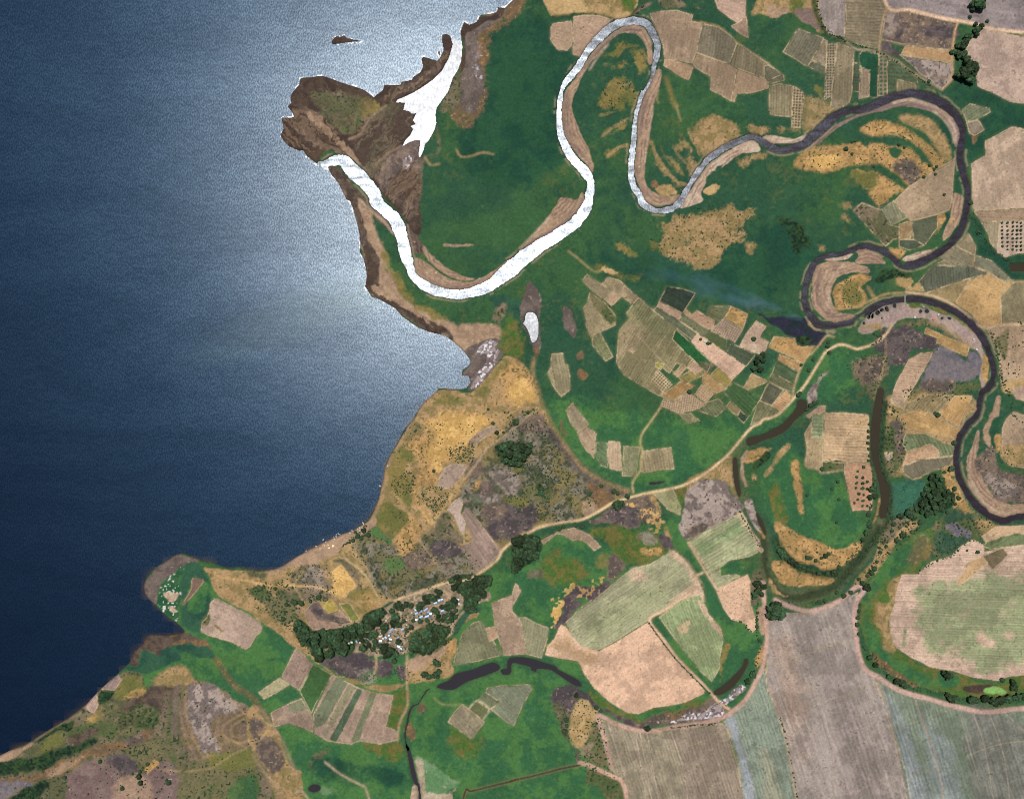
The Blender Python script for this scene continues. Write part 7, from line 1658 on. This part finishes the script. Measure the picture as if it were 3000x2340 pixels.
def house(frame, u, v, w, l, ang, roof, label, group):
    k = SHEETS[frame][2]
    x, y = at(frame, u, v)
    e = tag(empty('house', (x, y, ground_z(x, y)), math.radians(-ang - 90)), label, 'house', group)
    wm, rm, dm = house_parts(max(2.4, l / k * .72), max(2.8, w / k * .76), 2.5, max(.7, l / k * .16), roof)
    link('wall', wm, M_MUDWALL, e); link('roof', rm, roof, e); link('door', dm, M_BARK, e)
HW = [(80, 950, 50, 40, -20), (60, 1040, 90, 45, -35), (20, 1090, 60, 30, -35), (260, 1035, 65, 45, -25), (175, 1195, 50, 35, -30), (30, 1225, 50, 40, 20), (5, 1155, 35, 30, 0), (180, 1365, 70, 60, 20), (225, 1400, 50, 40, 30)]
HE = [(520, 740, 70, 55, -25), (600, 700, 80, 50, -30), (690, 672, 80, 40, -30), (720, 645, 40, 32, -30), (745, 712, 50, 32, -30), (785, 752, 42, 80, 0), (610, 805, 80, 50, -20), (720, 795, 100, 50, -20), (515, 860, 50, 50, 0),
      (880, 545, 80, 55, -20), (950, 500, 52, 60, -20), (1000, 480, 50, 52, -20), (1040, 680, 70, 62, -20), (1000, 692, 40, 40, -20), (1100, 645, 30, 25, 0), (1175, 640, 60, 30, -30), (965, 670, 28, 22, 20), (1150, 740, 62, 50, 20), (505, 670, 42, 40, 10)]
HV = [(1735, 1190, 60, 50, 40), (1640, 1260, 60, 55, 10), (1420, 1225, 70, 32, -15), (1190, 1265, 60, 30, 60), (1350, 1180, 32, 30, 0), (1800, 1155, 42, 25, -30), (1675, 1082, 26, 22, 0), (1760, 955, 26, 22, 0)]
HH = [('V', 1640, 1168, 72, 34, -20), ('V', 1100, 1280, 50, 40, 20), ('V', 1040, 1300, 46, 40, 0), ('V', 990, 1245, 22, 22, 0), ('V', 990, 1275, 26, 22, 20), ('V', 1345, 1275, 26, 25, 0), ('V', 1690, 1208, 40, 36, 10), ('V', 1650, 1110, 30, 22, 0),
      ('V', 1255, 1285, 30, 26, 0), ('V', 1750, 870, 26, 22, 10), ('V', 2130, 860, 26, 24, 0), ('W', 430, 722, 28, 24, 0), ('W', 335, 950, 26, 24, 0), ('W', 130, 1030, 36, 26, -30), ('V', 1200, 930, 40, 26, -30)]
for u, v, w, l, a in HW: house('W', u, v, w, l, a, M_TIN, 'blue grey tin roofed house in the western cluster of the village', 'tin roofs of the western cluster')
for u, v, w, l, a in HV: house('V', u, v, w, l, a, M_TIN, 'small blue tin roofed house among the garden trees further west', 'small tin roofs in the western gardens')
for u, v, w, l, a in HE[:9]: house('W', u, v, w, l, a, M_TIN, 'blue tin roofed house in the double row along the village lane', 'tin roofs along the village lane')
for u, v, w, l, a in HE[9:12]: house('W', u, v, w, l, a, M_TIN, 'blue tin roofed house in the trio at the northern lane end', 'trio of tin roofs at the lane end')
for u, v, w, l, a in HE[12:18]: house('W', u, v, w, l, a, M_TIN, 'blue tin roofed house below the large eastern trees', 'tin roofs below the eastern trees')
for u, v, w, l, a in HE[18:]: house('W', u, v, w, l, a, M_TIN, 'single tin roofed house behind the double row of roofs', None)
house('W', 1295, 480, 60, 38, 15, M_TIN, 'lone pale blue tin roof east of the largest dark village tree', None)
house('W', 1320, 560, 44, 40, 0, M_WHITE, 'lone whitish roof south of the pale blue eastern roof', None)
for f, u, v, w, l, a in HH: house(f, u, v, w, l, a, M_WHITE, 'whitish roofed house in the village gardens', 'whitish roofs of the village')
house('F', 575, 430, 40, 22, 35, M_WHITE, 'white roofed homestead house on the long pink field', None)
house('F', 610, 488, 22, 16, 35, M_WHITE, 'tiny white outbuilding south of the homestead', None)
house('Q', 1470, 290, 44, 34, 30, M_TIN, 'white shed beside the dark pits nearest the river bank', None)
house('Q', 1290, 515, 40, 40, 0, M_WHITE, 'white shed on the track junction of the brickworks', None)
house('Q', 1690, 558, 44, 30, 10, M_RED, 'red and white shed on the brickworks track', None)
house('Q', 1795, 450, 60, 26, -60, M_WHITE, 'long white brick stack on the brickworks ground', None)
house('Q', 1785, 1190, 26, 24, 0, M_TIN, 'tiny white hut on the burnt purple ground', None)
house('31', 1770, 1278, 22, 14, 20, M_WHITE, 'white hut at the southern end of the brickworks', None)
house('31', 1745, 1192, 14, 9, 0, M_WHITE, 'tiny white hut beside the dark southern pit', None)
house('33', 2140, 605, 14, 11, 0, M_WHITE, 'tiny white pump house at the rim of the great round field', None)
house('23', 528, 340, 18, 13, 20, M_WHITE, 'tiny white hut on the western tip of the great bare field', None)

# ================================================================ boats, straw heaps, bridge
def boat(frame, u, v, l, w, ang, label, group=None):
    k = SHEETS[frame][2]
    L, W = max(5.0, l / k), max(1.5, w / k * .9)
    x, y = at(frame, u, v)
    n = 9
    outer, inner, keel = [], [], []
    for i in range(n):
        t = i / (n - 1) * 2 - 1
        b = W / 2 * (1 - abs(t) ** 2.4) + .05
        z = .55 + .35 * t * t
        outer.append((t * L / 2, b, z)); inner.append((t * L / 2 * .94, b * .78, z - .06)); keel.append((t * L / 2 * .9, 0, -.25 + .3 * t * t))
    vs, fs = [], []
    for s in (1, -1):
        o0 = len(vs); vs += [(a, b * s, c) for a, b, c in outer]; i0 = len(vs); vs += [(a, b * s, c) for a, b, c in inner]
        for i in range(n - 1):
            q = (o0 + i, o0 + i + 1, i0 + i + 1, i0 + i)
            fs.append(q if s < 0 else q[::-1])
    k0 = len(vs); vs += keel
    for i in range(n - 1):
        fs.append((k0 + i, k0 + i + 1, i + 1, i)); fs.append((2 * n + i, 2 * n + i + 1, k0 + i + 1, k0 + i))
    z0 = max(.05, ground_z(x, y)) if ground_z(x, y) > 0 else .05
    e = tag(empty('boat', (x, y, z0 + .1), math.radians(-ang)), label, 'boat', group)
    link('hull', mesh('hull', vs, fs), M_BOAT, e)
    fl_ = [(a, b * s, c - .3) for s in (1, -1) for a, b, c in inner]
    link('floor', mesh('floor', fl_, [(i, n + i, n + i + 1, i + 1) for i in range(n - 1)]), M_BOATIN, e)
    for t in (-.45, 0, .45):
        b = W / 2 * (1 - abs(t) ** 2.4) * .8
        X = t * L / 2
        link('seat', mesh('seat', [(X - .25, -b, .42), (X + .25, -b, .42), (X + .25, b, .42), (X - .25, b, .42), (X - .25, -b, .48), (X + .25, -b, .48), (X + .25, b, .48), (X - .25, b, .48)],
                          [(3, 2, 1, 0), (4, 5, 6, 7), (0, 1, 5, 4), (1, 2, 6, 5), (2, 3, 7, 6), (3, 0, 4, 7)]), M_BOATIN, e)
boat('B', 1555, 950, 100, 24, 60, 'longest white canoe pointing out from the rocky corner of the bay')
boat('B', 1958, 25, 62, 24, 30, 'white canoe alone on the upper shore north of the bay')
boat('12', 1125, 565, 20, 8, 45, 'pale canoe on the shore highest up the lake bank')
boat('B', 1280, 1125, 58, 22, 50, 'slim pale blue canoe drawn up at the middle of the bay')
boat('B', 890, 1275, 62, 26, 50, 'broad pale blue canoe beside small floats at the beach')
boat('B', 565, 1345, 42, 26, -30, 'small canoe floating off the beach')
for q in [(1460, 1050, 50, 26, 50), (1415, 1075, 40, 18, 40), (1225, 1175, 44, 22, -30), (1470, 1115, 40, 26, 50)]:
    boat('B', *q, 'small whitish canoe in the group near the longest canoe', 'canoes near the longest canoe')
for q in [(845, 1330, 44, 22, -10), (830, 1290, 40, 16, 40), (975, 1215, 40, 16, 45), (935, 1195, 40, 20, 20), (890, 1220, 40, 18, 0)]:
    boat('B', *q, 'small canoe in the cluster round the broad blue canoe', 'canoes round the broad blue canoe')
for q in [(390, 1505, 40, 20, -10), (630, 1395, 44, 16, -20), (145, 1620, 44, 18, -40)]:
    boat('B', *q, 'small canoe drawn up on the western half of the beach', 'canoes on the western beach')
def heap(frame, u, v, r, label, group=None):
    k = SHEETS[frame][2]; x, y = at(frame, u, v); r = r / k
    vs, fs = [(0, 0, r * .7)], []
    for j, (q, z) in enumerate(((.45, .58), (.8, .3), (1.0, -.1))):
        for i in range(12):
            a = i * 6.283 / 12; w = 1 + .15 * math.sin(3 * a + u) + RND.uniform(-.08, .08)
            vs.append((r * q * w * math.cos(a), r * q * w * math.sin(a), r * z))
    for i in range(12):
        fs.append((0, 1 + i, 1 + (i + 1) % 12))
        for j in (0, 1): fs.append((1 + j * 12 + i, 13 + j * 12 + i, 13 + j * 12 + (i + 1) % 12, 1 + j * 12 + (i + 1) % 12))
    o = link('straw_heap', mesh('straw_heap', vs, fs, True), M_STRAW); o.location = (x, y, ground_z(x, y))
    tag(o, label, 'straw heap', group)
heap('B', 812, 1500, 32, 'largest pale yellow heap on the open beach')
heap('B', 714, 1545, 22, 'second pale yellow heap on the beach beside the largest heap')
for u, v in ((690, 1475), (600, 1490), (490, 1560)): heap('B', u, v, 13, 'tiny pale heap on the beach sand near the water', 'tiny heaps on the beach')

x, y = at('31', 1163, 845)
e = tag(empty('footbridge', (x, y, 0), 0), 'pale narrow footbridge crossing the river at the brickworks', 'bridge')
def box(x0, y0, z0, x1, y1, z1):
    return [(x0, y0, z0), (x1, y0, z0), (x1, y1, z0), (x0, y1, z0), (x0, y0, z1), (x1, y0, z1), (x1, y1, z1), (x0, y1, z1)], [(3, 2, 1, 0), (4, 5, 6, 7), (0, 1, 5, 4), (1, 2, 6, 5), (2, 3, 7, 6), (3, 0, 4, 7)]
link('deck', mesh('deck', *box(-1.1, -14, 2.6, 1.1, 14, 3.0)), M_CONC, e)
for s in (-1, 1):
    link('railing', mesh('railing', *box(s * 1.0 - .06, -13.9, 3.002, s * 1.0 + .06, 13.9, 3.9)), M_CONC, e)
for yy in (-8, 0, 8):
    link('pier', mesh('pier', *box(-.9, yy - .4, -2, .9, yy + .4, 2.598)), M_CONC, e)

# ================================================================ smoke of the field fire
def smoke_plume(p0, p1, w0, w1, dens, lb):
    """A drifting plume: local x runs down wind from the fire, the haze thins towards its sides."""
    x0, y0 = to_xy(*p0); x1, y1 = to_xy(*p1)
    L = math.hypot(x1 - x0, y1 - y0)
    bm = bmesh.new(); rings = []
    for i in range(13):
        t = i / 12; w = (w0 + (w1 - w0) * t ** .8) / 2; h = 6 + 22 * t ** .7
        rings.append([bm.verts.new((L * t - 8, w * math.cos(a) * 1.05, 10 + 34 * t + h * math.sin(a) * 1.05)) for a in [j * 6.283 / 12 for j in range(12)]])
    for i in range(12):
        for j in range(12): bm.faces.new([rings[i][j], rings[i][(j + 1) % 12], rings[i + 1][(j + 1) % 12], rings[i + 1][j]])
    bm.faces.new(rings[0]); bm.faces.new(rings[-1])
    bmesh.ops.recalc_face_normals(bm, faces=bm.faces)
    me = bpy.data.meshes.new('smoke'); bm.to_mesh(me); bm.free()
    k = NT('smoke')
    tc = k.n('ShaderNodeTexCoord'); sp = k.n('ShaderNodeSeparateXYZ'); k.l(tc.outputs['Object'], sp.inputs[0])
    t = k.math('MAXIMUM', k.math('DIVIDE', k.math('ADD', sp.outputs[0], 8.0), L), .001)
    w = k.math('ADD', k.math('MULTIPLY', k.math('POWER', t, .8), (w1 - w0) / 2), w0 / 2)
    h = k.math('ADD', k.math('MULTIPLY', k.math('POWER', t, .7), 22.0), 6.0)
    zc = k.math('ADD', k.math('MULTIPLY', t, 34.0), 10.0)
    ry = k.math('DIVIDE', sp.outputs[1], w); rz = k.math('DIVIDE', k.math('SUBTRACT', sp.outputs[2], zc), h)
    body = k.math('SUBTRACT', 1.0, k.math('ADD', k.math('MULTIPLY', ry, ry), k.math('MULTIPLY', rz, rz)), True)
    mp = k.n('ShaderNodeMapping'); mp.inputs['Scale'].default_value = (.5, 1, 1); k.l(tc.outputs['Object'], mp.inputs['Vector'])
    nz = k.n('ShaderNodeTexNoise'); nz.inputs['Scale'].default_value = .022; nz.inputs['Detail'].default_value = 4; nz.inputs['Distortion'].default_value = .7
    k.l(mp.outputs[0], nz.inputs['Vector'])
    mr = k.n('ShaderNodeMapRange'); mr.inputs[1].default_value = .42; mr.inputs[2].default_value = .66; mr.inputs[3].default_value = 0; mr.inputs[4].default_value = dens
    k.l(nz.outputs['Fac'], mr.inputs[0])
    fade = k.math('DIVIDE', 1.0, k.math('ADD', 1.0, k.math('MULTIPLY', t, 9.0)))
    end = k.math('MULTIPLY', k.math('SUBTRACT', 1.0, t, True), 3.0, True)
    d = k.math('MULTIPLY', k.math('MULTIPLY', k.math('MULTIPLY', mr.outputs[0], body), fade), end)
    v = k.n('ShaderNodeVolumePrincipled'); v.inputs['Color'].default_value = (.34, .62, .98, 1)
    k.l(d, v.inputs['Density']); k.l(v.outputs[0], k.out.inputs['Volume'])
    o = link('smoke', me, k.m); o.location = (x0, y0, 2.5); o.rotation_euler = (0, 0, math.atan2(y1 - y0, x1 - x0))
    return tag(o, lb, 'smoke', kind='stuff')
smoke_plume((2338, 936), (1760, 745), 16, 150, .036, 'thin blue smoke drifting north west from the charred ground')

# ================================================================ camera, sun, sky
H = 2000.0
cam = bpy.data.cameras.new('camera'); cam.sensor_width = 36; cam.sensor_fit = 'HORIZONTAL'; cam.lens = 36 * H / PX
cam.clip_start = 10; cam.clip_end = 30000
co = bpy.data.objects.new('camera', cam); co.location = (0, 0, H); co.rotation_euler = (0, 0, 0); COL.objects.link(co)
SC.camera = co
SUN_D = Vector((-110.0, 590.0, 2000.0)).normalized()           # towards the sun
sun = bpy.data.lights.new('sun', 'SUN'); sun.energy = 5.0; sun.angle = math.radians(.53); sun.color = (1.0, .965, .91)
so = bpy.data.objects.new('sun', sun); so.rotation_euler = SUN_D.to_track_quat('Z', 'Y').to_euler(); so.location = (0, 0, 1500); COL.objects.link(so)
w = bpy.data.worlds.new('World'); SC.world = w; w.use_nodes = True
nt = w.node_tree; nt.nodes.clear()
sky = nt.nodes.new('ShaderNodeTexSky'); sky.sky_type = 'NISHITA'; sky.sun_disc = False
sky.sun_elevation = math.asin(SUN_D.z); sky.sun_rotation = math.atan2(SUN_D.x, SUN_D.y)
bg = nt.nodes.new('ShaderNodeBackground'); bg.inputs[1].default_value = .05
ow = nt.nodes.new('ShaderNodeOutputWorld'); nt.links.new(sky.outputs[0], bg.inputs[0]); nt.links.new(bg.outputs[0], ow.inputs[0])
vs_ = SC.view_settings; vs_.view_transform = 'Standard'; vs_.look = 'None'; vs_.exposure = 0; vs_.gamma = 1
SC.cycles.pixel_filter_type = 'BLACKMAN_HARRIS'; SC.cycles.filter_width = 1.0; SC.cycles.max_bounces = 5; SC.cycles.volume_bounces = 1; SC.cycles.volume_step_rate = 2
